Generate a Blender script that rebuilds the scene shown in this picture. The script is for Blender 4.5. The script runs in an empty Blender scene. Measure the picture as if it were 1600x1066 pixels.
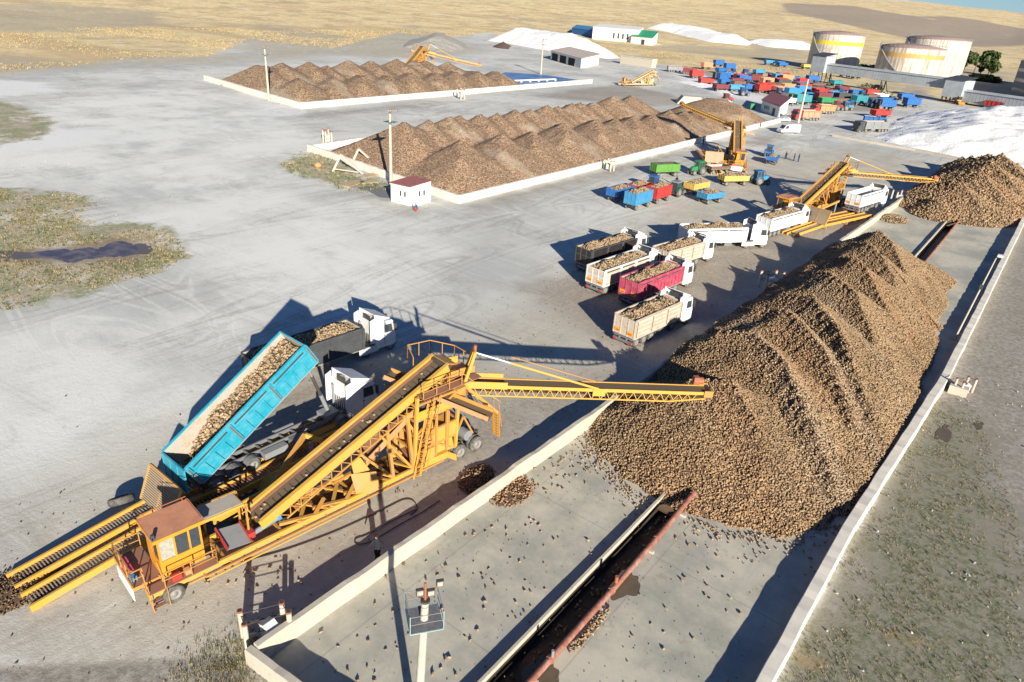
import bpy, bmesh, math, random
import numpy as np
from mathutils import Vector, Matrix, noise as mnoise
random.seed(7); rng = np.random.default_rng(11)
PI = math.pi
scene = bpy.context.scene
col = scene.collection

# ------------------------------------------------------------------ camera
CAMH = 30.0; F = 1090.0
R = np.array([[0.7835018682, 0.3165154944, -0.5347361632],
              [0.6183984159, -0.3128368457, 0.7209136614],
              [0.0608951694, -0.8955171968, -0.4408409334]])
def ray(px, py):
    v = np.array([px-800.0, py-533.0, F]); return R @ (v/np.linalg.norm(v))
def at(px, py, z=0.0):
    d = ray(px, py); t = (z-CAMH)/d[2]
    return Vector((d[0]*t, d[1]*t, z))
cam_d = bpy.data.cameras.new('camera'); cam = bpy.data.objects.new('camera', cam_d); col.objects.link(cam)
cam_d.sensor_width = 36.0; cam_d.lens = F/1600*36; cam_d.clip_start = 0.5; cam_d.clip_end = 30000
M = Matrix(((R[0][0], -R[0][1], -R[0][2], 0), (R[1][0], -R[1][1], -R[1][2], 0), (R[2][0], -R[2][1], -R[2][2], CAMH), (0, 0, 0, 1)))
cam.matrix_world = M
scene.camera = cam
scene.view_settings.view_transform = 'Standard'; scene.view_settings.look = 'None'; scene.view_settings.exposure = 0
scene.render.resolution_x = 1024; scene.render.resolution_y = 682

# ------------------------------------------------------------------ light
SUN_EL = math.radians(18.3); SUN_AZ = math.radians(-36.0)      # direction towards the sun, maths angle in the xy plane
sd = Vector((math.cos(SUN_EL)*math.cos(SUN_AZ), math.cos(SUN_EL)*math.sin(SUN_AZ), math.sin(SUN_EL)))
sl = bpy.data.lights.new('sun', 'SUN'); sl.energy = 8.9; sl.angle = math.radians(0.5); sl.color = (1.0, 0.935, 0.80)
so = bpy.data.objects.new('sun', sl); col.objects.link(so); so.rotation_euler = (-sd).to_track_quat('-Z', 'Y').to_euler()
so.location = (50, -50, 80)
w = bpy.data.worlds.new('World'); scene.world = w; w.use_nodes = True
nt = w.node_tree; bg = nt.nodes['Background']
sky = nt.nodes.new('ShaderNodeTexSky'); sky.sky_type = 'NISHITA'; sky.sun_disc = False
sky.sun_elevation = SUN_EL; sky.sun_rotation = math.radians(90)-SUN_AZ
sky.altitude = 1600; sky.air_density = 1.0; sky.dust_density = 0.2; sky.ozone_density = 3.0
mx = nt.nodes.new('ShaderNodeMix'); mx.data_type = 'RGBA'; mx.blend_type = 'MULTIPLY'; mx.inputs[0].default_value = 1.0; mx.inputs[7].default_value = (0.72, 0.90, 1.16, 1); nt.links.new(sky.outputs[0], mx.inputs[6]); nt.links.new(mx.outputs[2], bg.inputs[0]); bg.inputs[1].default_value = 0.085

# ------------------------------------------------------------------ materials
class NT:
    def __init__(s, name):
        s.m = bpy.data.materials.new(name); s.m.use_nodes = True; s.t = s.m.node_tree
        s.b = s.t.nodes['Principled BSDF']; s.b.inputs['Specular IOR Level'].default_value = 0.3
    def n(s, k, **kw):
        x = s.t.nodes.new(k)
        for a, v in kw.items(): setattr(x, a, v)
        return x
    def l(s, a, b): s.t.links.new(a, b)
    def coord(s, obj=True):
        c = s.n('ShaderNodeTexCoord') if obj else s.n('ShaderNodeNewGeometry')
        return c.outputs['Object'] if obj else c.outputs['Position']
    def mapping(s, vec, scale=(1, 1, 1), rot=(0, 0, 0)):
        mp = s.n('ShaderNodeMapping'); mp.inputs['Scale'].default_value = scale; mp.inputs['Rotation'].default_value = rot
        s.l(vec, mp.inputs['Vector']); return mp.outputs[0]
    def noise(s, vec, scale, detail=4, rough=0.6, dist=0.0):
        x = s.n('ShaderNodeTexNoise'); x.inputs['Scale'].default_value = scale; x.inputs['Detail'].default_value = detail
        x.inputs['Roughness'].default_value = rough; x.inputs['Distortion'].default_value = dist
        s.l(vec, x.inputs['Vector']); return x.outputs['Fac']
    def ramp(s, fac, lo, hi, a=0.0, b=1.0):
        x = s.n('ShaderNodeMapRange'); x.interpolation_type = 'SMOOTHSTEP'
        for k, v in (('From Min', lo), ('From Max', hi), ('To Min', a), ('To Max', b)): x.inputs[k].default_value = v
        s.l(fac, x.inputs['Value']); return x.outputs['Result']
    def math(s, op, a, b=None):
        x = s.n('ShaderNodeMath', operation=op)
        for i, v in enumerate((a, b)):
            if v is None: continue
            if isinstance(v, (int, float)): x.inputs[i].default_value = v
            else: s.l(v, x.inputs[i])
        return x.outputs[0]
    def mix(s, fac, a, b):
        x = s.n('ShaderNodeMix', data_type='RGBA')
        if isinstance(fac, (int, float)): x.inputs['Factor'].default_value = fac
        else: s.l(fac, x.inputs['Factor'])
        for i, v in ((6, a), (7, b)):
            if isinstance(v, (tuple, list)): x.inputs[i].default_value = (*v[:3], 1)
            else: s.l(v, x.inputs[i])
        return x.outputs[2]
    def attr(s, name):
        x = s.n('ShaderNodeAttribute'); x.attribute_name = name; return x
    def bump(s, h, strength=0.4, dist=0.05):
        x = s.n('ShaderNodeBump'); x.inputs['Strength'].default_value = strength; x.inputs['Distance'].default_value = dist
        s.l(h, x.inputs['Height']); s.l(x.outputs[0], s.b.inputs['Normal'])
    def out(s, colr, rough=0.8):
        if isinstance(colr, (tuple, list)): s.b.inputs['Base Color'].default_value = (*colr[:3], 1)
        else: s.l(colr, s.b.inputs['Base Color'])
        if isinstance(rough, (int, float)): s.b.inputs['Roughness'].default_value = rough
        else: s.l(rough, s.b.inputs['Roughness'])
        return s.m

def dirty(name, c, dirt=(0.16, 0.11, 0.07), amt=0.5, scale=1.5, rough=0.55, metal=0.0, fine=9.0):
    """paint or metal with mottled grime, streaks and small scale colour drift"""
    t = NT(name); v = t.coord(); oi = t.n('ShaderNodeObjectInfo')
    off = t.n('ShaderNodeVectorMath', operation='ADD'); t.l(v, off.inputs[0])
    cmb = t.n('ShaderNodeCombineXYZ'); 
    r20 = t.math('MULTIPLY', oi.outputs['Random'], 20.0); t.l(r20, cmb.inputs[0]); t.l(r20, cmb.inputs[1]); t.l(cmb.outputs[0], off.inputs[1])
    v = off.outputs[0]
    n1 = t.noise(v, scale, 6, 0.7); n2 = t.noise(t.mapping(v, (3, 3, 0.5)), fine, 4, 0.6)
    f = t.ramp(t.math('ADD', t.math('MULTIPLY', n1, 0.6), t.math('MULTIPLY', n2, 0.4)), 0.62-0.28*amt, 0.78-0.1*amt, 0, min(1, 0.35+amt*0.6))
    dk = tuple(x*0.78 for x in c)
    base = t.mix(t.ramp(n1, 0.3, 0.7), dk, c)
    t.bump(n2, 0.15, 0.02)
    t.b.inputs['Metallic'].default_value = metal
    return t.out(t.mix(f, base, dirt), rough)

def flat(name, c, rough=0.6, metal=0.0, spec=0.3):
    t = NT(name); v = t.coord(); n = t.noise(v, 6, 3)
    t.b.inputs['Metallic'].default_value = metal; t.b.inputs['Specular IOR Level'].default_value = spec
    return t.out(t.mix(t.ramp(n, 0.3, 0.7), tuple(x*0.8 for x in c), tuple(min(1, x*1.1) for x in c)), rough)

YEL = dirty('yellow_paint', (0.62, 0.30, 0.045), (0.34, 0.19, 0.10), 0.95, 1.6)
YEL2 = dirty('bright_yellow_paint', (0.74, 0.39, 0.045), (0.42, 0.25, 0.12), 0.85, 1.5)
ORG = dirty('orange_paint', (0.72, 0.30, 0.03), (0.28, 0.12, 0.06), 0.4)
CREAM = dirty('cream_paint', (0.62, 0.46, 0.24), (0.3, 0.15, 0.07), 0.5)
ROOF = dirty('faded_red_roof', (0.66, 0.30, 0.17), (0.35, 0.2, 0.12), 0.3)
DECK = dirty('rusty_deck', (0.33, 0.17, 0.11), (0.18, 0.11, 0.07), 0.5)
BELT = dirty('dirty_rubber_belt', (0.17, 0.12, 0.075), (0.07, 0.05, 0.035), 0.6, 2.5, 0.9)
DARKM = dirty('dark_steel', (0.07, 0.065, 0.06), (0.13, 0.1, 0.07), 0.5)
GREYM = dirty('grey_steel', (0.26, 0.27, 0.28), (0.15, 0.12, 0.09), 0.5)
CHAS = dirty('dusty_chassis', (0.2, 0.2, 0.205), (0.12, 0.1, 0.08), 0.5)
RUST = dirty('rust', (0.38, 0.13, 0.07), (0.18, 0.07, 0.04), 0.5)
TYRE = dirty('dusty_tyre', (0.07, 0.068, 0.065), (0.22, 0.20, 0.17), 0.9, 3.0, 0.9)
RIM = dirty('wheel_rim', (0.27, 0.26, 0.245), (0.2, 0.16, 0.12), 0.6)
WHITE = dirty('white_paint', (0.74, 0.74, 0.73), (0.42, 0.36, 0.29), 0.32, 1.2, 0.4)
WHITEW = dirty('worn_white_boards', (0.66, 0.60, 0.50), (0.36, 0.20, 0.11), 0.85, 1.9)
PLANK = dirty('weathered_inner_boards', (0.50, 0.47, 0.41), (0.32, 0.20, 0.11), 0.8, 1.8)
TURQ = dirty('turquoise_paint', (0.02, 0.34, 0.47), (0.20, 0.30, 0.32), 0.65, 1.4)
BLUEI = dirty('shaded_blue_inner', (0.05, 0.17, 0.28), (0.1, 0.09, 0.08), 0.5)
PINK = dirty('crimson_paint', (0.46, 0.06, 0.12), (0.42, 0.22, 0.2), 0.65)
BLUE = dirty('blue_paint', (0.03, 0.14, 0.40), (0.1, 0.16, 0.25), 0.5)
LBLUE = dirty('light_blue_paint', (0.05, 0.27, 0.50), (0.15, 0.2, 0.25), 0.6)
RED = dirty('red_paint', (0.46, 0.045, 0.04), (0.25, 0.08, 0.06), 0.6)
GREEN = dirty('green_paint', (0.04, 0.26, 0.10), (0.1, 0.16, 0.07), 0.3)
DGREEN = dirty('olive_green_paint', (0.12, 0.30, 0.06), (0.1, 0.13, 0.05), 0.4)
OCHRE = dirty('ochre_paint', (0.66, 0.42, 0.12), (0.34, 0.2, 0.1), 0.4)
TEAL = dirty('teal_paint', (0.05, 0.26, 0.30), (0.1, 0.16, 0.16), 0.4)
MAROON = dirty('maroon_paint', (0.22, 0.05, 0.06), (0.12, 0.06, 0.05), 0.4)
SALMON = dirty('salmon_paint', (0.72, 0.30, 0.18), (0.45, 0.25, 0.18), 0.3)
DKGREY = dirty('dark_grey_paint', (0.075, 0.08, 0.085), (0.14, 0.12, 0.1), 0.4)
BLACKP = dirty('black_paint', (0.03, 0.025, 0.025), (0.15, 0.08, 0.06), 0.4)
BROWNP = dirty('brown_paint', (0.2, 0.12, 0.09), (0.13, 0.09, 0.07), 0.5)
GLASS = flat('dark_window_glass', (0.05, 0.06, 0.07), 0.12, 0.0, 0.6)
LGLASS = flat('pale_window_glass', (0.38, 0.36, 0.30), 0.15, 0.0, 0.6)
PLASTW = flat('white_plastic', (0.8, 0.8, 0.8), 0.4)
TAILR = flat('red_lamp', (0.6, 0.03, 0.02), 0.3); TAILO = flat('orange_lamp', (0.85, 0.35, 0.03), 0.3)
FWALL = dirty('whitewashed_wall', (0.80, 0.74, 0.64), (0.45, 0.36, 0.27), 0.45, 1.0, 0.95)
CONC = dirty('pale_concrete', (0.62, 0.56, 0.46), (0.34, 0.28, 0.21), 0.75, 1.3, 0.95)
POLEC = dirty('pole_concrete', (0.52, 0.47, 0.38), (0.36, 0.32, 0.25), 0.3, 1.0, 0.95)
CABLE = flat('black_cable', (0.02, 0.02, 0.022), 0.7)
SKIN = flat('skin', (0.45, 0.28, 0.2), 0.6)
DKCLOTH = flat('dark_cloth', (0.025, 0.027, 0.035), 0.9); BLCLOTH = flat('blue_cloth', (0.03, 0.08, 0.22), 0.9)
RDCLOTH = flat('red_cloth', (0.5, 0.06, 0.04), 0.9); ORHAT = flat('orange_helmet', (0.8, 0.4, 0.03), 0.4); HAIR = flat('hair', (0.03, 0.02, 0.015), 0.9)
WOOD = dirty('old_timber', (0.50, 0.38, 0.24), (0.25, 0.17, 0.1), 0.4)
CORR = dirty('pale_sheet_metal', (0.42, 0.45, 0.47), (0.3, 0.27, 0.24), 0.25, 0.3, 0.5)
WALLW = dirty('white_render', (0.82, 0.81, 0.78), (0.5, 0.45, 0.38), 0.15, 0.4, 0.9)
MROOF = dirty('maroon_sheet_roof', (0.25, 0.10, 0.10), (0.2, 0.12, 0.1), 0.3)

# ------------------------------------------------------------------ mesh builder
class MB:
    def __init__(s): s.v = []; s.f = []; s.m = []; s.sm = []; s.mats = []
    def mi(s, mat):
        if mat is None: mat = s.mats[0] if s.mats else None
        if mat not in s.mats: s.mats.append(mat)
        return s.mats.index(mat)
    def add(s, vs, fs, mat=None, smooth=False):
        b = len(s.v); k = s.mi(mat); s.v += [tuple(p) for p in vs]
        for f in fs: s.f.append(tuple(i+b for i in f)); s.m.append(k); s.sm.append(smooth)
    def box(s, x0, x1, y0, y1, z0, z1, mat=None):
        if x0 > x1: x0, x1 = x1, x0
        if y0 > y1: y0, y1 = y1, y0
        if z0 > z1: z0, z1 = z1, z0
        s.add([(x0, y0, z0), (x1, y0, z0), (x1, y1, z0), (x0, y1, z0), (x0, y0, z1), (x1, y0, z1), (x1, y1, z1), (x0, y1, z1)],
              [(0, 3, 2, 1), (4, 5, 6, 7), (0, 1, 5, 4), (1, 2, 6, 5), (2, 3, 7, 6), (3, 0, 4, 7)], mat)
    def bar(s, p, q, w=0.08, h=None, mat=None, up=(0, 0, 1)):
        h = h or w; p = Vector(p); q = Vector(q); d = (q-p).normalized(); u = Vector(up)
        if abs(d.dot(u)) > 0.98: u = Vector((0, 1, 0))
        r = d.cross(u).normalized(); u = r.cross(d)
        c = [r*w/2*a+u*h/2*b for a, b in ((-1, -1), (1, -1), (1, 1), (-1, 1))]
        s.add([p+k for k in c]+[q+k for k in c], [(0, 3, 2, 1), (4, 5, 6, 7), (0, 1, 5, 4), (1, 2, 6, 5), (2, 3, 7, 6), (3, 0, 4, 7)], mat)
    def cyl(s, p, q, r0, r1=None, n=12, mat=None, caps=True):
        r1 = r0 if r1 is None else r1; p = Vector(p); q = Vector(q); d = (q-p).normalized()
        u = Vector((0, 0, 1)) if abs(d.z) < 0.9 else Vector((1, 0, 0)); a = d.cross(u).normalized(); b = d.cross(a)
        vs = []
        for c, r in ((p, r0), (q, r1)):
            for i in range(n): t = 2*PI*i/n; vs.append(c+a*math.cos(t)*r+b*math.sin(t)*r)
        s.add(vs, [(i, i+n, (i+1) % n+n, (i+1) % n) for i in range(n)], mat, True)
        if caps:
            s.add(vs[:n], [tuple(range(n))], mat); s.add(vs[n:], [tuple(reversed(range(n)))], mat)
    def quad(s, a, b, c, d, mat=None): s.add([a, b, c, d], [(0, 1, 2, 3)], mat)
    def plate(s, a, b, c, d, t=0.04, mat=None):
        a, b, c, d = map(Vector, (a, b, c, d)); n = (b-a).cross(d-a).normalized()*t
        s.add([a, b, c, d, a+n, b+n, c+n, d+n], [(3, 2, 1, 0), (4, 5, 6, 7), (0, 1, 5, 4), (1, 2, 6, 5), (2, 3, 7, 6), (3, 0, 4, 7)], mat)
    def prism(s, prof, y0, y1, mat=None):
        """profile of (x, z) points extruded along y"""
        n = len(prof); s.add([(x, y0, z) for x, z in prof]+[(x, y1, z) for x, z in prof],
            [tuple(range(n)), tuple(reversed(range(n, 2*n)))]+[(i, i+n, (i+1) % n+n, (i+1) % n) for i in range(n)], mat)
    def lathe(s, prof, c, axis='y', n=20, mat=None):
        """profile (radius, offset along axis)"""
        vs = []; k = len(prof)
        for i in range(n):
            t = 2*PI*i/n
            for r, o in prof:
                if axis == 'y': vs.append((c[0]+r*math.cos(t), c[1]+o, c[2]+r*math.sin(t)))
                else: vs.append((c[0]+r*math.cos(t), c[1]+r*math.sin(t), c[2]+o))
        s.add(vs, [(i*k+j, i*k+j+1, ((i+1) % n)*k+j+1, ((i+1) % n)*k+j) for i in range(n) for j in range(k-1)], mat, True)
    def mesh(s, name):
        me = bpy.data.meshes.new(name); me.from_pydata(s.v, [], s.f)
        for m in s.mats: me.materials.append(m)
        me.polygons.foreach_set('material_index', s.m); me.polygons.foreach_set('use_smooth', s.sm)
        me.update(); bm = bmesh.new(); bm.from_mesh(me); bmesh.ops.recalc_face_normals(bm, faces=bm.faces); bm.to_mesh(me); bm.free()
        return me
    def build(s, name, parent=None, loc=(0, 0, 0), rot=(0, 0, 0)):
        o = bpy.data.objects.new(name, s.mesh(name)); col.objects.link(o); o.location = loc; o.rotation_euler = rot
        if parent: o.parent = parent
        return o

def tag(o, label=None, cat=None, group=None, kind=None):
    if label: o['label'] = label
    if cat: o['category'] = cat
    if group: o['group'] = group
    if kind: o['kind'] = kind
    return o
def empty(name, loc, rz=0.0, label=None, cat=None, group=None):
    o = bpy.data.objects.new(name, None); col.objects.link(o); o.location = loc; o.rotation_euler = (0, 0, rz); o.empty_display_size = 0.5
    return tag(o, label, cat, group)
def copy_tree(root, loc, rz, label, group=None):
    r = root.copy(); col.objects.link(r); r.location = loc; r.rotation_euler = (0, 0, rz); r['label'] = label
    if group: r['group'] = group
    def rec(a, b):
        for ch in list(a.children):
            c = ch.copy(); col.objects.link(c); c.parent = b; rec(ch, c)
    rec(root, r); return r
def hd(p, q):
    a = at(*p); b = at(*q); return math.atan2(b.y-a.y, b.x-a.x)

# ------------------------------------------------------------------ beets
_ico = bmesh.new(); bmesh.ops.create_icosphere(_ico, subdivisions=1, radius=1.0)
ICO_V = np.array([v.co[:] for v in _ico.verts]); ICO_F = np.array([[v.index for v in f.verts] for f in _ico.faces]); _ico.free()
def beet_shape(V):
    V = V.copy(); z = V[:, 2:3]; V[:, :2] *= np.clip(0.62+0.48*z, 0.2, 1.05); V[:, 2] *= 1.25; return V
BEET_V = beet_shape(ICO_V)
def fnoise(x, y, s=1.0, o=0.0):
    """cheap smooth value noise for arrays"""
    x = np.asarray(x)*s+o; y = np.asarray(y)*s+o*1.7
    xi = np.floor(x); yi = np.floor(y); fx = x-xi; fy = y-yi; fx = fx*fx*(3-2*fx); fy = fy*fy*(3-2*fy)
    h = lambda a, b: np.modf(np.abs(np.sin(a*127.1+b*311.7)*43758.5453))[0]
    return (h(xi, yi)*(1-fx)+h(xi+1, yi)*fx)*(1-fy)+(h(xi, yi+1)*(1-fx)+h(xi+1, yi+1)*fx)*fy
def raw_mesh(name, V, Fc, mats, mi=None, colors=None, smooth=True):
    me = bpy.data.meshes.new(name); nf = len(Fc); k = Fc.shape[1]
    me.vertices.add(len(V)); me.vertices.foreach_set('co', V.astype(np.float32).ravel())
    me.loops.add(nf*k); me.loops.foreach_set('vertex_index', Fc.astype(np.int32).ravel())
    me.polygons.add(nf); me.polygons.foreach_set('loop_start', np.arange(0, nf*k, k, dtype=np.int32)); me.polygons.foreach_set('loop_total', np.full(nf, k, dtype=np.int32))
    for m in mats: me.materials.append(m)
    if mi is not None: me.polygons.foreach_set('material_index', mi.astype(np.int32))
    me.polygons.foreach_set('use_smooth', np.full(nf, smooth))
    if colors is not None:
        a = me.color_attributes.new('bc', 'FLOAT_COLOR', 'POINT'); a.data.foreach_set('color', colors.astype(np.float32).ravel())
    me.update(); me.validate(); return me
def rand_rot(n):
    q = rng.normal(size=(n, 4)); q /= np.linalg.norm(q, axis=1)[:, None]; a, b, c, d = q.T
    return np.stack([np.stack([1-2*(c*c+d*d), 2*(b*c-a*d), 2*(b*d+a*c)], -1), np.stack([2*(b*c+a*d), 1-2*(b*b+d*d), 2*(c*d-a*b)], -1),
                     np.stack([2*(b*d-a*c), 2*(c*d+a*b), 1-2*(b*b+c*c)], -1)], 1)
def beets_arrays(P, rad, tint=None):
    """P (n,3) centres, rad (n,) radii -> verts, faces, colours"""
    n = len(P); RR = rand_rot(n); V = np.einsum('nij,kj->nki', RR, BEET_V)*rad[:, None, None]+P[:, None, :]
    Fc = ICO_F[None]+(np.arange(n)*len(BEET_V))[:, None, None]
    u = rng.random(n); g = rng.random(n)
    base = np.array([0.40, 0.29, 0.175]); lite = np.array([0.56, 0.45, 0.30]); dark = np.array([0.23, 0.155, 0.095])
    c = np.where(u[:, None] < 0.28, dark+(base-dark)*g[:, None], np.where(u[:, None] > 0.80, base+(lite-base)*g[:, None], base*(0.75+0.4*g[:, None])))
    if tint is not None: c = c*tint
    C = np.ones((n, len(BEET_V), 4)); C[:, :, :3] = c[:, None, :]
    # soil and crown end darker or paler along each beet
    C[:, :, :3] *= (0.80+0.35*(BEET_V[:, 2]-BEET_V[:, 2].min())/np.ptp(BEET_V[:, 2]))[None, :, None]
    return V.reshape(-1, 3), Fc.reshape(-1, 3), C.reshape(-1, 4)
t = NT('sugar_beet_skin'); a = t.attr('bc'); n = t.noise(t.coord(), 14, 3); 
BEET = t.out(t.mix(t.ramp(n, 0.35, 0.75), a.outputs['Color'], (0.2, 0.13, 0.08)), 0.85)
t = NT('loose_beet'); oi = t.n('ShaderNodeObjectInfo'); n = t.noise(t.coord(), 8, 3)
c1 = t.mix(oi.outputs['Random'], (0.24, 0.155, 0.09), (0.46, 0.34, 0.21)); LOOSE = t.out(t.mix(t.ramp(n, 0.45, 0.7), c1, (0.14, 0.09, 0.05)), 0.85)
t = NT('soil_between_beets'); n = t.noise(t.coord(), 6, 4); SOIL = t.out(t.mix(n, (0.07, 0.045, 0.028), (0.16, 0.105, 0.065)), 0.95); 

def heap_mesh(name, hf, x0, x1, y0, y1, step, rad, dens, tint=None, minh=0.06, gridmat=SOIL, sink=0.08, radf=None):
    nx = max(3, int((x1-x0)/step)+1); ny = max(3, int((y1-y0)/step)+1)
    X, Y = np.meshgrid(np.linspace(x0, x1, nx), np.linspace(y0, y1, ny), indexing='ij'); Z = hf(X, Y)
    G = np.stack([X, Y, np.where(Z-sink < 0.0, -0.35, Z-sink)], -1).reshape(-1, 3)
    I = np.arange(nx*ny).reshape(nx, ny); Fq = np.stack([I[:-1, :-1], I[1:, :-1], I[1:, 1:], I[:-1, 1:]], -1).reshape(-1, 4)
    keep = Z.reshape(-1)[Fq].max(1) > 0.0; Fq = Fq[keep]; Ft = np.concatenate([Fq[:, [0, 1, 2]], Fq[:, [0, 2, 3]]])
    area = (x1-x0)*(y1-y0); n = int(area*dens)
    px = rng.uniform(x0, x1, n); py = rng.uniform(y0, y1, n); pz = hf(px, py); k = pz > minh
    px, py, pz = px[k], py[k], pz[k]; r = rad*(0.55+0.85*rng.random(len(px))**1.6)
    P = np.stack([px, py, pz+rng.uniform(-0.3, 0.35, len(px))*rad], -1)
    tn = tint(px, py) if tint is not None else None
    V, Fb, C = beets_arrays(P, r, tn)
    used = np.unique(Ft); remap = -np.ones(len(G), int); remap[used] = np.arange(len(used)); G = G[used]; Ft = remap[Ft]
    V = np.concatenate([G, V]); Fa = np.concatenate([Ft, Fb+len(G)]); Cc = np.concatenate([np.tile([0.12, 0.08, 0.05, 1.0], (len(G), 1)), C])
    return raw_mesh(name, V, Fa, [gridmat, BEET], np.concatenate([np.zeros(len(Ft)), np.ones(len(Fb))]), Cc)
def obj(name, me, loc=(0, 0, 0), rz=0, parent=None):
    o = bpy.data.objects.new(name, me); col.objects.link(o); o.location = loc; o.rotation_euler = (0, 0, rz)
    if parent: o.parent = parent
    return o
def cones(X, Y, pts, slope=0.46):
    Z = np.full(np.shape(X), -9.0)
    for x, y, h in pts: Z = np.maximum(Z, h-slope*np.hypot(X-x, Y-y))
    return Z
def poly(pts, n):
    """points along a polyline of (x,y,h)"""
    out = []
    for a, b in zip(pts[:-1], pts[1:]):
        for i in range(n): t = i/n; out.append(tuple(p+(q-p)*t for p, q in zip(a, b)))
    return out+[pts[-1]]

# ---- main pile in the near yard
def wl(y): return -23.35+(np.asarray(y)-12)*0.0165      # outer face of left wall
def wr(y): return -3.75+(np.asarray(y)-25)*0.0150       # inner face of right wall
RIDGES = [poly([(-17, 45.5, 3.9), (-14.2, 46.3, 4.75), (-10.8, 43.8, 3.2)], 5),
          poly([(-19, 57.0, 3.9), (-15.6, 56.3, 5.0), (-12.3, 53.6, 4.6), (-9.0, 49.4, 3.3), (-5.5, 45.6, 1.2)], 5),
          poly([(-18.5, 64.5, 4.0), (-15.4, 63.4, 5.1), (-11.9, 60.3, 4.7), (-9.4, 57.6, 3.8), (-6.2, 53.0, 2.0)], 5),
          poly([(-18, 70.0, 4.2), (-14.8, 68.6, 5.2), (-11.1, 64.2, 4.9), (-8.4, 59.6, 4.0), (-5.4, 55.5, 2.0)], 5),
          poly([(-18, 79.0, 4.2), (-15.2, 76.9, 5.3), (-11.5, 74.0, 4.9), (-8.6, 70.0, 3.7), (-6.0, 65.0, 2.2)], 5),
          poly([(-17.5, 86.5, 4.2), (-15.0, 84.6, 5.3), (-11.6, 82.0, 4.8), (-8.5, 77.0, 3.1), (-6.5, 73.0, 2.1)], 5),
          poly([(-17.5, 94.5, 4.2), (-15.2, 92.6, 5.2), (-11.6, 89.0, 4.5), (-9.0, 85.0, 3.0)], 5),
          poly([(-17.5, 101.5, 4.0), (-15.6, 99.5, 5.2), (-12.6, 97.0, 4.6), (-10.5, 93.0, 3.4)], 5)]
RPTS = [p for r in RIDGES for p in r]
RPTS = [(x, y+(0.9 if i < 11 else 0), h) for i, (x, y, h) in enumerate(RPTS)]
def ridged(X, Y, pts, sl=0.44, sharp=0.75, left=1.22):
    Z = np.full(np.shape(X), -9.0)
    for x, y, h in pts:
        dx = X-x; d = np.hypot(np.where(dx < 0, dx*left, dx), Y-y); Z = np.maximum(Z, h+sharp*0.85-sl*d-sharp*(1-np.exp(-d/0.9)))
    return Z
def pile_h(X, Y):
    X = np.asarray(X, float); Y = np.asarray(Y, float)
    wob = (fnoise(X, Y, 0.35)-0.5)*0.5+(fnoise(X, Y, 0.75, 8)-0.5)*0.45
    Z = ridged(X, Y, RPTS)+wob*0.6+(fnoise(X, Y, 1.3, 3)-0.5)*0.14
    # held in by the two walls
    l = X-(wl(Y)+0.42); Z = np.where(l < 0, np.minimum(Z, 1.05+l*2.5), Z)
    r = (wr(Y)-0.05)-X; Z = np.where(r < 0, -1, np.minimum(Z, 0.62+0.8*np.maximum(r, 0)))
    r2 = (wr(Y)-np.clip((Y-66)*0.09, 0, 3.0)+(fnoise(X, Y, 0.5, 3)-0.5)*0.8)-X; Z = np.where(Y > 66, np.minimum(Z, 0.62*r2), Z)
    return Z
def pile_tint(x, y):
    n = fnoise(x, y, 0.13, 5); m = fnoise(x+y*0.5, y*0.6, 0.4, 9); g = np.clip((n-0.5)*3, 0, 1)[:, None]
    stripe = np.clip((fnoise(x*0.9+y*0.75, np.zeros_like(x), 0.5, 2)-0.58)*5, 0, 1)[:, None]*0.75
    warm = np.array([0.98, 0.91, 0.82])*(0.80+0.34*m[:, None]); grey = np.array([1.06, 1.08, 1.14])
    z_ = np.clip((fnoise(x*0.8+y*0.7, (x-y)*0.15, 0.33, 12)-0.55)*5, 0, 1)[:, None]*0.4; red = np.array([1.12, 0.86, 0.68])
    out = warm*(1-stripe)+grey*stripe; return out*(1-z_)+red*z_
pm = heap_mesh('beet_pile', pile_h, -23.6, -3.3, 34, 118, 0.35, 0.086, 94, pile_tint)
tag(obj('beet_pile', pm), 'long ridged pile of brown sugar beets filling the near concrete yard between its walls', 'beet pile', kind='stuff')

# ---- pile at the second stacker
R2 = [poly([(-18.0, 152.0, 3.8), (-12.8, 149.5, 4.8), (-9, 145.5, 2.2)], 4), poly([(-17.0, 160.0, 4.2), (-11.0, 158.0, 6.0), (-6.5, 153, 3.2)], 4),
      poly([(-16, 172.0, 4.6), (-10.5, 168.0, 6.6), (-6.0, 163, 4.2)], 4), poly([(-17.0, 182.0, 4.6), (-10.0, 178.0, 7.0), (-5, 172.0, 4.5)], 4), poly([(-13, 190, 5), (-7, 184, 4.6)], 4), [(-14.5, 143.0, 2.6)]]
R2P = [p for r in R2 for p in r]
def pile2_h(X, Y):
    Z = ridged(X, Y, R2P)+(fnoise(X, Y, 0.35)-0.5)*0.4
    l = X-(wl(Y)+0.45); Z = np.where(l < 0, np.minimum(Z, 1.0+l*2), Z)
    r = (wr(Y)+0.6)-X; return np.where(r < 0, -1, Z)
pm2 = heap_mesh('beet_pile', pile2_h, -21.6, -0.9, 136, 205, 0.6, 0.19, 14, pile_tint)
tag(obj('beet_pile', pm2), 'tall dark beet pile under the boom at the far end of the near yard', 'beet pile', kind='stuff')

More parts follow.
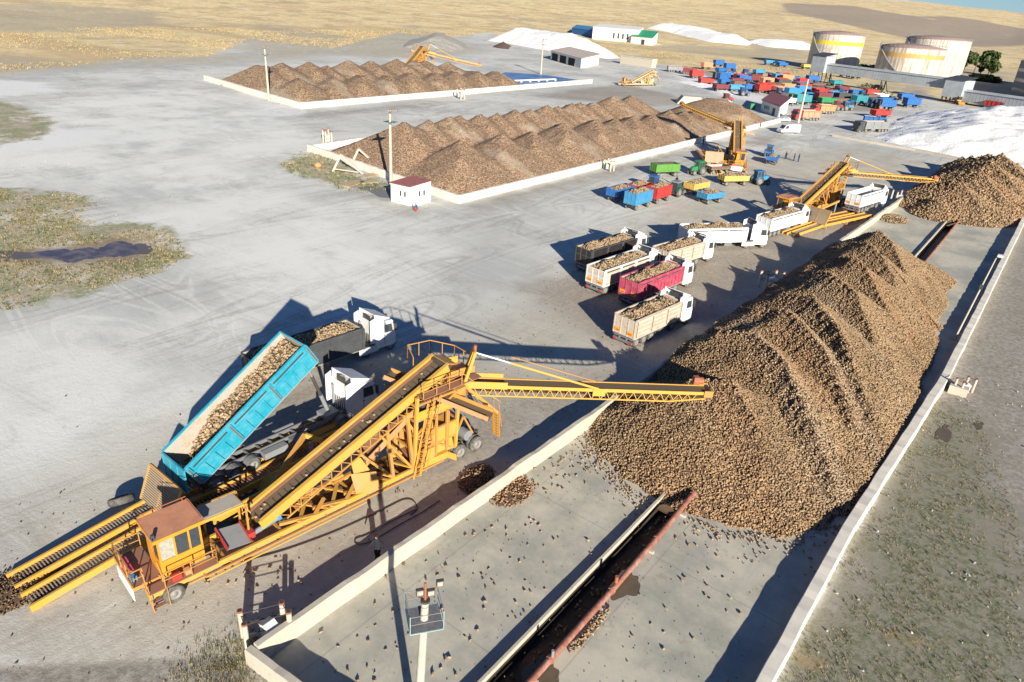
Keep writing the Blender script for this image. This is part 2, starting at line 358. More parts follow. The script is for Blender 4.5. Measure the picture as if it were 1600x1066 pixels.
# ---- far piles: shaped heaps with a beet-speckled surface
def far_pile_mat(name, cs=3.6, warm=1.0):
    t = NT(name); p = t.coord()
    v = t.n('ShaderNodeTexVoronoi'); v.inputs['Scale'].default_value = cs; t.l(p, v.inputs['Vector'])
    hsv = t.n('ShaderNodeSeparateColor'); t.l(v.outputs['Color'], hsv.inputs[0])
    n1 = t.noise(t.mapping(p, (1.0, 0.5, 1.0)), 0.10, 3); n2 = t.noise(p, 0.9, 5)
    c = t.mix(hsv.outputs[0], (0.27*warm, 0.175, 0.105), (0.50*warm, 0.36, 0.235))
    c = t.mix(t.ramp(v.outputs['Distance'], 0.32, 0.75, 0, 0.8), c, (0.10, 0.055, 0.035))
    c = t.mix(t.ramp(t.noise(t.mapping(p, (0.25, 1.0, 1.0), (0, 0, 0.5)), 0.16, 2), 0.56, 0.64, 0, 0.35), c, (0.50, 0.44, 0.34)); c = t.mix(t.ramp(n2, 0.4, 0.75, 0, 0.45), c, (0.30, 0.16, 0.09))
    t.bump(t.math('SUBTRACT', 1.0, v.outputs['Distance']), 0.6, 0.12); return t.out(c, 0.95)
FARP = far_pile_mat('beet_heap_surface')
def far_heap(name, hf, x0, x1, y0, y1, step, mat, label, cat, kind='stuff'):
    nx = int((x1-x0)/step)+1; ny = int((y1-y0)/step)+1
    X, Y = np.meshgrid(np.linspace(x0, x1, nx), np.linspace(y0, y1, ny), indexing='ij'); Z = hf(X, Y)
    G = np.stack([X, Y, np.maximum(Z, -0.35)], -1).reshape(-1, 3); I = np.arange(nx*ny).reshape(nx, ny)
    Fq = np.stack([I[:-1, :-1], I[1:, :-1], I[1:, 1:], I[:-1, 1:]], -1).reshape(-1, 4); Fq = Fq[Z.reshape(-1)[Fq].max(1) > -0.02]
    used = np.unique(Fq); rm = -np.ones(len(G), int); rm[used] = np.arange(len(used))
    o = obj(name, raw_mesh(name, G[used], rm[Fq], [mat])); return tag(o, label, cat, kind=kind)
def jit(a, b): return random.uniform(a, b)
B_ROW = [(-101, y, h) for y, h in ((96.8, 7.3), (103.5, 7.0), (109.7, 7.3), (112.5, 7.2), (119.3, 6.9), (125, 6.7), (131.5, 7.0), (137.3, 6.7), (144, 7.1), (148.5, 6.6), (154.6, 6.9), (158.7, 6.9), (165.4, 6.6), (175.3, 7.6), (185.5, 7.2))]
B_RID = []
for x, y, h in B_ROW: B_RID += poly([(x-3.5, y+2.5, h-1.2), (x, y, h), (x+5, y-2.0, h-1.6)], 4)
for y, h in ((97, 6.0), (108.8, 6.0), (119, 5.6), (129.7, 6.3), (143.4, 5.9), (152, 5.4), (160.7, 5.4), (171, 5.0), (180.7, 5.2), (190, 4.5), (200, 4.3)):
    B_RID += poly([(-91, y+4, h-1.3), (-86.5, y, h), (-82, y-5, h-1.6)], 4)
def pile3_h(X, Y):
    Z = ridged(X, Y, B_RID, 0.45, 0.45, 1.0)+(fnoise(X, Y, 0.3)-0.5)*0.25+(fnoise(X, Y, 1.1, 4)-0.5)*0.2
    fr = -73.9-X; Z = np.where(fr < 0, -1, np.minimum(Z, 0.9+0.6*np.maximum(fr, 0)))
    nr = Y-(83.6+(-74-X)*0.10); return np.where(nr < 0, -1, np.minimum(Z, 0.8+0.62*np.maximum(nr, 0)))
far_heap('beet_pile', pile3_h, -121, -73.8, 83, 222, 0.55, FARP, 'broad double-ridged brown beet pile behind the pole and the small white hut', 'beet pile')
# separate cone at its far end
far_heap('beet_pile', lambda X, Y: cones(X, Y, poly([(-95, 224, 5.2), (-88, 223, 5.4), (-83, 221, 4.6)], 4), 0.42)+(fnoise(X, Y, 0.3)-0.5)*0.5, -112, -73.8, 205, 240, 0.7, FARP,
         'separate smooth beet heap beyond the tip of the raised boom', 'beet pile')
C_RID = []
for y, h in ((131.6, 7.9), (139.5, 7.6), (149.8, 7.5), (156.6, 6.3), (166.1, 7.6), (176, 7.2), (188.2, 7.6), (197, 7.0), (203, 6.8), (215.3, 5.9)):
    C_RID += poly([(-206, y+3, h-1.5), (-200, y, h), (-192, y-3, h-1.5)], 4)
for y, h in ((130, 5.4), (142, 5.0), (153, 5.4), (164, 5.0), (174, 5.4), (186, 5.0), (196, 5.3), (208, 4.9), (220, 4.4)): C_RID += poly([(-184, y+3, h-0.6), (-178, y, h), (-173, y-4, h-1.5)], 4)
def pile4_h(X, Y):
    Z = ridged(X, Y, C_RID, 0.43, 0.45, 1.0)+(fnoise(X, Y, 0.22)-0.5)*0.3
    fr = -164.5-X; Z = np.where(fr < 0, -1, np.minimum(Z, 1.0+0.5*np.maximum(fr, 0))); nr = Y-(120.5-(X+164)*-0.13)
    return np.where(Y-(119.8+(-164-X)*0.13) < 0, -1, np.minimum(Z, 0.6+0.62*np.maximum(Y-(119.8+(-164-X)*0.13), 0)))
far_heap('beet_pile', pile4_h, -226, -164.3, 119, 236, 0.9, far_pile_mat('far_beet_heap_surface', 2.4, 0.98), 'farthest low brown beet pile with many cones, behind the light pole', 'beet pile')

# ------------------------------------------------------------------ terrain
def terrain(x, y):
    x = np.asarray(x, float); y = np.asarray(y, float); d = np.hypot(x, y)+1e-6; az = x/d
    e = 0.0180+0.062*np.clip(-0.082-az, 0, 0.6)+0.0012*(fnoise(x, y, 1/420.)-0.5)
    t = np.clip((d-620)/(3100-620), 0, 1); t = t*t*(3-2*t)*0.6+t*0.4
    z = (30+3100*e)*t+np.clip((d-620)/600, 0, 1)*(fnoise(x, y, 1/160., 3)-0.5)*7
    z = np.where(d > 3100, (30+3100*e)-(d-3100)*0.03, z)
    z = z+np.clip((d-330)/200, 0, 1)*(fnoise(x, y, 1/30., 6)-0.5)*1.0
    return z
def at_t(px, py):
    d = ray(px, py); t = 200.0
    while t < 5000:
        p = d*t
        if CAMH+p[2] <= float(terrain(p[0], p[1])): break
        t *= 1.01
    return (d[0]*t, d[1]*t)
def g2(*pts): return [tuple(at_t(*p)) if p[1] < 75 else tuple(at(*p))[:2] for p in pts]
def sdf(X, Y, pts):
    """signed distance, positive inside"""
    P = np.array(pts); Q = np.roll(P, -1, 0); d = np.full(X.shape, 1e9); ins = np.zeros(X.shape, bool)
    for (ax, ay), (bx, by) in zip(P, Q):
        ex, ey = bx-ax, by-ay; t = np.clip(((X-ax)*ex+(Y-ay)*ey)/(ex*ex+ey*ey+1e-9), 0, 1)
        d = np.minimum(d, np.hypot(X-ax-ex*t, Y-ay-ey*t))
        c = ((ay > Y) != (by > Y)) & (X < (bx-ax)*(Y-ay)/(by-ay+1e-12)+ax); ins ^= c
    return np.where(ins, d, -d)
def axis(core0, core1, step, far0, far1, g=1.10):
    a = list(np.arange(core0, core1+0.01, step)); s = step
    while a[-1] < far1: s *= g; a.append(a[-1]+s)
    s = step
    while a[0] > far0: s *= g; a.insert(0, a[0]-s)
    return np.array(a)
gx = axis(-300, 50, 2.0, -6500, 6500, 1.06); gy = axis(0, 420, 2.0, -500, 7500, 1.06)
X, Y = np.meshgrid(gx, gy, indexing='ij'); Z = terrain(X, Y)
VEG = [g2((-40, 292), (60, 300), (120, 306), (143, 312), (138, 324), (108, 332), (118, 346), (150, 352), (188, 350), (205, 346), (240, 356), (272, 382), (284, 402), (235, 425), (130, 458), (-60, 492)),
       g2((-60, 158), (20, 160), (60, 178), (85, 196), (60, 215), (-60, 236)),
       g2((448, 255), (462, 240), (500, 238), (560, 268), (612, 292), (575, 300), (520, 292), (455, 268))]
GOLD = [g2((-300, 118), (0, 112), (100, 104), (200, 92), (330, 88), (390, 62), (520, 76), (620, 52), (700, 60), (760, 50), (850, 66), (960, 92), (1020, 98), (1150, 118), (1240, 126), (1300, 152), (1400, 172), (1420, 120), (1470, 160), (1600, 178), (1900, 200), (1900, 30), (1600, 21), (1440, 4), (1000, -20), (0, -20), (-300, -20))]
TAN = [[(-45, 5), (-23, 5), (-20, 200), (-45, 215), (-58, 160), (-48, 100), (-42, 60)]]
GRAV = [[(-3.4, -60), (60, -60), (60, 260), (-1.2, 260)], [(-34, 2), (-23.6, 12.2), (-14, 12), (-14, -20), (-34, -20)]]
OUTG = [[(-3.1, -60), (24, -60), (12, 30), (7.5, 42), (4.5, 54), (0.4, 68), (-2.3, 66), (-2.9, 40)]]
LIME = [g2((1498, 545), (1535, 570), (1552, 500), (1585, 440), (1612, 372), (1600, 365), (1560, 425), (1500, 545)), g2((1060, 120), (1085, 108), (1140, 140), (1230, 158), (1200, 162), (1120, 148)), g2((-100, 205), (60, 200), (160, 200), (200, 212), (60, 235), (-100, 262)), g2((-100, 120), (60, 128), (100, 142), (-100, 162)),
        g2((620, 88), (680, 96), (740, 110), (690, 112), (610, 95)), g2((400, 160), (470, 168), (475, 178), (410, 180))]
PLOW = [g2((1218, 5), (1330, 9), (1450, 30), (1620, 60), (1620, 90), (1500, 74), (1350, 45), (1232, 20)), g2((1440, 24), (1520, 30), (1620, 48), (1620, 58), (1500, 44))]
SCRUB = [g2((380, 62), (420, 40), (560, 60), (650, 40), (760, 78), (640, 92), (520, 86), (400, 96)), g2((-100, 10), (60, 5), (250, 18), (260, 40), (120, 52), (-100, 50)), g2((1160, 60), (1260, 80), (1270, 120), (1180, 105)), g2((1330, 100), (1600, 115), (1600, 150), (1450, 135), (1360, 150)), g2((-100, 88), (120, 96), (400, 84), (400, 94), (-100, 122)), g2((1030, 68), (1180, 82), (1190, 92), (1040, 80))]
DAMP_SHADE = [g2((0, 398), (60, 386), (150, 378), (200, 370), (225, 388), (210, 406), (120, 420), (40, 412)), g2((1180, 112), (1260, 116), (1400, 146), (1620, 172), (1620, 128), (1450, 118), (1350, 108), (1260, 100)), g2((1060, 108), (1150, 108), (1215, 118), (1300, 138), (1400, 150), (1410, 168), (1370, 176), (1300, 172), (1240, 158), (1190, 146), (1130, 136), (1075, 124)), [(-27, 12), (-23.8, 14), (-23.3, 30), (-27.5, 33), (-29, 22)], [(-48, 26), (-33, 16), (-31, 40), (-42, 42)], [(-46, 60), (-26, 54), (-22.6, 130), (-30, 128), (-38, 84)], g2((-80, 870), (30, 892), (75, 925), (65, 972), (0, 985), (-80, 1010)), [(-34.0, 29), (-23.4, 24), (-22.6, 47), (-26, 60), (-30, 44)], [(-30, 60), (-22.5, 60), (-21.5, 130), (-26, 128)], g2((560, 302), (640, 290), (650, 340), (600, 318)), g2((715, 320), (1120, 222), (1130, 228), (740, 335)), g2((1180, 210), (1225, 212), (1215, 235), (1150, 222)), g2((470, 178), (700, 158), (720, 160), (480, 186)), g2((975, 130), (1060, 150), (1130, 168), (1000, 165), (820, 150))]  # stained soil patches, plus shade painted under the vehicles of the far park
PALE = [g2((-200, 250), (60, 150), (320, 128), (470, 190), (480, 300), (620, 335), (720, 400), (600, 470), (400, 500), (250, 440), (292, 395), (230, 335), (60, 300), (-200, 300)), g2((-200, 520), (100, 480), (400, 470), (330, 620), (150, 740), (-200, 760))]
def field(polys, X=X, Y=Y):
    d = np.full(X.shape, -1e9)
    for p in polys: d = np.maximum(d, sdf(X, Y, p))
    return np.clip(d, -60, 60)
fl = {k: field(v) for k, v in dict(veg=VEG, gold=GOLD, tan=TAN, grav=GRAV, outg=OUTG, lime=LIME, plow=PLOW, scrub=SCRUB, damp_shade=DAMP_SHADE, pale=PALE, mud=[g2((-60, 396), (30, 390), (80, 384), (120, 381), (155, 376), (185, 368), (215, 374), (236, 392), (222, 408), (170, 414), (120, 422), (70, 414), (-60, 410))]).items()}
nx, ny = X.shape; I = np.arange(nx*ny).reshape(nx, ny)
Fq = np.stack([I[:-1, :-1], I[1:, :-1], I[1:, 1:], I[:-1, 1:]], -1)
cx = (X[:-1, :-1]+X[1:, 1:])/2; cy = (Y[:-1, :-1]+Y[1:, 1:])/2
hole = (cx > -16) & (cx < -9) & (cy > 10) & (cy < 150)
Fq = Fq[~hole]
gme = raw_mesh('ground', np.stack([X, Y, Z-0.02], -1).reshape(-1, 3), Fq.reshape(-1, 4), [])
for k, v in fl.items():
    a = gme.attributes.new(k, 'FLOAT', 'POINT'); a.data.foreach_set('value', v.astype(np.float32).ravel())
def ground_mat():
    t = NT('dusty_yard_and_fields'); p = t.coord(False)
    nb = t.noise(p, 0.035, 5, 0.6); nm = t.noise(p, 0.22, 6, 0.65); nf = t.noise(p, 2.2, 6, 0.7); nff = t.noise(p, 9, 3, 0.7)
    st = t.noise(t.mapping(p, (0.05, 0.6, 1), (0, 0, -0.75)), 1.0, 5, 0.6, 1.2); st2 = t.noise(t.mapping(p, (0.7, 0.04, 1), (0, 0, 0.05)), 1.0, 5, 0.6, 0.8)
    sig = lambda name, amp, lo, hi, nn: t.ramp(t.math('ADD', t.attr(name).outputs['Fac'], t.math('MULTIPLY', t.math('SUBTRACT', nn, 0.5), amp)), lo, hi)
    white = (0.72, 0.705, 0.64); blue = (0.50, 0.505, 0.475); tan = (0.45, 0.40, 0.32)
    c = t.mix(t.ramp(nb, 0.38, 0.62), blue, white)
    c = t.mix(t.ramp(st, 0.50, 0.74, 0, 0.35), c, (0.76, 0.735, 0.68)); c = t.mix(t.ramp(st2, 0.54, 0.74, 0, 0.22), c, (0.46, 0.455, 0.44))
    c = t.mix(t.ramp(nm, 0.5, 0.72, 0, 0.4), c, (0.60, 0.56, 0.49))
    def tracks(sc, rot, seed, amt, colr, wd=0.010, gap=0.022):
        nonlocal c
        mp = t.n('ShaderNodeMapping'); mp.inputs['Rotation'].default_value = (0, 0, rot); mp.inputs['Location'].default_value = (seed, seed*2, 0); mp.inputs['Scale'].default_value = sc; t.l(p, mp.inputs['Vector'])
        n0 = t.noise(mp.outputs[0], 1.0, 1.5, 0.4, 0.3); msk = t.ramp(t.noise(p, 0.04+seed*0.001, 3, 0.5), 0.38, 0.54); brk = t.ramp(nf, 0.32, 0.55)
        for cc in (0.42, 0.42+gap, 0.52, 0.52+gap, 0.60):
            ln = t.ramp(t.math('ABSOLUTE', t.math('SUBTRACT', n0, cc)), wd*0.25, wd*0.7, 1, 0)
            c = t.mix(t.math('MULTIPLY', t.math('MULTIPLY', t.math('MULTIPLY', ln, msk), brk), amt), c, colr)
    tracks((0.018, 0.09, 1), 0.5, 1.0, 0.45, (0.42, 0.415, 0.38)); tracks((0.10, 0.016, 1), -0.15, 4.0, 0.45, (0.42, 0.41, 0.37)); tracks((0.022, 0.10, 1), -0.5, 7.0, 0.35, (0.90, 0.87, 0.80)); tracks((0.12, 0.02, 1), 0.12, 9.0, 0.5, (0.33, 0.29, 0.235), 0.016)
    c = t.mix(t.ramp(t.noise(p, 0.5, 8, 0.78), 0.58, 0.70, 0, 0.32), c, (0.44, 0.40, 0.33))
    c = t.mix(t.math('MULTIPLY', sig('pale', 34, -8, 10, nb), t.ramp(t.noise(p, 0.09, 6, 0.65), 0.36, 0.60, 0.15, 0.85)), c, (0.83, 0.82, 0.765))
    c = t.mix(t.ramp(nf, 0.54, 0.74, 0, 0.22), c, (0.50, 0.46, 0.40)); c = t.mix(t.ramp(nf, 0.30, 0.44, 0.25, 0), c, (0.88, 0.86, 0.80))
    c = t.mix(t.math('MULTIPLY', sig('tan', 18, -6, 8, nb), 0.8), c, t.mix(t.ramp(nm, 0.35, 0.65), tan, (0.57, 0.525, 0.43)))
    c = t.mix(t.math('MULTIPLY', sig('damp_shade', 14, -3, 5, nm), 0.6), c, t.mix(t.ramp(nf, 0.35, 0.65), (0.15, 0.11, 0.08), (0.36, 0.28, 0.21)))  # dark soil colour, also the painted shade beneath the far vehicles
    c = t.mix(t.math('MULTIPLY', sig('lime', 12, -3, 3, nm), 0.9), c, (0.80, 0.79, 0.76))
    c = t.mix(t.ramp(t.noise(p, 0.8, 8, 0.8), 0.60, 0.66, 0, 0.40), c, (0.33, 0.28, 0.22)); c = t.mix(t.ramp(t.noise(t.mapping(p, (1.6, 0.35, 1), (0, 0, 0.3)), 0.8, 6, 0.75), 0.60, 0.72, 0, 0.35), c, (0.80, 0.785, 0.73))
    # fields
    gold = t.mix(t.ramp(nm, 0.35, 0.68), (0.74, 0.56, 0.28), (0.88, 0.72, 0.44)); gold = t.mix(t.ramp(nf, 0.5, 0.75, 0, 0.5), gold, (0.42, 0.29, 0.14))
    fld = t.noise(t.mapping(p, (0.004, 0.02, 1), (0, 0, 0.5)), 1.0, 3, 0.5, 0.5)
    gold = t.mix(t.ramp(fld, 0.50, 0.62, 0, 0.6), gold, (0.56, 0.40, 0.22))
    gold = t.mix(t.ramp(t.noise(p, 0.045, 8, 0.72), 0.50, 0.60, 0, 0.62), gold, (0.42, 0.34, 0.20))
    gold = t.mix(t.ramp(t.noise(p, 0.018, 5, 0.6), 0.52, 0.62, 0, 0.4), gold, (0.52, 0.36, 0.22)); gold = t.mix(t.ramp(t.noise(p, 0.6, 4, 0.7), 0.5, 0.62, 0, 0.45), gold, (0.40, 0.31, 0.17))
    gold = t.mix(t.ramp(t.noise(t.mapping(p, (0.6, 1.4, 1)), 0.05, 7, 0.72), 0.60, 0.66, 0, 0.8), gold, (0.82, 0.79, 0.72))
    c = t.mix(sig('gold', 26, -4, 4, nm), c, gold)
    c = t.mix(t.math('MULTIPLY', sig('plow', 10, -8, 8, nm), 0.85), c, t.mix(nm, (0.27, 0.22, 0.18), (0.38, 0.31, 0.25)))
    sc = t.mix(t.ramp(nf, 0.4, 0.65), (0.55, 0.47, 0.33), (0.34, 0.30, 0.20)); sc = t.mix(t.ramp(nm, 0.56, 0.64), sc, (0.62, 0.58, 0.52))
    c = t.mix(t.math('MULTIPLY', sig('scrub', 60, -12, 12, nb), 0.7), c, sc)
    vg = t.mix(t.ramp(nm, 0.42, 0.6), (0.45, 0.38, 0.27), (0.28, 0.29, 0.15)); vg = t.mix(t.ramp(nf, 0.50, 0.66), vg, (0.58, 0.53, 0.44)); vg = t.mix(t.ramp(t.noise(p, 0.12, 5, 0.7), 0.54, 0.62, 0, 0.85), vg, (0.68, 0.64, 0.56)); vg = t.mix(t.ramp(nff, 0.56, 0.72, 0, 0.7), vg, (0.07, 0.09, 0.035))
    c = t.mix(sig('veg', 13, -1.5, 1.5, nm), c, vg)
    c = t.mix(t.math('MULTIPLY', sig('mud', 9, -1.5, 1.5, nm), 0.85), c, t.mix(t.ramp(nf, 0.35, 0.65), (0.22, 0.165, 0.11), (0.36, 0.28, 0.20)))
    gr = t.mix(t.ramp(nf, 0.35, 0.7), (0.26, 0.23, 0.19), (0.44, 0.41, 0.36)); gr = t.mix(t.ramp(nm, 0.45, 0.7, 0, 0.5), gr, (0.23, 0.21, 0.16))
    c = t.mix(sig('grav', 1.0, -0.3, 0.3, nf), c, gr)
    og = t.mix(t.ramp(nf, 0.42, 0.62), (0.30, 0.27, 0.21), (0.13, 0.15, 0.06)); og = t.mix(t.ramp(nff, 0.52, 0.72), og, (0.06, 0.075, 0.03)); og = t.mix(t.ramp(nm, 0.58, 0.7, 0, 0.8), og, (0.36, 0.25, 0.12))
    c = t.mix(t.math('MULTIPLY', sig('outg', 9, -2, 3, nm), 0.85), c, og)
    c = t.mix(t.ramp(nff, 0.60, 0.70, 0, 0.35), c, (0.25, 0.21, 0.17))
    t.bump(t.math('ADD', nf, t.math('MULTIPLY', nff, 0.5)), 0.45, 0.07)
    return t.out(c, 0.95)
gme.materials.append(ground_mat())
tag(obj('ground', gme), kind='structure')

# ------------------------------------------------------------------ concrete yard with its two sunken channels
def yard_mat():
    t = NT('yard_concrete'); p = t.coord(False)
    nb = t.noise(p, 0.12, 5, 0.6); nf = t.noise(p, 1.6, 6, 0.7); st = t.noise(t.mapping(p, (0.9, 0.12, 1)), 1.0, 5, 0.6, 0.6)
    nb = t.noise(p, 0.16, 7, 0.68); c = t.mix(t.ramp(nb, 0.36, 0.62), (0.35, 0.345, 0.29), (0.57, 0.525, 0.42)); c = t.mix(t.ramp(st, 0.5, 0.7, 0, 0.5), c, (0.36, 0.365, 0.35))
    c = t.mix(t.ramp(nf, 0.5, 0.72, 0, 0.35), c, (0.53, 0.49, 0.42)); c = t.mix(t.ramp(t.noise(p, 0.5, 7, 0.75), 0.58, 0.68, 0, 0.55), c, (0.30, 0.24, 0.18))
    c = t.mix(t.ramp(t.noise(p, 5.0, 5, 0.7), 0.55, 0.7, 0, 0.35), c, (0.33, 0.30, 0.25))
    sx = t.n('ShaderNodeSeparateXYZ'); t.l(p, sx.inputs[0])
    def line(o, per, ph, wd):
        m = t.math('PINGPONG', t.math('ADD', o, ph), per/2); return t.ramp(m, wd, wd*1.8, 1, 0)
    wx = t.math('ADD', sx.outputs[0], t.math('MULTIPLY', nf, 0.10)); wy = t.math('ADD', sx.outputs[1], t.math('MULTIPLY', nf, 0.10))
    c = t.mix(t.math('MULTIPLY', t.math('MAXIMUM', line(wx, 9.6, 1.8, 0.03), line(wy, 12.0, 4.0, 0.03)), 0.28), c, (0.15, 0.14, 0.12))
    ck = t.n('ShaderNodeTexVoronoi', feature='DISTANCE_TO_EDGE'); ck.inputs['Scale'].default_value = 0.13; t.l(p, ck.inputs['Vector'])
    c = t.mix(t.ramp(ck.outputs['Distance'], 0.0, 0.005, 0.12, 0), c, (0.15, 0.13, 0.11))
    t.bump(nf, 0.2, 0.02); return t.out(c, 0.85)
YM = yard_mat()
b = MB(); 
T1 = (-13.95, -12.35, 8.0, 39.0); T2 = (-12.0, -10.6, 106.0, 144.5)
def yx(y): return wl(y)+0.2, (-3.45 if y < 30 else -3.4+(y-30)*0.014)
ys = [12.0, 39.0, 106.0, 144.5, 215.0]
for i, (y0, y1) in enumerate(zip(ys[:-1], ys[1:])):
    a0, b0 = yx(y0); a1, b1 = yx(y1)
    if i in (0, 2):
        tx0, tx1 = (T1 if i == 0 else T2)[:2]
        b.quad((a0, y0, 0), (tx0, y0, 0), (tx0, y1, 0), (a1, y1, 0), YM); b.quad((tx1, y0, 0), (b0, y0, 0), (b1, y1, 0), (tx1, y1, 0), YM)
    else: b.quad((a0, y0, 0), (b0, y0, 0), (b1, y1, 0), (a1, y1, 0), YM)
tag(b.build('concrete_yard'), kind='structure')
t = NT('wet_channel'); n = t.noise(t.coord(), 1.2, 5); CH = t.out(t.mix(n, (0.025, 0.022, 0.018), (0.09, 0.07, 0.05)), 0.5)
b = MB()
for x0, x1, y0, y1 in (T1, T2):
    z = -1.0
    b.quad((x0, y0, z), (x1, y0, z), (x1, y1, z), (x0, y1, z), CH); b.quad((x0, y0, z), (x0, y1, z), (x0, y1, 0), (x0, y0, 0), CH)
    b.quad((x1, y1, z), (x1, y0, z), (x1, y0, 0), (x1, y1, 0), CH); b.quad((x0, y1, z), (x1, y1, z), (x1, y1, 0), (x0, y1, 0), CH); b.quad((x1, y0, z), (x0, y0, z), (x0, y0, 0), (x1, y0, 0), CH)
tag(b.build('drainage_channel'), kind='structure')
b = MB()
for x0, x1, y0, y1 in (T1, T2):
    y = y0
    while y < y1-1: L = random.uniform(3, 5); j = random.uniform(-0.02, 0.02); b.box(x0-0.16+j, x0+j, y, min(y1, y+L-0.03), 0.0, 0.34+j, CONC); y += L
tag(b.build('channel_kerb'), 'low pale concrete kerb along the left lip of the sunken channel', 'kerb')
# beets washed up on the channel floor
fl1 = heap_mesh('channel_beets', lambda X, Y: 0.12+(fnoise(X, Y, 1.5)-0.5)*0.6, -13.7, -12.6, 8.5, 38.5, 0.5, 0.10, 7)
tag(obj('channel_beets', fl1, (0, 0, -1.0)), 'dark beets lying on the wet floor of the sunken channel', 'beets', kind='stuff')
# rusty pipes on the right lip
def pipe_run(pts, r, label):
    b = MB()
    for p, q in zip(pts[:-1], pts[1:]):
        b.cyl(p, q, r, r, 12, RUSTP)
        b.cyl(Vector(q)-(Vector(q)-Vector(p)).normalized()*0.12, Vector(q)+(Vector(q)-Vector(p)).normalized()*0.05, r*1.35, r*1.35, 12, RUSTP)
    o = b.build('water_pipe'); tag(o, label, 'pipe'); return o
RUSTP = dirty('flaking_red_pipe', (0.36, 0.135, 0.09), (0.50, 0.40, 0.34), 0.6, 2.2)
pr = pipe_run([(-12.17, 8, 0.3), (-12.17, 16, 0.3), (-12.18, 21.5, 0.32), (-12.2, 27.5, 0.35), (-12.25, 33, 0.45), (-12.3, 38.2, 0.8)], 0.17, 'rusty red water pipe resting along the right lip of the near channel')
for y in (14, 20, 26, 32, 36.5): b = MB(); b.box(-12.34, -11.95, y, y+0.2, 0, 0.16, CONC); b.build('support_block', pr)
b = MB(); b.cyl((-12.1, 21.5, 0.55), (-12.1, 21.5, 1.0), 0.08, 0.08, 8, GREYM); b.build('valve', pr); b = MB(); b.cyl((-12.25, 28.0, 0.55), (-12.25, 28.0, 1.0), 0.11, 0.11, 8, RUST); b.build('valve', pr)
pipe_run([(-10.45, 108, 0.3), (-10.45, 120, 0.3), (-10.45, 132, 0.35), (-10.45, 145, 0.5)], 0.14, 'thin rusty pipe along the right lip of the far channel')
t = NT('wet_patch'); n = t.noise(t.coord(), 1.5, 4); WET = t.out(t.mix(n, (0.10, 0.075, 0.05), (0.17, 0.13, 0.09)), 0.25)
def blob(name, cx, cy, rx, ry, z, mat, n=40, seed=0, rot=0.0):
    vs = []
    for i in range(n):
        a = 2*PI*i/n; k = 1+0.16*math.sin(3*a+seed)+0.1*math.sin(5*a+seed*2)+0.06*math.sin(9*a+seed*3); x, y = rx*k*math.cos(a), ry*k*math.sin(a)
        vs.append((cx+x*math.cos(rot)-y*math.sin(rot), cy+x*math.sin(rot)+y*math.cos(rot), z))
    b = MB(); b.add(vs, [tuple(range(n))], mat); return b.build(name)
for px, py, rx, ry, s in ((976, 915, 0.75, 1.25, 1), (846, 1054, 0.9, 1.0, 2)):
    p = at(px, py); tag(blob('puddle', p.x, p.y, rx, ry, 0.008, WET, seed=s), kind='structure')
# ponds
t = NT('dark_pond_water'); n = t.noise(t.coord(), 0.5, 4); POND = t.out(t.mix(t.ramp(n, 0.4, 0.7), (0.075, 0.06, 0.075), (0.20, 0.16, 0.135)), 0.3)
_p = [(40, 399), (60, 393), (80, 391), (98, 389), (112, 391), (124, 388), (140, 387), (152, 389), (163, 384), (178, 377), (192, 377), (204, 381), (214, 386), (217, 393), (208, 398), (196, 399), (180, 402), (165, 401), (148, 404), (132, 405), (118, 410), (104, 411), (96, 407), (80, 404), (62, 404), (48, 402)]
pts_pond = pts = []
for (ax_, ay_), (bx_, by_) in zip(_p, _p[1:]+_p[:1]):
    for k_ in range(4): f_ = k_/4; pts.append((ax_+(bx_-ax_)*f_+2.2*math.sin(ax_*1.7+k_*2.1), ay_+(by_-ay_)*f_+0.55*math.sin(ay_*2.3+k_*1.9)))
b = MB(); b.add([tuple(at(*p, 0.012)) for p in pts], [tuple(range(len(pts)))], POND); tag(b.build('pond'), kind='structure')
for k_, (px, py, rx, ry) in enumerate(((28, 399, 3.2, 1.2), (214, 391, 1.6, 2.2))): q = at(px, py); tag(blob('puddle', q.x, q.y, rx, ry, 0.010, WET, seed=k_+7, rot=0.6), kind='structure')
p = at(1475, 678); tag(blob('puddle', p.x, p.y, 0.55, 1.5, 0.006, WET, seed=3), kind='structure')
p = at(1530, 665); tag(blob('puddle', p.x, p.y, 0.3, 0.8, 0.006, WET, seed=5), kind='structure')

# ------------------------------------------------------------------ walls
def wall_run(pts, h, th, label, group=None, side=1, mat=CONC, cap=True):
    """low concrete wall along a polyline (outer face on the line, thickness to its left*side)"""
    b = MB(); P = [Vector((x, y, 0)) for x, y in pts]; fine = []
    for a, c in zip(P[:-1], P[1:]):
        n = max(1, int((c-a).length/0.6)); fine += [a.lerp(c, i/n) for i in range(n)]
    fine.append(P[-1]); N = len(fine); rows = []
    for i, p in enumerate(fine):
        d = (fine[min(i+1, N-1)]-fine[max(i-1, 0)]).normalized(); nrm = Vector((-d.y, d.x, 0))*side
        j = (mnoise.noise(p*0.35)*0.06); k = mnoise.noise(p*0.9+Vector((5, 0, 0)))*0.09+mnoise.noise(p*2.1)*0.06; o = nrm*j
        rows.append([p+o+Vector((0, 0, -0.1)), p+o+Vector((0, 0, h+k-0.05)), p+o+nrm*0.05+Vector((0, 0, h+k)), p+o+nrm*(th-0.05)+Vector((0, 0, h+k*0.6)), p+o+nrm*th+Vector((0, 0, h+k*0.6-0.05)), p+o+nrm*th+Vector((0, 0, -0.1))])
    vs = [v for r in rows for v in r]; fs = [(i*6+j, i*6+j+1, i*6+j+7, i*6+j+6) for i in range(N-1) for j in range(5)]
    b.add(vs, fs, mat); b.add(rows[0], [tuple(range(6))], mat); b.add(rows[-1], [tuple(range(6))], mat)
    o = b.build('low_wall'); tag(o, label, 'wall', group); return o
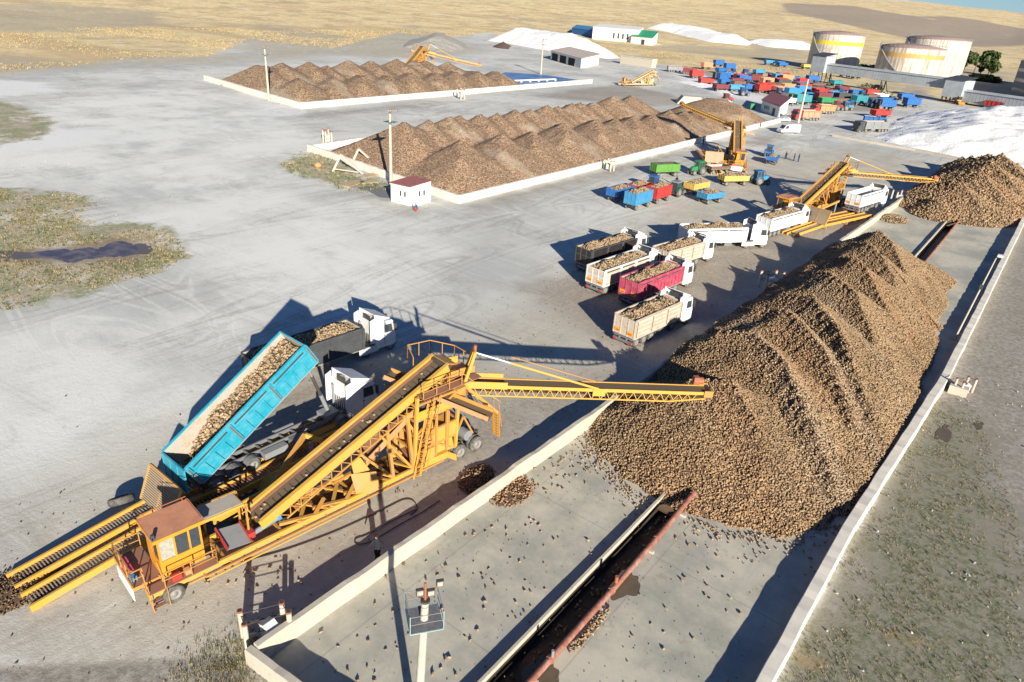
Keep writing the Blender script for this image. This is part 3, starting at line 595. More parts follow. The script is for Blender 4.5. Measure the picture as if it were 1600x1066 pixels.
wall_run([(-23.35, 12.1), (-22.55, 60), (-21.8, 108), (-20.95, 160), (-20.6, 182)], 1.15, 0.42, 'long pale concrete wall between the near yard and the truck lane', side=-1)
wall_run([(-23.45, 12.05), (-17.5, 12.6), (-10, 13.3), (-2.8, 14.0)], 1.0, 0.45, 'short end wall closing the near yard beside the weeds', side=-1)
wall_run([(-2.95, 14.5), (-2.95, 28), (-2.9, 42), (-2.3, 57), (-1.75, 71), (-1.6, 100), (-1.5, 150), (-0.6, 215)], 0.85, 0.72, 'long white-topped wall along the right side of the near yard', side=1, mat=FWALL)
wall_run([(-119, 87.4), (-96, 84.6), (-73.3, 81.9)], 1.25, 0.6, 'end wall of the middle beet yard running behind the white hut', side=1, mat=FWALL)
wall_run([(-73.2, 82.5), (-73.0, 130), (-73.0, 186), (-73, 232)], 1.25, 0.6, 'long front wall of the middle beet yard facing the tractors', side=1, mat=FWALL)
wall_run([(-119, 88.1), (-119.5, 104)], 1.1, 0.6, 'short back corner wall of the middle beet yard', side=-1, mat=FWALL)
wall_run([(-226, 127.8), (-195, 123.0), (-163.5, 118.8)], 1.5, 0.9, 'end wall of the farthest beet yard beside the light pole', side=1, mat=FWALL)
wall_run([(-163.4, 119.8), (-163.8, 190), (-164, 265)], 1.5, 0.9, 'long front wall of the farthest beet yard ending by the blue tarpaulin', side=1, mat=FWALL)
b = MB(); p = at(440, 172); b.add([tuple(at(x, y, 0.01)) for x, y in ((405, 175), (440, 168), (468, 170), (482, 176), (440, 182), (405, 180))], [(0, 1, 2, 3, 4, 5)], WALLW); tag(b.build('lime_patch'), kind='structure')

# ------------------------------------------------------------------ wheels
def wheel_mb(r, wd, dual=False):
    b = MB(); k = r*0.58
    prof = lambda o: [(k, o-wd/2), (r*0.9, o-wd/2), (r, o-wd*0.33), (r, o+wd*0.33), (r*0.9, o+wd/2), (k, o+wd/2)]
    b.lathe(prof(0), (0, 0, 0), 'y', 20, TYRE)
    if dual: b.lathe(prof(wd*1.12), (0, 0, 0), 'y', 20, TYRE)
    return b
def rim_mb(r, wd):
    b = MB(); k = r*0.6; b.lathe([(k, -wd*0.42), (k*0.86, -wd*0.30), (k*0.5, -wd*0.12), (k*0.42, -wd*0.40), (0.001, -wd*0.42)], (0, 0, 0), 'y', 20, RIM)
    b.lathe([(k, wd*0.42), (0.001, wd*0.3)], (0, 0, 0), 'y', 12, DARKM)
    return b
_wc = {}
def wheel(parent, x, y, z, r=0.52, wd=0.28, dual=False):
    """right-hand wheels (y<0) face -y, left-hand ones are turned round"""
    key = (r, wd, dual)
    if key not in _wc: _wc[key] = (wheel_mb(r, wd, dual).mesh('wheel'), rim_mb(r, wd).mesh('rim'))
    a = obj('wheel', _wc[key][0], (x, y, z), 0 if y < 0 else PI, parent); obj('rim', _wc[key][1], (0, 0, 0), 0, a); return a

# ------------------------------------------------------------------ tipper bodies, trucks
def tipper_box(L, W, H, outer, inner, trim, style='ribs', posts=3):
    """open body, origin at lower rear centre; returns body and tailgate builders"""
    b = MB(); t = 0.07
    for s in (-1, 1):
        y = s*W/2
        b.box(0.0, L, y-s*t, y, 0.0, H, outer); b.box(0.02, L-0.02, y-s*(t+0.012), y-s*t, 0.06, H-0.02, inner)
        for j in range(6): b.box(0.03, L-0.03, y-s*(t+0.04), y-s*(t+0.012), 0.1+j*H/6.3, 0.1+(j+0.72)*H/6.3, inner)
        b.box(-0.02, L+0.02, y-s*0.1, y+s*0.05, H, H+0.09, trim); b.box(0, L, y, y+s*0.045, 0, 0.14, trim)
        n = posts
        for i in range(n+1):
            x = i*(L-0.14)/n; b.box(x-0.06, x+0.2, y, y+s*0.12, 0.14, H, trim); b.box(x+0.02, x+0.12, y+s*0.12, y+s*0.15, 0.2, H*0.95, BROWNP if style in ('boards', 'ribs') else trim)
        if style == 'ribs':
            for i in range(n):
                xa = i*(L-0.14)/n+0.14; xb = (i+1)*(L-0.14)/n; m = 3
                for j in range(1, m+1):
                    x = xa+(xb-xa)*j/(m+1); b.prism([(x-0.09, 0.16), (x+0.09, 0.16), (x+0.05, H*0.64), (x-0.05, H*0.64)], y, y+s*0.11, outer)
                b.box(xa, xb, y, y+s*0.09, H*0.64, H*0.71, outer)
                b.box(xa+0.25, xb-0.25, y, y+s*0.015, H*0.80, H*0.87, DARKM)
        elif style == 'slats':
            k = 7
            for j in range(k):
                z = 0.2+j*(H-0.3)/k; b.box(0.14, L-0.14, y, y+s*0.03, z, z+(H-0.3)/k*0.72, outer)
            for i in range(n*4):
                x = 0.3+i*(L-0.5)/(n*4); b.box(x, x+0.05, y, y+s*0.045, 0.14, H*0.6, outer)
        elif style == 'boards':
            k = 4
            for j in range(k):
                z = 0.16+j*(H-0.2)/k; b.box(0.14, L-0.14, y, y+s*0.028, z, z+(H-0.2)/k-0.045, outer)
                b.box(0.14, L-0.14, y, y+s*0.006, z+(H-0.2)/k-0.045, z+(H-0.2)/k, BROWNP)
        else:
            b.box(0.14, L-0.14, y, y+s*0.012, H*0.82, H*0.9, DARKM)
            for i in range(8): x = 0.6+i*(L-1.2)/7; b.box(x-0.12, x+0.12, y, y+s*0.02, 0.2, 0.27, DARKM)
    b.box(0, L, -W/2, W/2, -0.08, 0.02, inner); b.box(L-0.07, L, -W/2, W/2, 0, H+0.12, outer); b.box(L-0.09, L-0.07, -W/2+0.1, W/2-0.1, 0.05, H, inner)
    g = MB(); g.box(-0.09, -0.02, -W/2, W/2, 0.03, H-0.03, outer)
    for y in (-W/2+0.05, -W/6, W/6, W/2-0.05): g.box(-0.13, -0.09, y-0.05, y+0.05, 0.03, H-0.02, trim)
    for z in (0.1, H*0.55, H-0.08): g.box(-0.125, -0.09, -W/2, W/2, z-0.04, z+0.04, trim)
    return b, g

def cab_mb(color, tall=True):
    """cab over engine, x 0..2.25 forward, floor at z 0 (=0.95 m)"""
    c = MB(); W = 2.45; y = W/2
    prof = [(0.0, 0.0), (0.35, -0.35), (2.1, -0.45), (2.28, -0.35), (2.30, 0.55), (2.22, 0.9), (2.02, 1.95), (1.85, 2.15), (0.0, 2.2)]
    c.prism(prof, -y, y, color)
    d = MB()   # roof spoiler, open at the back
    if tall:
        d.plate((0.02, -y*0.92, 2.98), (1.75, -y*0.86, 2.24), (1.75, y*0.86, 2.24), (0.02, y*0.92, 2.98), 0.05, color)
        for s in (-1, 1):
            d.add([(0.02, s*y*0.92, 2.21), (1.75, s*y*0.86, 2.21), (1.75, s*y*0.86, 2.26), (0.02, s*y*0.92, 2.99), (0.02, s*(y*0.92-0.05), 2.21), (1.75, s*(y*0.86-0.05), 2.21), (1.75, s*(y*0.86-0.05), 2.26), (0.02, s*(y*0.92-0.05), 2.99)],
                  [(0, 1, 2, 3), (7, 6, 5, 4), (0, 3, 7, 4), (0, 4, 5, 1)], color)
            # side fairings behind the cab
            d.plate((-0.55, s*y, 0.35), (0.0, s*y, 0.35), (0.0, s*y, 2.75), (-0.55, s*y*0.97, 2.6), 0.04, color)
        d.box(-0.02, 0.02, -0.5, 0.5, 2.25, 2.7, DARKM)
    g = MB()
    g.quad((2.235, -1.08, 0.98), (2.235, 1.08, 0.98), (2.045, 1.02, 1.9), (2.045, -1.02, 1.9), GLASS)
    sw = []
    for s in (-1, 1):
        k = MB(); k.quad((1.05, s*(y+0.006), 1.0), (1.98, s*(y+0.006), 0.95), (1.85, s*(y+0.006), 1.75), (1.05, s*(y+0.006), 1.8), GLASS)
        k.box(1.0, 1.03, s*y, s*(y+0.012), -0.1, 1.9, DARKM); k.box(0.95, 1.15, s*y, s*(y+0.02), 0.75, 0.81, DARKM); sw.append(k)
    gr = MB(); gr.box(2.30, 2.33, -0.85, 0.85, -0.05, 0.5, DARKM); gr.box(2.2, 2.36, -1.22, 1.22, -0.5, -0.28, DARKM)
    hl = [];
    for s in (-1, 1): k = MB(); k.box(2.28, 2.37, s*0.78, s*1.12, -0.26, -0.08, LGLASS); hl.append(k)
    mr = []
    for s in (-1, 1):
        k = MB(); k.bar((1.95, s*y, 1.75), (2.15, s*(y+0.22), 1.7), 0.04, None, DARKM); k.box(2.05, 2.2, s*(y+0.12), s*(y+0.3), 1.05, 1.72, DARKM); mr.append(k)
    return c, d, g, sw, gr, hl, mr

def chassis_mb(L, cabx, axles, white_skirt=None, mud=True):
    b = MB()
    for s in (-1, 1):
        b.bar((0.1, s*0.42, 0.88), (cabx+1.9, s*0.42, 0.88), 0.1, 0.26, CHAS)
        for x, r in axles[:-1]:
            if mud:
                n = 8
                for i in range(n):
                    a0 = PI*(0.08+0.84*i/n); a1 = PI*(0.08+0.84*(i+1)/n); rr = 0.62
                    b.plate((x+rr*math.cos(a1), s*0.72, 0.52+rr*math.sin(a1)), (x+rr*math.cos(a0), s*0.72, 0.52+rr*math.sin(a0)), (x+rr*math.cos(a0), s*1.24, 0.52+rr*math.sin(a0)), (x+rr*math.cos(a1), s*1.24, 0.52+rr*math.sin(a1)), 0.025, CHAS)
    for i in range(int(cabx/0.9)): b.box(0.3+i*0.9, 0.4+i*0.9, -0.42, 0.42, 0.82, 0.96, CHAS)
    for x, r in axles: b.cyl((x, -0.9, 0.52), (x, 0.9, 0.52), 0.09, 0.09, 8, DARKM)
    b.box(0.12, 0.24, -1.14, 1.14, 0.48, 0.74, CHAS); b.box(0.1, 0.6, -1.1, 1.1, 0.95, 1.1, CHAS)
    for s in (-1, 1): b.box(0.3, 0.34, s*0.7, s*1.14, 0.25, 1.0, DARKM)
    ax = sorted(a[0] for a in axles); gap = [(p, q) for p, q in zip(ax[:-1], ax[1:]) if q-p > 2.4]
    for p, q in gap[:1]:
        m = (p+q)/2; b.box(m-0.6, m+0.55, -1.18, -0.55, 0.5, 0.98, CHAS); b.cyl((m-0.8, 0.85, 0.7), (m+0.7, 0.85, 0.7), 0.28, 0.28, 12, GREYM)
    if white_skirt:
        for s in (-1, 1): b.box(cabx-1.75, cabx+0.35, s*1.14, s*1.2, 0.42, 1.0, white_skirt)
        b.box(cabx-1.75, cabx+0.0, -1.14, 1.14, 0.99, 1.03, CHAS)
    for i in range(5): b.cyl((cabx-0.35-i*0.09, -0.7+i*0.1, 1.2), (cabx-0.3, -0.6+i*0.25, 2.0), 0.035, 0.035, 6, DARKM)
    b.cyl((cabx-0.35, 0.6, 0.7), (cabx-0.35, 0.6, 2.9), 0.09, 0.09, 8, GREYM)
    return b

LOADS = {}
def load_mesh(L, W, Hp, v=0):
    key = (L, W, Hp, v)
    if key not in LOADS:
        ph = v*1.7
        def hf(X, Y):
            ex = np.minimum(X, L-X); ey = np.minimum(Y+W/2, W/2-Y)
            crown = Hp*np.clip(ey/(W/2), 0, 1)**0.8*np.clip(ex/1.2, 0, 1)**0.7*(0.72+0.35*np.sin(X*2.0+ph)*0.6+0.28*fnoise(X, Y, 0.7, ph))
            return 0.35+crown+(fnoise(X, Y, 2.2, ph)-0.5)*0.12
        LOADS[key] = heap_mesh('beet_load', hf, 0.05, L-0.05, -W/2+0.05, W/2-0.05, 0.3, 0.115, 62)
    return LOADS[key]

def truck(label, x, y, h, cabc, outer, trim, inner=PLANK, style='ribs', L=9.3, Hb=1.95, W=2.55, load=True, semi=True, tall=True, floor=1.12, z=0.0, tilt=0.0, loadlabel=None, skirt=WHITE, v=0, group='beet trucks waiting in the yard', rear_panels=True, name='tipper_truck'):
    root = empty(name, (x, y, z), h, label, 'truck', group)
    cabx = L+1.55 if semi else L+0.5
    axles = [(1.2, 0), (2.5, 0), (3.8, 0), (cabx-0.85, 0), (cabx+1.75, 1)] if semi else [(1.0, 0), (2.25, 0), (3.5, 0), (cabx-1.1, 0), (cabx+1.5, 1)]
    if tilt or skirt is None: axles = axles
    chassis_mb(L, cabx, axles, skirt if semi else None).build('chassis', root)
    for ax, front in axles:
        for s in (-1, 1): wheel(root, ax, s*(1.08 if front else 0.98), 0.52, 0.52, 0.27, False)
    b, g = tipper_box(L, W, Hb, outer, inner, trim, style)
    piv = (0.25, 0, floor)
    body = b.build('tipper_body', root, piv, (0, -tilt, 0))
    gate = g.build('tailgate', body)
    if tilt:
        for vv in gate.data.vertices: vv.co.z -= Hb
        gate.location = (-0.02, 0, Hb); gate.rotation_euler = (0, tilt, 0)
    if rear_panels and not tilt:
        for s in (-1, 1):
            k = MB(); k.box(-0.15, -0.132, s*0.42, s*1.1, 0.28, 0.66, TAILO); k.box(-0.158, -0.151, s*0.5, s*0.95, 0.36, 0.46, TAILR); k.build('marker_board', body)
    for s in (-1, 1): k = MB(); k.box(0.08, 0.12, s*0.75, s*1.1, 0.52, 0.68, TAILR); k.build('tail_lamp', root)
    if tilt:
        tip = Vector((piv[0]+math.cos(tilt)*(L-0.3), 0, floor+math.sin(tilt)*(L-0.3))); ft = Vector((cabx-1.2, 0, 1.0)); k = MB(); d = tip-ft
        k.cyl(ft, ft+d*0.35, 0.15, 0.15, 12, GREYM); k.cyl(ft+d*0.35, ft+d*0.68, 0.12, 0.12, 12, DARKM); k.cyl(ft+d*0.68, tip, 0.085, 0.085, 12, GREYM); k.build('hydraulic_ram', root)
        k = MB(); k.box(L*0.45, L*0.62, -1.15, -0.6, 0.5, 0.95, GREYM); k.build('tool_box', root); k = MB(); k.box(cabx-1.9, cabx-0.7, -0.55, 0.55, 0.95, 1.3, GREYM); k.build('fluid_tank', root)
    c, d, gl, sw, gr, hl, mr = cab_mb(cabc, tall)
    cab = c.build('cab', root, (cabx, 0, 0.95)); gl.build('windscreen', cab); gr.build('grille', cab)
    if tall: d.build('roof_spoiler', cab)
    for k in sw: k.build('side_window', cab)
    for k in hl: k.build('headlight', cab)
    for k in mr: k.build('mirror', cab)
    if load:
        lo = obj('beet_load', load_mesh(L-0.2, W-0.2, 0.75, v)); lo.matrix_world = Matrix.Translation((x, y, z)) @ Matrix.Rotation(h, 4, 'Z') @ Matrix.Translation((piv[0]+0.1, 0, floor+Hb-0.62)) 
        tag(lo, loadlabel or ('heaped beets filling the '+label), 'beets', kind='stuff')
    return root
D = math.radians
truck('white cab truck with rusty cream boarded body, nearest of the parked row', -28.1, 55.8, D(83.5), WHITE, WHITEW, WHITEW, style='boards', L=7.9, semi=False, skirt=None, v=0, loadlabel='brown beets heaped in the cream boarded truck nearest the pile')
truck('truck with crimson pink body in the parked row', -32.9, 65.0, D(83.5), WHITE, PINK, PINK, L=8.9, semi=False, skirt=None, v=1, loadlabel='beets heaped level with the crimson truck body')
truck('truck with cream panelled body between the black and the crimson trucks', -37.5, 65.4, D(84), WHITE, WHITEW, WHITE, style='plain', L=9.0, semi=False, v=2, loadlabel='beets heaped in the cream panelled truck')
truck('truck with black body, leftmost of the parked row', -42.3, 70.3, D(82.5), WHITE, BLACKP, DKGREY, style='slats', L=9.0, semi=False, v=3, loadlabel='beets heaped in the black truck body', rear_panels=False)
truck('white truck with short dirty white body, front of the parked row', -35.6, 77.6, D(79), WHITE, WHITEW, WHITEW, style='boards', L=7.4, semi=False, skirt=None, v=1, loadlabel='beets heaped in the short white body at the front of the row')
truck('long white truck standing crosswise with clean smooth body', -38.0, 89.0, D(54), WHITE, WHITE, WHITE, style='plain', L=9.3, semi=True, v=2, loadlabel='low rusty brown beet load in the long clean white body', inner=WHITE, rear_panels=False)
truck('white truck with its cab against the second loading machine', -31.9, 103.6, D(79.5), WHITE, WHITE, WHITE, style='plain', L=9.2, semi=False, v=0, loadlabel='beets heaped in the white truck body by the second loading machine', inner=WHITE)
truck('white tipper parked beneath the boom of the second loading machine', -25.2, 127.0, D(80), WHITE, WHITE, WHITE, style='plain', L=8.6, semi=False, load=False, inner=WHITE, z=0.85, floor=1.3)
truck('white tractor unit with long dark grey slatted body behind the tipped truck', -45.5, 26.4, D(85.5), WHITE, DKGREY, DKGREY, style='slats', L=10.0, Hb=2.0, semi=True, v=3, loadlabel='pale beets heaped in the dark grey slatted body', rear_panels=False)

# the tipped truck
TH = D(88.0); TZ = 0.85; TILT = D(31); TX, TY = -36.55, 16.3
tt = truck('truck tipping its turquoise body up over the loading machine', TX, TY, TH, WHITE, TURQ, TURQ, inner=PLANK, style='ribs', L=10.3, Hb=1.75, W=2.75, load=False, semi=True, floor=1.15, z=TZ, tilt=TILT, skirt=None, group=None)
def tl_h(X, Y):
    L = 10.1; s = np.clip((X-0.5)/3.0, 0, 1)
    return 0.12+s*(0.95+0.25*fnoise(X, Y, 0.8))-0.35*np.exp(-((Y+0.35)/0.5)**2)*(1-np.clip((X-5)/4, 0, 1))+0.1*np.clip(X/10, 0, 1)+(fnoise(X, Y, 2.5)-0.5)*0.1
lm = heap_mesh('beet_load', tl_h, 0.1, 10.05, -1.26, 1.26, 0.3, 0.115, 60)
lo = obj('beet_load', lm); lo.matrix_world = Matrix.Translation((TX, TY, TZ)) @ Matrix.Rotation(TH, 4, 'Z') @ Matrix.Translation((0.25, 0, 1.15)) @ Matrix.Rotation(-TILT, 4, 'Y')
tag(lo, 'beets sliding down inside the raised turquoise truck body', 'beets', kind='stuff')

# ------------------------------------------------------------------ loading machine (stacker)
def rail_mb(b, pts, h=1.0, mat=YEL, mid=True, n=None):
    """hand rail along points of the deck edge"""
    P = [Vector(p) for p in pts]
    for a, c in zip(P[:-1], P[1:]):
        L = (c-a).length; k = max(1, round(L/1.1))
        for i in range(k+1): q = a.lerp(c, i/k); b.bar(q, q+Vector((0, 0, h)), 0.05, None, mat)
        b.bar(a+Vector((0, 0, h)), c+Vector((0, 0, h)), 0.055, None, mat)
        if mid: b.bar(a+Vector((0, 0, h*0.5)), c+Vector((0, 0, h*0.5)), 0.04, None, mat)
def grate(b, x0, x1, y0, y1, z0, z1, mat, step=0.28, w=0.11, edge=YEL, eh=0.22):
    """sloping grate of cross bars between two side beams"""
    n = int((x1-x0)/step)
    for i in range(n+1):
        f = i/n; x = x0+(x1-x0)*f; z = z0+(z1-z0)*f; b.bar((x, y0, z), (x, y1, z), w, 0.07, mat)
    for y in (y0, y1): b.bar((x0-0.3, y, z0-0.0), (x1, y, z1), 0.14, eh, edge)

def make_stacker(loc, h, label, boom_rot=D(-38.6), boom_tilt=0.033, paint=YEL, bright=YEL2, roof=ROOF, sc=1.0, detail=True, blen=18.0, ramp=True):
    root = empty('beet_loading_machine', loc, h, label, 'loading machine', 'beet loading machines'); root.scale = (sc, sc, sc)
    # chassis
    b = MB()
    for y in (0.05, 2.25): b.bar((-0.2, y, 0.95), (20.0, y, 0.95), 0.16, 0.34, bright); b.bar((1.8, y-0.02, 0.55), (19.5, y-0.02, 0.55), 0.09, 0.12, paint)
    b.bar((2.6, -0.3, 0.8), (16.8, -0.3, 0.8), 0.12, 0.10, paint); b.bar((2.6, -0.42, 0.62), (12.8, -0.42, 0.62), 0.07, 0.07, bright)
    for i in range(12): b.bar((0.5+i*1.7, 0.05, 0.95), (0.5+i*1.7, 2.25, 0.95), 0.12, 0.2, paint)
    for i in range(10): b.bar((2.6+i*1.5, -0.3, 0.8), (2.6+i*1.5, 0.05, 0.8), 0.08, 0.08, paint)
    zc = lambda u: 1.55+(u-6.3)*0.418
    for u in (9.4, 11.6, 13.8):
        for y in (0.05, 2.25): b.bar((u, y, 1.1), (u-2.0, 0.6+y*0.6, 1.15), 0.2, 0.2, paint); b.bar((u, y, 1.1), (u+1.0, 0.6+y*0.6, 1.5), 0.18, 0.18, paint)
        b.bar((u-1.0, 0.05, 1.12), (u+0.8, 2.25, 1.12), 0.22, 0.12, bright); b.bar((u+1.0, 0.05, 1.1), (u-0.6, 2.25, 1.1), 0.16, 0.12, paint)
    for u in (15.2, 16.8, 18.6):
        for y in (0.05, 2.25):
            b.bar((u, y, 1.1), (u, y*0.55+0.65, zc(u)-0.75), 0.20, 0.2, paint); b.bar((u, y, 1.1), (u-2.1, y*0.55+0.65, zc(u-2.1)-0.75), 0.16, 0.16, paint)
        b.bar((u, 0.05, 1.1), (u, 2.25, 1.1), 0.1, 0.1, paint); b.bar((u, 0.05, 1.12), (u-1.1, 2.25, 1.12), 0.14, 0.08, bright)
    b.box(8.0, 19.0, 0.35, 1.95, 0.62, 0.68, BELT)
    b.build('chassis', root)
    # skid plate folded panels on the side
    b = MB(); b.plate((12.4, 0.15, 1.15), (13.9, -0.35, 1.0), (13.9, 0.1, 2.2), (12.4, 0.7, 2.35), 0.06, paint); b.plate((14.2, 0.15, 1.1), (12.6, 0.1, 1.1), (12.6, 0.9, 3.1), (13.3, 0.9, 3.1), 0.06, bright); b.build('side_plate', root)
    # main inclined conveyor
    p0 = Vector((6.3, 0, 1.55)); p1 = Vector((20.2, 0, 7.35)); b = MB()
    for y in (0.62, 2.28): b.bar(p0+Vector((0, y, 0.12)), p1+Vector((0, y, 0.12)), 0.10, 0.62, bright); b.bar(p0+Vector((0, y, 0.45)), p1+Vector((0, y, 0.45)), 0.26, 0.05, bright)
    for s, y in ((-1, 0.66), (1, 2.24)): b.bar(p0+Vector((0, y-s*0.16, 0.22)), p1+Vector((0, y-s*0.16, 0.22)), 0.22, 0.03, DECK)
    dr = (p1-p0).normalized(); lo = Vector((0, 0, -0.85)); n = 18
    for y in (0.56, 2.34):
        b.bar(p0+lo+Vector((1.6, y, 0.67)), p1+lo+Vector((0, y, 0)), 0.07, 0.09, paint)
        for i in range(n):
            a = p0.lerp(p1, (i+1.6)/(n+1.5)); c = p0.lerp(p1, (i+2.6)/(n+1.5))
            b.bar(a+Vector((0, y, -0.15)), c+lo+Vector((0, y, 0)), 0.05, 0.05, paint)
            b.bar(c+lo+Vector((0, y, 0)), c+Vector((0, y, -0.15)), 0.05, 0.05, paint)
    b.build('inclined_conveyor', root)
    b = MB(); b.bar(p0+Vector((0, 1.45, 0.10)), p1+Vector((0, 1.45, 0.10)), 1.42, 0.06, BELT); b.bar(p0+Vector((0, 1.45, -0.55)), p1+Vector((0, 1.45, -0.55)), 1.2, 0.04, BELT)
    for i in range(36): q = p0.lerp(p1, (i+0.5)/36)+Vector((0, 0, 0.15)); b.bar(q+Vector((0, 1.0, 0)), q+Vector((0, 1.75, 0)), 0.04, 0.035, DARKM)
    for i in range(40):
        if random.random() < 0.6: q = p0.lerp(p1, random.random())+Vector((0, 1.45+random.uniform(-0.5, 0.5), 0.17)); b.box(q.x-0.06, q.x+0.06, q.y-0.06, q.y+0.06, q.z, q.z+0.09, BEETC)
    b.build('conveyor_belt', root)
    b = MB(); b.cyl(p1+Vector((0, 0.6, 0.12)), p1+Vector((0, 2.3, 0.12)), 0.24, 0.24, 12, DARKM); b.plate(p1+Vector((-0.1, 0.62, 0.4)), p1+Vector((0.75, 0.62, 0.1)), p1+Vector((0.75, 2.28, 0.1)), p1+Vector((-0.1, 2.28, 0.4)), 0.05, paint); b.build('head_drum', root)
    # lower return chute under the conveyor
    b = MB(); b.plate((13.6, 0.9, 2.4), (17.6, 0.9, 4.9), (17.6, 2.1, 4.9), (13.6, 2.1, 2.4), 0.07, DECK); b.plate((13.6, 0.75, 2.35), (17.6, 0.75, 4.85), (17.6, 0.75, 5.3), (13.6, 0.75, 2.9), 0.05, SALM); b.build('dirt_chute', root)
    # hopper and cross feed
    b = MB()
    b.box(3.9, 8.2, 2.5, 6.9, 0.35, 0.5, DARKM); b.plate((4.0, 2.5, 0.5), (4.0, 7.0, 0.5), (3.3, 7.0, 1.5), (3.3, 2.5, 1.5), 0.06, paint)
    b.plate((8.2, 2.6, 0.45), (8.2, 5.4, 0.45), (9.2, 5.4, 1.45), (9.2, 2.6, 1.45), 0.06, paint); b.bar((3.2, 7.6, 0.85), (3.2, 2.4, 0.9), 0.14, 0.35, bright); b.bar((4.4, 2.6, 1.75), (9.0, 3.6, 1.5), 0.12, 0.5, bright)
    b.plate((5.6, 2.4, 1.5), (8.2, 2.7, 1.5), (8.2, 3.6, 0.6), (5.6, 3.4, 0.6), 0.06, bright); b.box(4.3, 4.42, 2.6, 3.9, 1.8, 1.9, paint)
    for i in range(4): b.bar((4.0+i*0.55, 2.75, 2.0), (4.25+i*0.55, 4.0, 2.0), 0.10, 0.10, PLANK)
    b.bar((3.9, 2.7, 2.0), (6.1, 2.7, 2.0), 0.12, 0.12, paint); b.bar((4.1, 4.05, 2.0), (6.4, 4.05, 2.0), 0.12, 0.12, paint)
    for x, y in ((3.9, 2.7), (6.1, 2.7), (4.1, 4.05), (6.4, 4.05)): b.bar((x, y, 0.5), (x, y, 2.0), 0.12, None, paint)
    b.build('feed_hopper', root)
    b = MB(); b.plate((4.2, 0.35, 1.25), (5.5, 0.35, 1.05), (5.5, 1.75, 1.5), (4.2, 1.75, 1.75), 0.05, GREYM)
    b.bar((4.15, 0.3, 1.35), (4.15, 1.8, 1.85), 0.08, 0.25, RED); b.bar((5.55, 0.3, 1.12), (5.55, 1.8, 1.6), 0.06, 0.12, RED); b.build('sorting_tray', root)
    b = MB(); b.plate((3.2, 0.95, 3.45), (5.5, 0.95, 3.45), (5.5, 2.05, 3.5), (3.2, 2.05, 3.5), 0.06, PLANK); b.bar((3.1, 0.9, 3.4), (5.6, 0.9, 3.4), 0.08, 0.16, bright); b.plate((5.5, 0.9, 3.5), (5.9, 0.9, 2.6), (5.9, 2.1, 2.6), (5.5, 2.1, 3.5), 0.05, bright)
    for y in (0.95, 2.05): b.bar((5.7, y, 0.9), (5.7, y, 3.4), 0.1, None, paint)
    b.build('belt_guard', root)
    b = MB(); b.cyl((5.8, 0.8, 1.2), (7.4, 0.8, 1.5), 0.16, 0.16, 10, GREYM); b.box(5.5, 5.9, 0.55, 1.05, 1.1, 1.5, RED); b.cyl((7.4, 0.8, 1.5), (7.6, 0.8, 1.55), 0.22, 0.22, 10, LBLUE); b.build('drive_motor', root)
    # cab
    b = MB(); x0, x1, y0, y1 = 0.75, 3.0, 0.5, 2.35
    b.box(x0, x1, y0, y1, 1.3, 2.35, ORG)
    for x in (x0+0.05, x0+0.85, x0+1.6, x1-0.05):
        for y in (y0+0.05, y1-0.05): b.bar((x, y, 2.35), (x, y, 3.9), 0.1, None, ORG)
    for y in (y0+0.9,):
        for x in (x0+0.05, x1-0.05): b.bar((x, y, 2.35), (x, y, 3.9), 0.08, None, ORG)
    b.box(x0, x1, y0, y1, 3.72, 3.95, ORG); b.box(x1-0.04, x1, y0+0.9, y1, 2.3, 3.8, ORG); b.box(x0, x0+0.04, y0+1.1, y1, 2.3, 3.8, ORG)
    b.box(x0+0.3, x0+0.9, y0+0.7, y0+1.2, 2.0, 2.9, DKGREY)
    cab = b.build('operator_cab', root)
    b = MB(); b.box(x0-0.22, x1+0.22, y0-0.25, y1+0.2, 3.97, 4.05, roof); b.box(x0-0.22, x1+0.22, y0-0.27, y0-0.25, 3.85, 4.06, ORG); b.box(x0-0.24, x0-0.22, y0-0.25, y1+0.2, 3.85, 4.06, ORG)
    for x in (0.9, 2.9): b.bar((x, y1+0.12, 4.05), (x, y1+0.12, 4.3), 0.04, None, RUST)
    b.bar((0.7, y1+0.12, 4.3), (3.1, y1+0.12, 4.3), 0.04, None, RUST); b.bar((3.1, 0.4, 4.2), (3.1, 2.4, 4.2), 0.05, None, RUST); b.build('cab_roof', cab)
    for xa, xb, gm in ((x0+0.1, x0+0.8, LGLASS), (x0+0.9, x0+1.55, GLASS), (x0+1.65, x1-0.1, GLASS)): b = MB(); b.box(xa, xb, y0+0.02, y0+0.035, 2.38, 3.7, gm); b.build('window', cab)
    for ya, yb in ((y0+0.1, y0+0.85), (y0+0.95, y0+1.1)): b = MB(); b.box(x0+0.02, x0+0.035, ya, yb, 2.38, 3.7, GLASS); b.build('window', cab)
    b = MB(); b.box(0.55, 0.7, 0.35, 0.5, 4.06, 4.35, DKGREY); b.box(0.5, 0.62, 0.35, 0.5, 4.06, 4.2, BLUE); b.build('beacon', cab)
    # decks and rails
    b = MB(); b.box(-0.65, 0.75, 0.75, 3.7, 1.22, 1.3, DECK); b.box(-0.2, 3.4, -0.25, 0.45, 1.22, 1.28, DECK); b.box(-0.66, 0.75, 0.72, 0.76, 1.1, 1.32, paint); b.box(-0.68, -0.64, 0.75, 3.7, 1.05, 1.32, bright); b.build('deck', root)
    b = MB(); rail_mb(b, [(-0.62, 0.8, 1.3), (-0.62, 3.65, 1.3), (0.7, 3.65, 1.3)], 1.0, paint); rail_mb(b, [(0.6, -0.22, 1.28), (3.35, -0.22, 1.28), (3.35, 0.4, 1.28)], 0.95, paint); rail_mb(b, [(-0.62, 0.8, 1.3), (-0.1, 0.8, 1.3)], 1.0, paint); b.build('hand_rail', root)
    b = MB()
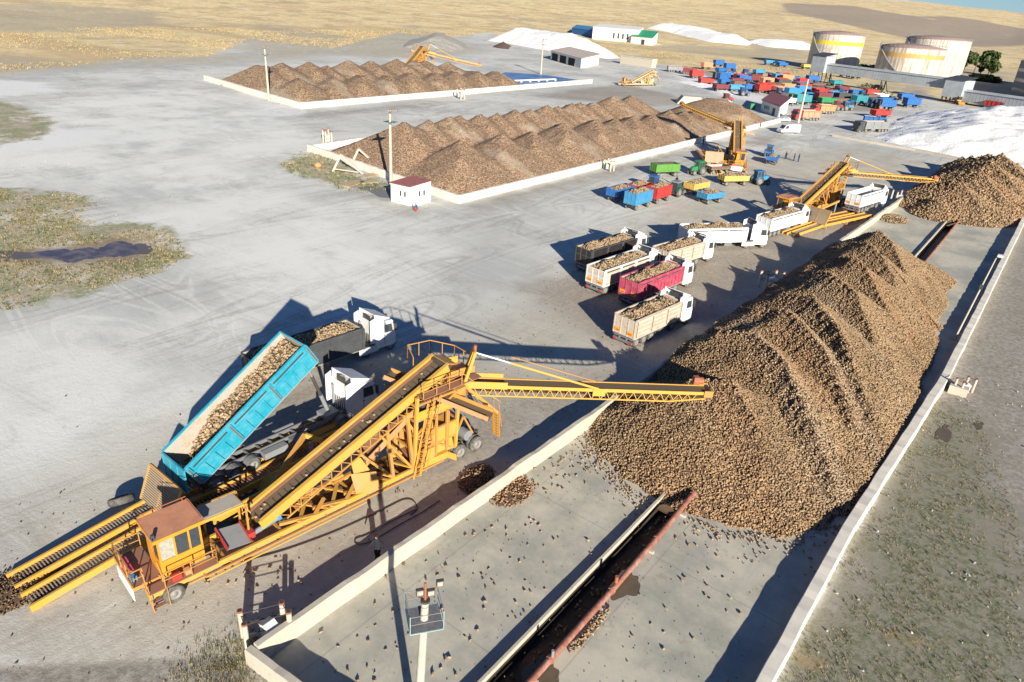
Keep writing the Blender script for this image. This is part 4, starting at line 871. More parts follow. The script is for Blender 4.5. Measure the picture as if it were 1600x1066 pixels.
    for i in range(5): f = i/4; b.box(-0.15, 0.62, 0.62-0.85*f, 0.62-0.85*f+0.24, 1.12-0.92*f, 1.16-0.92*f, DECK)
    for x in (-0.17, 0.64): b.bar((x, 0.85, 1.3), (x, -0.35, 0.1), 0.05, 0.16, paint); b.bar((x, 0.8, 2.2), (x, -0.3, 1.1), 0.04, None, paint); b.bar((x, -0.3, 0.2), (x, -0.3, 1.1), 0.04, None, paint); b.bar((x, 0.3, 0.7), (x, 0.3, 1.65), 0.04, None, paint)
    b.build('stairs', root)
    b = MB(); b.box(-0.75, -0.72, 0.85, 3.1, 0.42, 1.18, PLASTW); b.box(-0.72, -0.69, 0.8, 3.15, 0.38, 1.22, WHITE); b.build('sign_board', root)
    b = MB(); b.box(-0.60, -0.25, 1.75, 3.0, 1.31, 1.62, SALR); b.build('red_box', root); b = MB(); b.box(-0.60, -0.28, 1.2, 1.65, 1.31, 1.58, LBLUE); b.build('blue_box', root)
    b = MB(); b.box(1.0, 1.5, -0.15, 0.2, 1.29, 1.6, RED); b.box(1.7, 2.0, -0.1, 0.25, 1.29, 1.55, SALM); b.build('fire_box', root)
    # feed-side arm with hydraulic leg
    b = MB(); b.bar((7.6, 3.4, 0.9), (12.0, 5.6, 2.9), 0.22, 0.34, paint); b.bar((12.0, 5.6, 2.9), (12.9, 5.0, 2.4), 0.2, 0.3, bright); b.cyl((12.2, 5.2, 0.2), (12.2, 5.2, 2.5), 0.13, 0.13, 10, GREYM); b.bar((9.0, 2.4, 0.9), (12.2, 5.3, 0.5), 0.2, 0.2, paint); b.build('outrigger', root)
    # tower
    b = MB()
    for u in (17.0, 20.6):
        for y in (0.15, 2.35): b.bar((u, y, 0.9), (u+0.25, y, 6.4), 0.2, 0.2, bright)
    for z in (2.2, 3.4, 4.6, 5.8):
        for y in (0.15, 2.35): b.bar((17.05, y, z), (20.8, y, z), 0.14, 0.14, paint)
        for u in (17.1, 20.75): b.bar((u, 0.15, z), (u, 2.35, z), 0.12, 0.12, paint)
    for y in (0.15, 2.35): b.bar((17.0, y, 3.4), (20.7, y, 5.8), 0.12, None, paint); b.bar((20.7, y, 1.0), (17.0, y, 3.4), 0.12, None, paint)
    b.plate((18.2, 0.12, 1.2), (20.4, 0.12, 1.2), (20.4, 0.35, 2.1), (18.2, 0.35, 2.1), 0.05, bright); b.plate((18.2, 0.3, 2.3), (20.2, 0.3, 2.3), (20.2, 0.7, 3.1), (18.2, 0.7, 3.1), 0.05, SALM)
    b.box(17.6, 18.5, -0.15, 1.9, 1.3, 2.2, bright); b.bar((17.6, 0.0, 1.1), (19.6, -0.1, 1.1), 0.3, 0.5, bright); b.bar((19.6, -0.1, 1.1), (20.6, 0, 0.3), 0.3, 0.4, bright)
    b.box(18.6, 20.6, 0.12, 0.2, 2.2, 3.3, bright); b.box(19.9, 20.0, 0.1, 2.3, 1.4, 4.4, paint); b.box(17.3, 18.4, 2.2, 2.3, 1.2, 4.0, paint); b.plate((17.2, 0.1, 4.7), (20.7, 0.1, 4.7), (20.7, 0.1, 5.3), (17.2, 0.1, 5.3), 0.06, bright); b.box(17.3, 20.6, 0.2, 2.2, 1.05, 1.3, DECK)
    for u in (17.9, 18.8, 19.7): b.bar((u, 0.05, 1.2), (u, 0.05, 4.6), 0.14, 0.14, paint)
    b.cyl((19.0, 1.0, 4.0), (20.2, 1.0, 4.0), 0.28, 0.28, 12, DARKM); b.box(18.0, 18.9, 0.6, 1.6, 4.7, 5.3, DKGREY); b.box(17.2, 18.0, 1.7, 2.4, 4.7, 5.4, DKGREY)
    b.build('tower', root)
    b = MB(); b.box(17.4, 22.4, -0.35, 0.4, 6.38, 6.44, DECK); b.box(20.2, 22.4, 0.4, 2.6, 6.6, 6.66, SALM); b.box(20.0, 20.8, -0.6, 3.0, 6.2, 6.36, paint)
    b.box(20.5, 21.9, 0.7, 2.0, 6.0, 6.3, BELT); b.bar((20.4, 0.6, 6.9), (22.2, 0.2, 6.9), 0.08, 0.5, paint); b.bar((20.4, 2.4, 6.9), (22.2, 2.0, 6.9), 0.08, 0.5, bright)
    b.build('upper_platform', root)
    b = MB(); rail_mb(b, [(17.4, -0.3, 6.44), (20.6, -0.35, 6.44)], 1.0, paint); b.build('platform_rail', root); b = MB(); rail_mb(b, [(19.0, 2.9, 6.66), (19.4, 4.1, 7.0), (21.0, 3.6, 7.1), (22.4, 2.6, 6.66), (22.4, 0.6, 6.66)], 1.0, paint, mid=False); b.build('platform_rail', root)
    b = MB()
    for s in (0, 1):
        yy = -0.1-0.0*s; x0, x1 = (16.6, 18.2) if s == 0 else (17.15, 18.75)
        b.bar((x0, -0.35, 0.5), (x1, 0.2, 5.6), 0.06, 0.16, bright)
        b.bar((x0, -0.95, 1.2), (x1, -0.45, 6.4), 0.045, None, paint)
        for f in (0.15, 0.5, 0.85): b.bar((x0+(x1-x0)*f, -0.35+0.55*f, 0.5+5.1*f), (x0+(x1-x0)*f, -0.92+0.5*f, 1.25+5.1*f), 0.04, None, paint)
    for i in range(15): f = (i+0.5)/15; b.bar((16.6+1.6*f, -0.35+0.55*f, 0.5+5.1*f), (17.15+1.6*f, -0.35+0.55*f, 0.5+5.1*f), 0.16, 0.05, paint)
    b.build('ladder', root)
    b = MB(); P = [Vector((20.9, 0.2, 6.3)), Vector((23.3, -1.0, 3.6)), Vector((23.5, -1.0, 1.5))]
    for a, c in zip(P[:-1], P[1:]):
        for s in (-0.28, 0.28): b.bar(a+Vector((0, s, 0)), c+Vector((0, s, 0)), 0.06, 0.2, paint); b.bar(a+Vector((0, s, 0.8)), c+Vector((0.2, s, 0.8)), 0.045, None, paint)
        for i in range(9): q = a.lerp(c, (i+0.5)/9); b.bar(q+Vector((0, -0.28, 0)), q+Vector((0, 0.28, 0)), 0.2, 0.05, bright)
    b.build('rear_stairs', root)
    # cross conveyor for soil
    b = MB(); a = Vector((17.7, 4.1, 6.2)); c = Vector((21.3, -2.6, 4.7)); dd = (c-a).normalized(); sd2 = dd.cross(Vector((0, 0, 1))).normalized()*0.55
    b.bar(a, c, 1.05, 0.08, BELT)
    for s in (-1, 1): b.bar(a+sd2*s+Vector((0, 0, 0.15)), c+sd2*s+Vector((0, 0, 0.15)), 0.06, 0.32, SALM if s > 0 else paint)
    b.cyl(a-sd2, a+sd2, 0.16, 0.16, 10, DARKM); b.bar(a+sd2+Vector((0, 0, -0.5)), a-sd2*0.2+Vector((0.9, -1.4, -0.6)), 0.1, None, paint)
    b.build('cross_conveyor', root)
    # wheels and axles
    for y in (0.12, 2.3): wheel(root, 0.95, y if y > 1 else -0.12, 0.56, 0.56, 0.34)
    for u in (20.9, 22.5):
        for y in (0.0, 2.6): wheel(root, u, y if y > 1 else -0.001, 0.62, 0.62, 0.32, True)
    b = MB(); b.bar((19.6, 0.9, 0.9), (23.4, 0.9, 0.9), 0.2, 0.3, DARKM); b.bar((19.6, 1.7, 0.9), (23.4, 1.7, 0.9), 0.2, 0.3, DARKM)
    for u in (20.9, 22.5): b.cyl((u, 0.2, 0.58), (u, 2.4, 0.58), 0.12, 0.12, 8, DARKM)
    for s in (0, 1): b.bar((20.6+s*2.2, 0.6, 0.9), (21.7, 0.6, 3.0), 0.12, None, paint)
    b.cyl((22.0, 0.35, 1.35), (22.0, 1.1, 1.35), 0.4, 0.4, 12, GREYM); b.build('rear_bogie', root)
    # boom: slews about a pivot at the top of the tower
    b = MB(); Lb = blen; wd = 0.5
    for y in (-wd, wd):
        b.bar((0.3, y, 0.0), (Lb, y, 0.0), 0.08, 0.24, bright); b.bar((0.9, y, -0.72), (Lb-3, y, -0.72), 0.07, 0.09, bright); b.bar((Lb-3, y, -0.72), (Lb-0.3, y, -0.42), 0.07, 0.09, bright)
        n = 24
        for i in range(n):
            x = 1.0+i*(Lb-2.0)/n; st = (Lb-2.0)/n; zb = -0.72 if x < Lb-3 else -0.6
            b.bar((x, y, -0.1), (x+st/2, y, zb), 0.045, None, bright); b.bar((x+st/2, y, zb), (x+st, y, -0.1), 0.045, None, bright)
    for i in range(13): x = 0.6+i*(Lb-1.2)/12; b.bar((x, -wd, -0.1), (x, wd, -0.1), 0.06, None, paint); b.bar((x, -wd, -0.7), (x, wd, -0.7), 0.05, None, paint)
    b.box(0.2, 3.3, -wd-0.16, -wd-0.10, -0.1, 0.42, bright); b.box(0.2, 3.1, wd+0.10, wd+0.16, -0.1, 0.42, bright); b.box(Lb*0.52, Lb*0.57, -wd-0.12, -wd-0.05, -0.42, 0.16, bright)
    b.box(Lb-0.5, Lb+0.15, -wd-0.14, -wd-0.05, -0.25, 0.25, paint); b.box(Lb-0.5, Lb+0.15, wd+0.05, wd+0.14, -0.25, 0.25, paint)
    boom = b.build('boom', root, (21.2, 0.6, 6.0), (0, boom_tilt, boom_rot))
    b = MB(); b.box(0.4, Lb, -wd+0.05, wd-0.05, 0.02, 0.07, BELT); b.box(0.4, Lb, -wd+0.1, wd-0.1, -0.45, -0.42, BELT); b.build('boom_belt', boom)
    b = MB(); b.cyl((Lb, -wd-0.05, 0.0), (Lb, wd+0.05, 0.0), 0.19, 0.19, 12, DARKM); b.cyl((Lb-0.9, wd+0.25, 0.35), (Lb-0.2, wd+0.25, 0.35), 0.28, 0.28, 12, RUST); b.box(Lb-0.95, Lb-0.55, wd, wd+0.4, 0.15, 0.7, RUST); b.build('boom_drive', boom)
    b = MB()
    for y in (-wd-0.2, wd+0.2): b.bar((0.2, y, -0.2), (0.9, y*0.75, 2.6), 0.16, 0.2, bright)
    b.bar((0.9, -wd*1.0, 2.6), (0.9, wd*1.0, 2.6), 0.12, None, paint); b.cyl((0.9, -0.2, 2.5), (0.9, -0.2, 3.0), 0.12, 0.12, 8, RUST); b.cyl((-0.1, 0, -0.9), (-0.1, 0, 0.0), 0.7, 0.7, 16, paint); b.build('mast', boom)
    b = MB(); m0 = Vector((0.95, -0.45, 2.55)); m1 = Vector((Lb*0.54, -wd-0.12, 0.15)); m = m0.lerp(m1, 0.27); b.cyl(m0, m, 0.06, 0.06, 8, WHITE); b.cyl(m, m1, 0.09, 0.09, 8, bright); b.bar(m0.lerp(m1, 0.3)+Vector((0, 1.0, 0)), m1+Vector((0, 1.1, 0)), 0.05, None, paint)
    b.build('stay_ram', boom)
    # ramps and the drive-on deck
    if ramp:
        b = MB()
        for y in (-1.62, 0.42):
            grate(b, 0.5, 8.2, y, y+1.2, 0.16, 0.84, GRBAR, 0.17, 0.055, bright, 0.42)
            grate(b, 8.4, 22.0, y, y+1.2, 0.80, 0.80, DECK, 0.22, 0.09, bright, 0.42)
        for x in np.arange(8.6, 22, 2.2): b.bar((x, -1.5, 0.45), (x, 1.55, 0.45), 0.16, 0.16, paint); 
        for x in (9.0, 15.0, 21.6):
            for y in (-1.45, 1.5): b.bar((x, y, 0), (x, y, 0.6), 0.2, None, paint)
        b.bar((22.0, -1.45, 0.8), (25.5, -1.45, 0.12), 0.14, 0.3, bright); b.bar((22.0, 1.5, 0.8), (25.5, 1.5, 0.12), 0.14, 0.3, bright)
        for i in range(13): b.bar((22.1+i*0.27, -1.45, 0.78-i*0.052), (22.1+i*0.27, -0.45, 0.78-i*0.052), 0.1, 0.07, GREYM); b.bar((22.1+i*0.27, 0.5, 0.78-i*0.052), (22.1+i*0.27, 1.5, 0.78-i*0.052), 0.1, 0.07, GREYM)
        c0, s0 = math.cos(D(82.5)), math.sin(D(82.5)); dx, dy = -36.05+29.9, 6.1-10.5
        rp = b.build('drive_on_ramp', root, (dx*c0+dy*s0, -dx*s0+dy*c0, 0), (0, 0, D(6.5)))
        k = MB(); L2 = 2.3; W2 = 3.7; k.plate((0, 0, 0), (0, W2, 0), (0, W2, L2), (0, 0, L2), 0.04, GRT)
        k.bar((0, 0, 0), (0, 0, L2), 0.12, 0.16, bright); k.bar((0, W2, 0), (0, W2, L2), 0.12, 0.16, bright); k.bar((0, 0, L2), (0, W2, L2), 0.12, None, paint); k.bar((0, W2/2, 0), (0, W2/2, L2), 0.1, None, paint)
        for i in range(16): k.bar((-0.05, 0.0, 0.1+i*0.14), (-0.05, W2, 0.1+i*0.14), 0.04, None, GRBAR)
        k.build('ramp_flap', rp, (7.7, -1.75, 0.95), (0, D(24), 0))
    return root
GRBAR = dirty('grate_bars', (0.40, 0.34, 0.27), (0.25, 0.16, 0.1), 0.5); SALM = dirty('faded_orange_plate', (0.62, 0.30, 0.14), (0.35, 0.2, 0.12), 0.45); SALR = dirty('faded_pink_box', (0.7, 0.12, 0.14), (0.6, 0.3, 0.3), 0.3)
GRT = dirty('grating_plate', (0.46, 0.33, 0.2), (0.3, 0.2, 0.12), 0.6); BEETC = flat('beet_lump', (0.42, 0.3, 0.19), 0.9)
st1 = make_stacker((-29.9, 10.5, 0), D(82.5), 'big yellow loading machine in the foreground with its boom over the near pile')
st2 = copy_tree(st1, (-34.4, 114.1, 0), D(80.5), 'yellow loading machine halfway along the truck lane, with a white tipper under its boom')
st3 = copy_tree(st1, (-51.2, 147.0, 0), D(116), 'yellow loading machine pointing its raised boom at the middle pile beyond the tractors')
st4 = copy_tree(st1, (-208, 197, 0), D(112), 'farthest yellow loading machine behind the lowest pile, boom reaching to the blue tarpaulin')
def boom_of(r): return [c for c in r.children if c.name.startswith('boom')][0]
b2 = boom_of(st2); b2.rotation_euler = (0, 0.03, D(40)); st2.scale = (1, -1, 1)
b3 = boom_of(st3); b3.rotation_euler = (0, -0.17, D(52))
st4.scale = (1.3, 1.3, 1.3); b4 = boom_of(st4); b4.rotation_euler = (0, 0.17, D(-66))
for r in (st3, st4):
    rp = [c for c in r.children if c.name.startswith('drive_on_ramp')][0]; 
    def delt(o):
        for c in list(o.children): delt(c)
        bpy.data.objects.remove(o)
    if r is st4: delt(rp)

# ------------------------------------------------------------------ tractors, trailers, small vehicles
def make_tractor(label, loc, h, body, roof=None, group='farm tractors on the yard', name='tractor', cat='tractor'):
    root = empty(name, loc, h, label, cat, group); roof = roof or body
    b = MB(); b.prism([(1.35, 0.95), (3.0, 0.85), (3.05, 1.25), (2.7, 1.62), (1.35, 1.75)], -0.38, 0.38, body); b.box(3.0, 3.05, -0.33, 0.33, 0.9, 1.3, DARKM); b.build('bonnet', root)
    b = MB(); b.box(0.1, 3.0, -0.25, 0.25, 0.6, 0.95, DARKM); b.box(-0.3, 0.2, -0.3, 0.3, 0.5, 1.0, DARKM); b.cyl((2.5, -0.75, 0.5), (2.5, 0.75, 0.5), 0.08, 0.08, 8, DARKM); b.cyl((0.4, -0.75, 0.8), (0.4, 0.75, 0.8), 0.12, 0.12, 8, DARKM)
    for s in (-1, 1):
        for i in range(5):
            a0, a1 = PI*(0.12+0.16*i), PI*(0.28+0.16*i); b.plate((0.4+0.95*math.cos(a1), s*0.55, 0.8+0.95*math.sin(a1)), (0.4+0.95*math.cos(a0), s*0.55, 0.8+0.95*math.sin(a0)), (0.4+0.95*math.cos(a0), s*1.05, 0.8+0.95*math.sin(a0)), (0.4+0.95*math.cos(a1), s*1.05, 0.8+0.95*math.sin(a1)), 0.03, body)
    b.cyl((1.7, -0.42, 1.6), (1.7, -0.42, 2.5), 0.05, 0.05, 8, DARKM); b.build('chassis', root)
    b = MB(); b.box(-0.2, 1.3, -0.6, 0.6, 0.95, 1.3, body)
    for x in (-0.2, 0.6, 1.3):
        for y in (-0.62, 0.62): b.bar((x, y, 1.25), (x*0.92+0.03, y*0.95, 2.55), 0.07, None, body)
    cab = b.build('cab', root); b = MB(); b.prism([(-0.4, 2.55), (1.5, 2.55), (1.4, 2.72), (-0.3, 2.74)], -0.75, 0.75, roof); b.build('cab_roof', cab)
    b = MB(); b.quad((1.31, -0.58, 1.3), (1.31, 0.58, 1.3), (1.24, 0.55, 2.5), (1.24, -0.55, 2.5), GLASS); b.build('windscreen', cab)
    for s in (-1, 1): b = MB(); b.quad((-0.15, s*0.61, 1.32), (1.25, s*0.61, 1.32), (1.18, s*0.59, 2.5), (-0.12, s*0.59, 2.5), GLASS); b.build('side_window', cab)
    b = MB(); b.quad((-0.21, -0.58, 1.32), (-0.21, 0.58, 1.32), (-0.17, 0.55, 2.5), (-0.17, -0.55, 2.5), GLASS); b.build('rear_window', cab)
    for s in (-1, 1): wheel(root, 0.4, s*0.85, 0.82, 0.82, 0.42); wheel(root, 2.5, s*0.75, 0.52, 0.52, 0.32)
    return root
def make_trailer(label, loc, h, body, L=4.6, W=2.25, Hb=1.1, fl=1.0, load=None, inner=None, group='farm trailers on the yard', double=False, name='farm_trailer', lv=0):
    root = empty(name, loc, h, label, 'trailer', group); inner = inner or body
    b = MB()
    for s in (-1, 1):
        y = s*W/2; b.box(0, L, y-s*0.05, y, 0, Hb, body); b.box(0.02, L-0.02, y-s*0.065, y-s*0.05, 0.04, Hb-0.01, inner); b.box(-0.02, L+0.02, y, y+s*0.05, Hb-0.07, Hb+0.02, body); b.box(0, L, y, y+s*0.035, 0, 0.1, body); b.box(0, L, y, y+s*0.035, Hb*0.5-0.04, Hb*0.5+0.04, body)
        for i in range(7): x = i*(L-0.08)/6; b.box(x, x+0.08, y, y+s*0.04, 0, Hb, body)
    b.box(0, L, -W/2, W/2, -0.06, 0.02, inner)
    for x in (0, L-0.05):
        b.box(x, x+0.05, -W/2, W/2, 0, Hb, body)
        for i in range(4): y = -W/2+i*(W-0.08)/3; xx = x-0.04 if x == 0 else x+0.05; b.box(xx, xx+0.04, y, y+0.08, 0, Hb, body)
    b.build('trailer_body', root, (0, 0, fl))
    b = MB()
    for y in (-0.45, 0.45): b.bar((0.1, y, fl-0.18), (L-0.1, y, fl-0.18), 0.1, 0.18, DARKM)
    for x in (0.8, L-0.8): b.cyl((x, -0.85, 0.42), (x, 0.85, 0.42), 0.07, 0.07, 8, DARKM); b.box(x-0.3, x+0.3, -0.5, 0.5, 0.42, fl-0.2, DARKM)
    b.bar((L-0.8, 0, 0.5), (L+1.3, 0, 0.45), 0.1, 0.1, DARKM); b.bar((L-0.7, 0.4, 0.5), (L+1.0, 0.05, 0.46), 0.08, None, DARKM); b.bar((L-0.7, -0.4, 0.5), (L+1.0, -0.05, 0.46), 0.08, None, DARKM)
    b.build('chassis', root)
    for x in (0.8, L-0.8):
        for s in (-1, 1): wheel(root, x, s*0.92, 0.42, 0.42, 0.24)
    if load:
        o = obj('beet_load', load_mesh(round(L-0.2, 1), round(W-0.2, 1), 0.65, lv)); o.matrix_world = Matrix.Translation(loc) @ Matrix.Rotation(h, 4, 'Z') @ Matrix.Translation((0.1, 0, fl+Hb-0.58)); tag(o, load, 'beets', kind='stuff')
    return root
def P3(px, py): v = at(px, py); return (v.x, v.y, 0.0)
def off(p, h, d): return (p[0]+math.cos(h)*d, p[1]+math.sin(h)*d, 0.0)
# train of blue and red trailers, nearest of the two
ha = D(87); p = (-52.9, 100.8, 0)
make_trailer('sky blue high-sided trailer full of beets, nearest of the cluster', p, ha, LBLUE, L=5.2, Hb=1.9, load='beets heaped in the nearest sky blue trailer')
make_trailer('red high-sided trailer full of beets behind the nearest blue one', off(p, ha, 6.6), ha, RED, L=5.0, Hb=1.85, load='beets heaped in the high-sided red trailer', lv=1)
make_tractor('dark green tractor with grey roof at the head of the red trailer', off(p, ha, 14.6), ha, flat('dark_green_tractor_paint', (0.03, 0.09, 0.07), 0.5), GREYM)
p2 = (-57.6, 103.0, 0)
make_trailer('deep blue trailer full of beets, left behind the sky blue one', p2, ha, BLUE, L=5.0, Hb=1.2, load='beets heaped in the deep blue left trailer', lv=2)
make_trailer('small red trailer full of beets behind the deep blue trailer', off(p2, ha, 6.3), ha, RED, L=4.8, Hb=0.95, load='beets heaped in the low red trailer', lv=3)
make_tractor('blue tractor with bright blue roof at the head of the small red trailer', off(p2, ha, 13.0), ha, BLUE, BLUE)
make_trailer('yellow trailer rounded high with beets beside the dark green tractor', (-51.2, 119.3, 0), D(80), OCHRE, L=5.0, Hb=1.0, load='beets heaped round and high in the yellow trailer of the cluster', lv=1)
make_trailer('small light blue trailer with reddish beets, rightmost of the cluster', (-46.6, 114.9, 0), D(72), LBLUE, L=4.4, Hb=0.9, load='reddish beets heaped in the small rightmost blue trailer', lv=2)
make_trailer('olive green empty trailer beside the green tractor', (-62.5, 127.0, 0), D(62), DGREEN, L=5.6, Hb=1.5, inner=DARKM)
make_tractor('bright green tractor facing the camera between two trailers', (-57.0, 137.5, 0), D(-110), GREEN, GREEN)
make_trailer('low brown wooden trailer to the right of the green tractor', (-56.4, 139.5, 0), D(62), BROWNP, L=5.0, Hb=0.55, fl=1.0, inner=PLANK)
hy = D(56); py_ = (-50.2, 131.6, 0)
make_trailer('yellow trailer with overflowing beets hitched to a blue tractor standing apart', py_, hy, OCHRE, L=5.6, Hb=0.95, load='tall mound of beets in the yellow trailer standing apart', lv=3)
make_tractor('blue tractor hitched to the lone yellow trailer', off(py_, hy, 7.9), hy, LBLUE, BLUE)
make_tractor('blue tractor unloading beside the middle loading machine', P3(1200, 246), D(110), BLUE, BLUE)
make_trailer('small blue trailer of beets at the flap of the middle loading machine', P3(1203, 258), D(100), BLUE, L=4.0, Hb=0.8, load='beets in the small trailer at the middle loading machine')

def make_van(label, loc, h, color, name='white_van', L=6.6, Hh=2.5, stripes=True, cat='van', car=False):
    root = empty(name, loc, h, label, cat)
    W = 1.0 if not car else 0.87; b = MB()
    if not car: prof = [(0, 0.4), (L, 0.4), (L+0.02, 0.95), (L-0.75, 1.35), (L-1.5, Hh-0.25), (L-2.0, Hh), (0.1, Hh), (0, Hh-0.4)]
    else: prof = [(0, 0.35), (L, 0.35), (L, 0.75), (L-1.1, 0.95), (L-1.75, Hh-0.05), (1.0, Hh), (0.15, 1.0), (0, 0.8)]
    b.prism(prof, -W, W, color); b.build('body', root)
    if not car:
        b = MB(); b.quad((L-0.72, -0.85, 1.38), (L-0.72, 0.85, 1.38), (L-1.46, 0.8, Hh-0.28), (L-1.46, -0.8, Hh-0.28), GLASS); b.build('windscreen', root)
        for s in (-1, 1):
            b = MB(); b.quad((L-2.4, s*(W+0.005), 1.35), (L-1.05, s*(W+0.005), 1.35), (L-1.6, s*(W+0.005), Hh-0.35), (L-2.4, s*(W+0.005), Hh-0.35), GLASS); b.build('side_window', root)
            if stripes: b = MB(); b.box(0.3, 2.6, s*W, s*(W+0.01), 1.5, 1.62, GREEN); b.box(0.3, 2.0, s*W, s*(W+0.01), 1.75, 1.83, GREEN); b.build('green_stripe', root)
    else:
        b = MB(); b.quad((L-1.13, -0.75, 0.98), (L-1.13, 0.75, 0.98), (L-1.72, 0.7, Hh-0.1), (L-1.72, -0.7, Hh-0.1), GLASS); b.build('windscreen', root)
        for s in (-1, 1): b = MB(); b.quad((0.5, s*(W+0.005), 1.0), (L-1.3, s*(W+0.005), 1.0), (L-1.8, s*(W+0.005), Hh-0.1), (1.05, s*(W+0.005), Hh-0.1), GLASS); b.build('side_window', root)
    for x in (1.0, L-1.0):
        for s in (-1, 1): wheel(root, x, s*(W-0.1), 0.34, 0.34, 0.22)
    return root
make_van('white panel van with green side stripes parked behind the middle loading machine', (-62.2, 214.8, 0), D(58+180), WHITE)
make_van('white car parked beside the maroon roofed hut', P3(1232, 190), D(58+180), WHITE, 'parked_car', 4.3, 1.45, False, 'car', True)

# ------------------------------------------------------------------ crowd of vehicles in the far parking
BODYC = dict(b=BLUE, l=LBLUE, r=RED, g=GREEN, t=TEAL, o=SALM, m=MAROON, k=DKGREY, p=SALMON, n=BROWNP, w=WHITE, y=OCHRE, d=DGREEN)
CN = dict(b='deep blue', l='light blue', r='bright red', g='green', t='teal', o='orange', m='maroon', k='dark grey', p='pale pink', n='brown', w='white', y='yellow', d='olive green')
protoT, protoR = {}, {}
def far_tractor(px, py, c, h, label):
    if c not in protoT: protoT[c] = make_tractor(label, P3(px, py), h, BODYC[c], group='tractors crowded in the far parking ground')
    else: copy_tree(protoT[c], P3(px, py), h, label)
    for o in list(col.objects)[-60:]:
        if o.parent is None and o.get('category') == 'tractor' and o['label'] == label: o.scale = (1.2, 1.2, 1.2)
def far_trailer(px, py, c, h, label, high=False):
    k = (c, high)
    if k not in protoR: protoR[k] = make_trailer(label, P3(px, py), h, BODYC[c], L=5.4, W=2.4, Hb=2.0 if high else 1.25, inner=DARKM if c in 'kmn' else None, group='trailers crowded in the far parking ground')
    else: copy_tree(protoR[k], P3(px, py), h, label)
    for o in list(col.objects)[-60:]:
        if o.parent is None and o.get('category') == 'trailer' and o['label'] == label: o.scale = (1.2, 1.2, 1.25)
A1 = lambda x, y: (1160+x/5.926, 90+y/5.926)
A2 = lambda x, y: (990+x/6.957, 60+y/6.957)
hT = D(57)
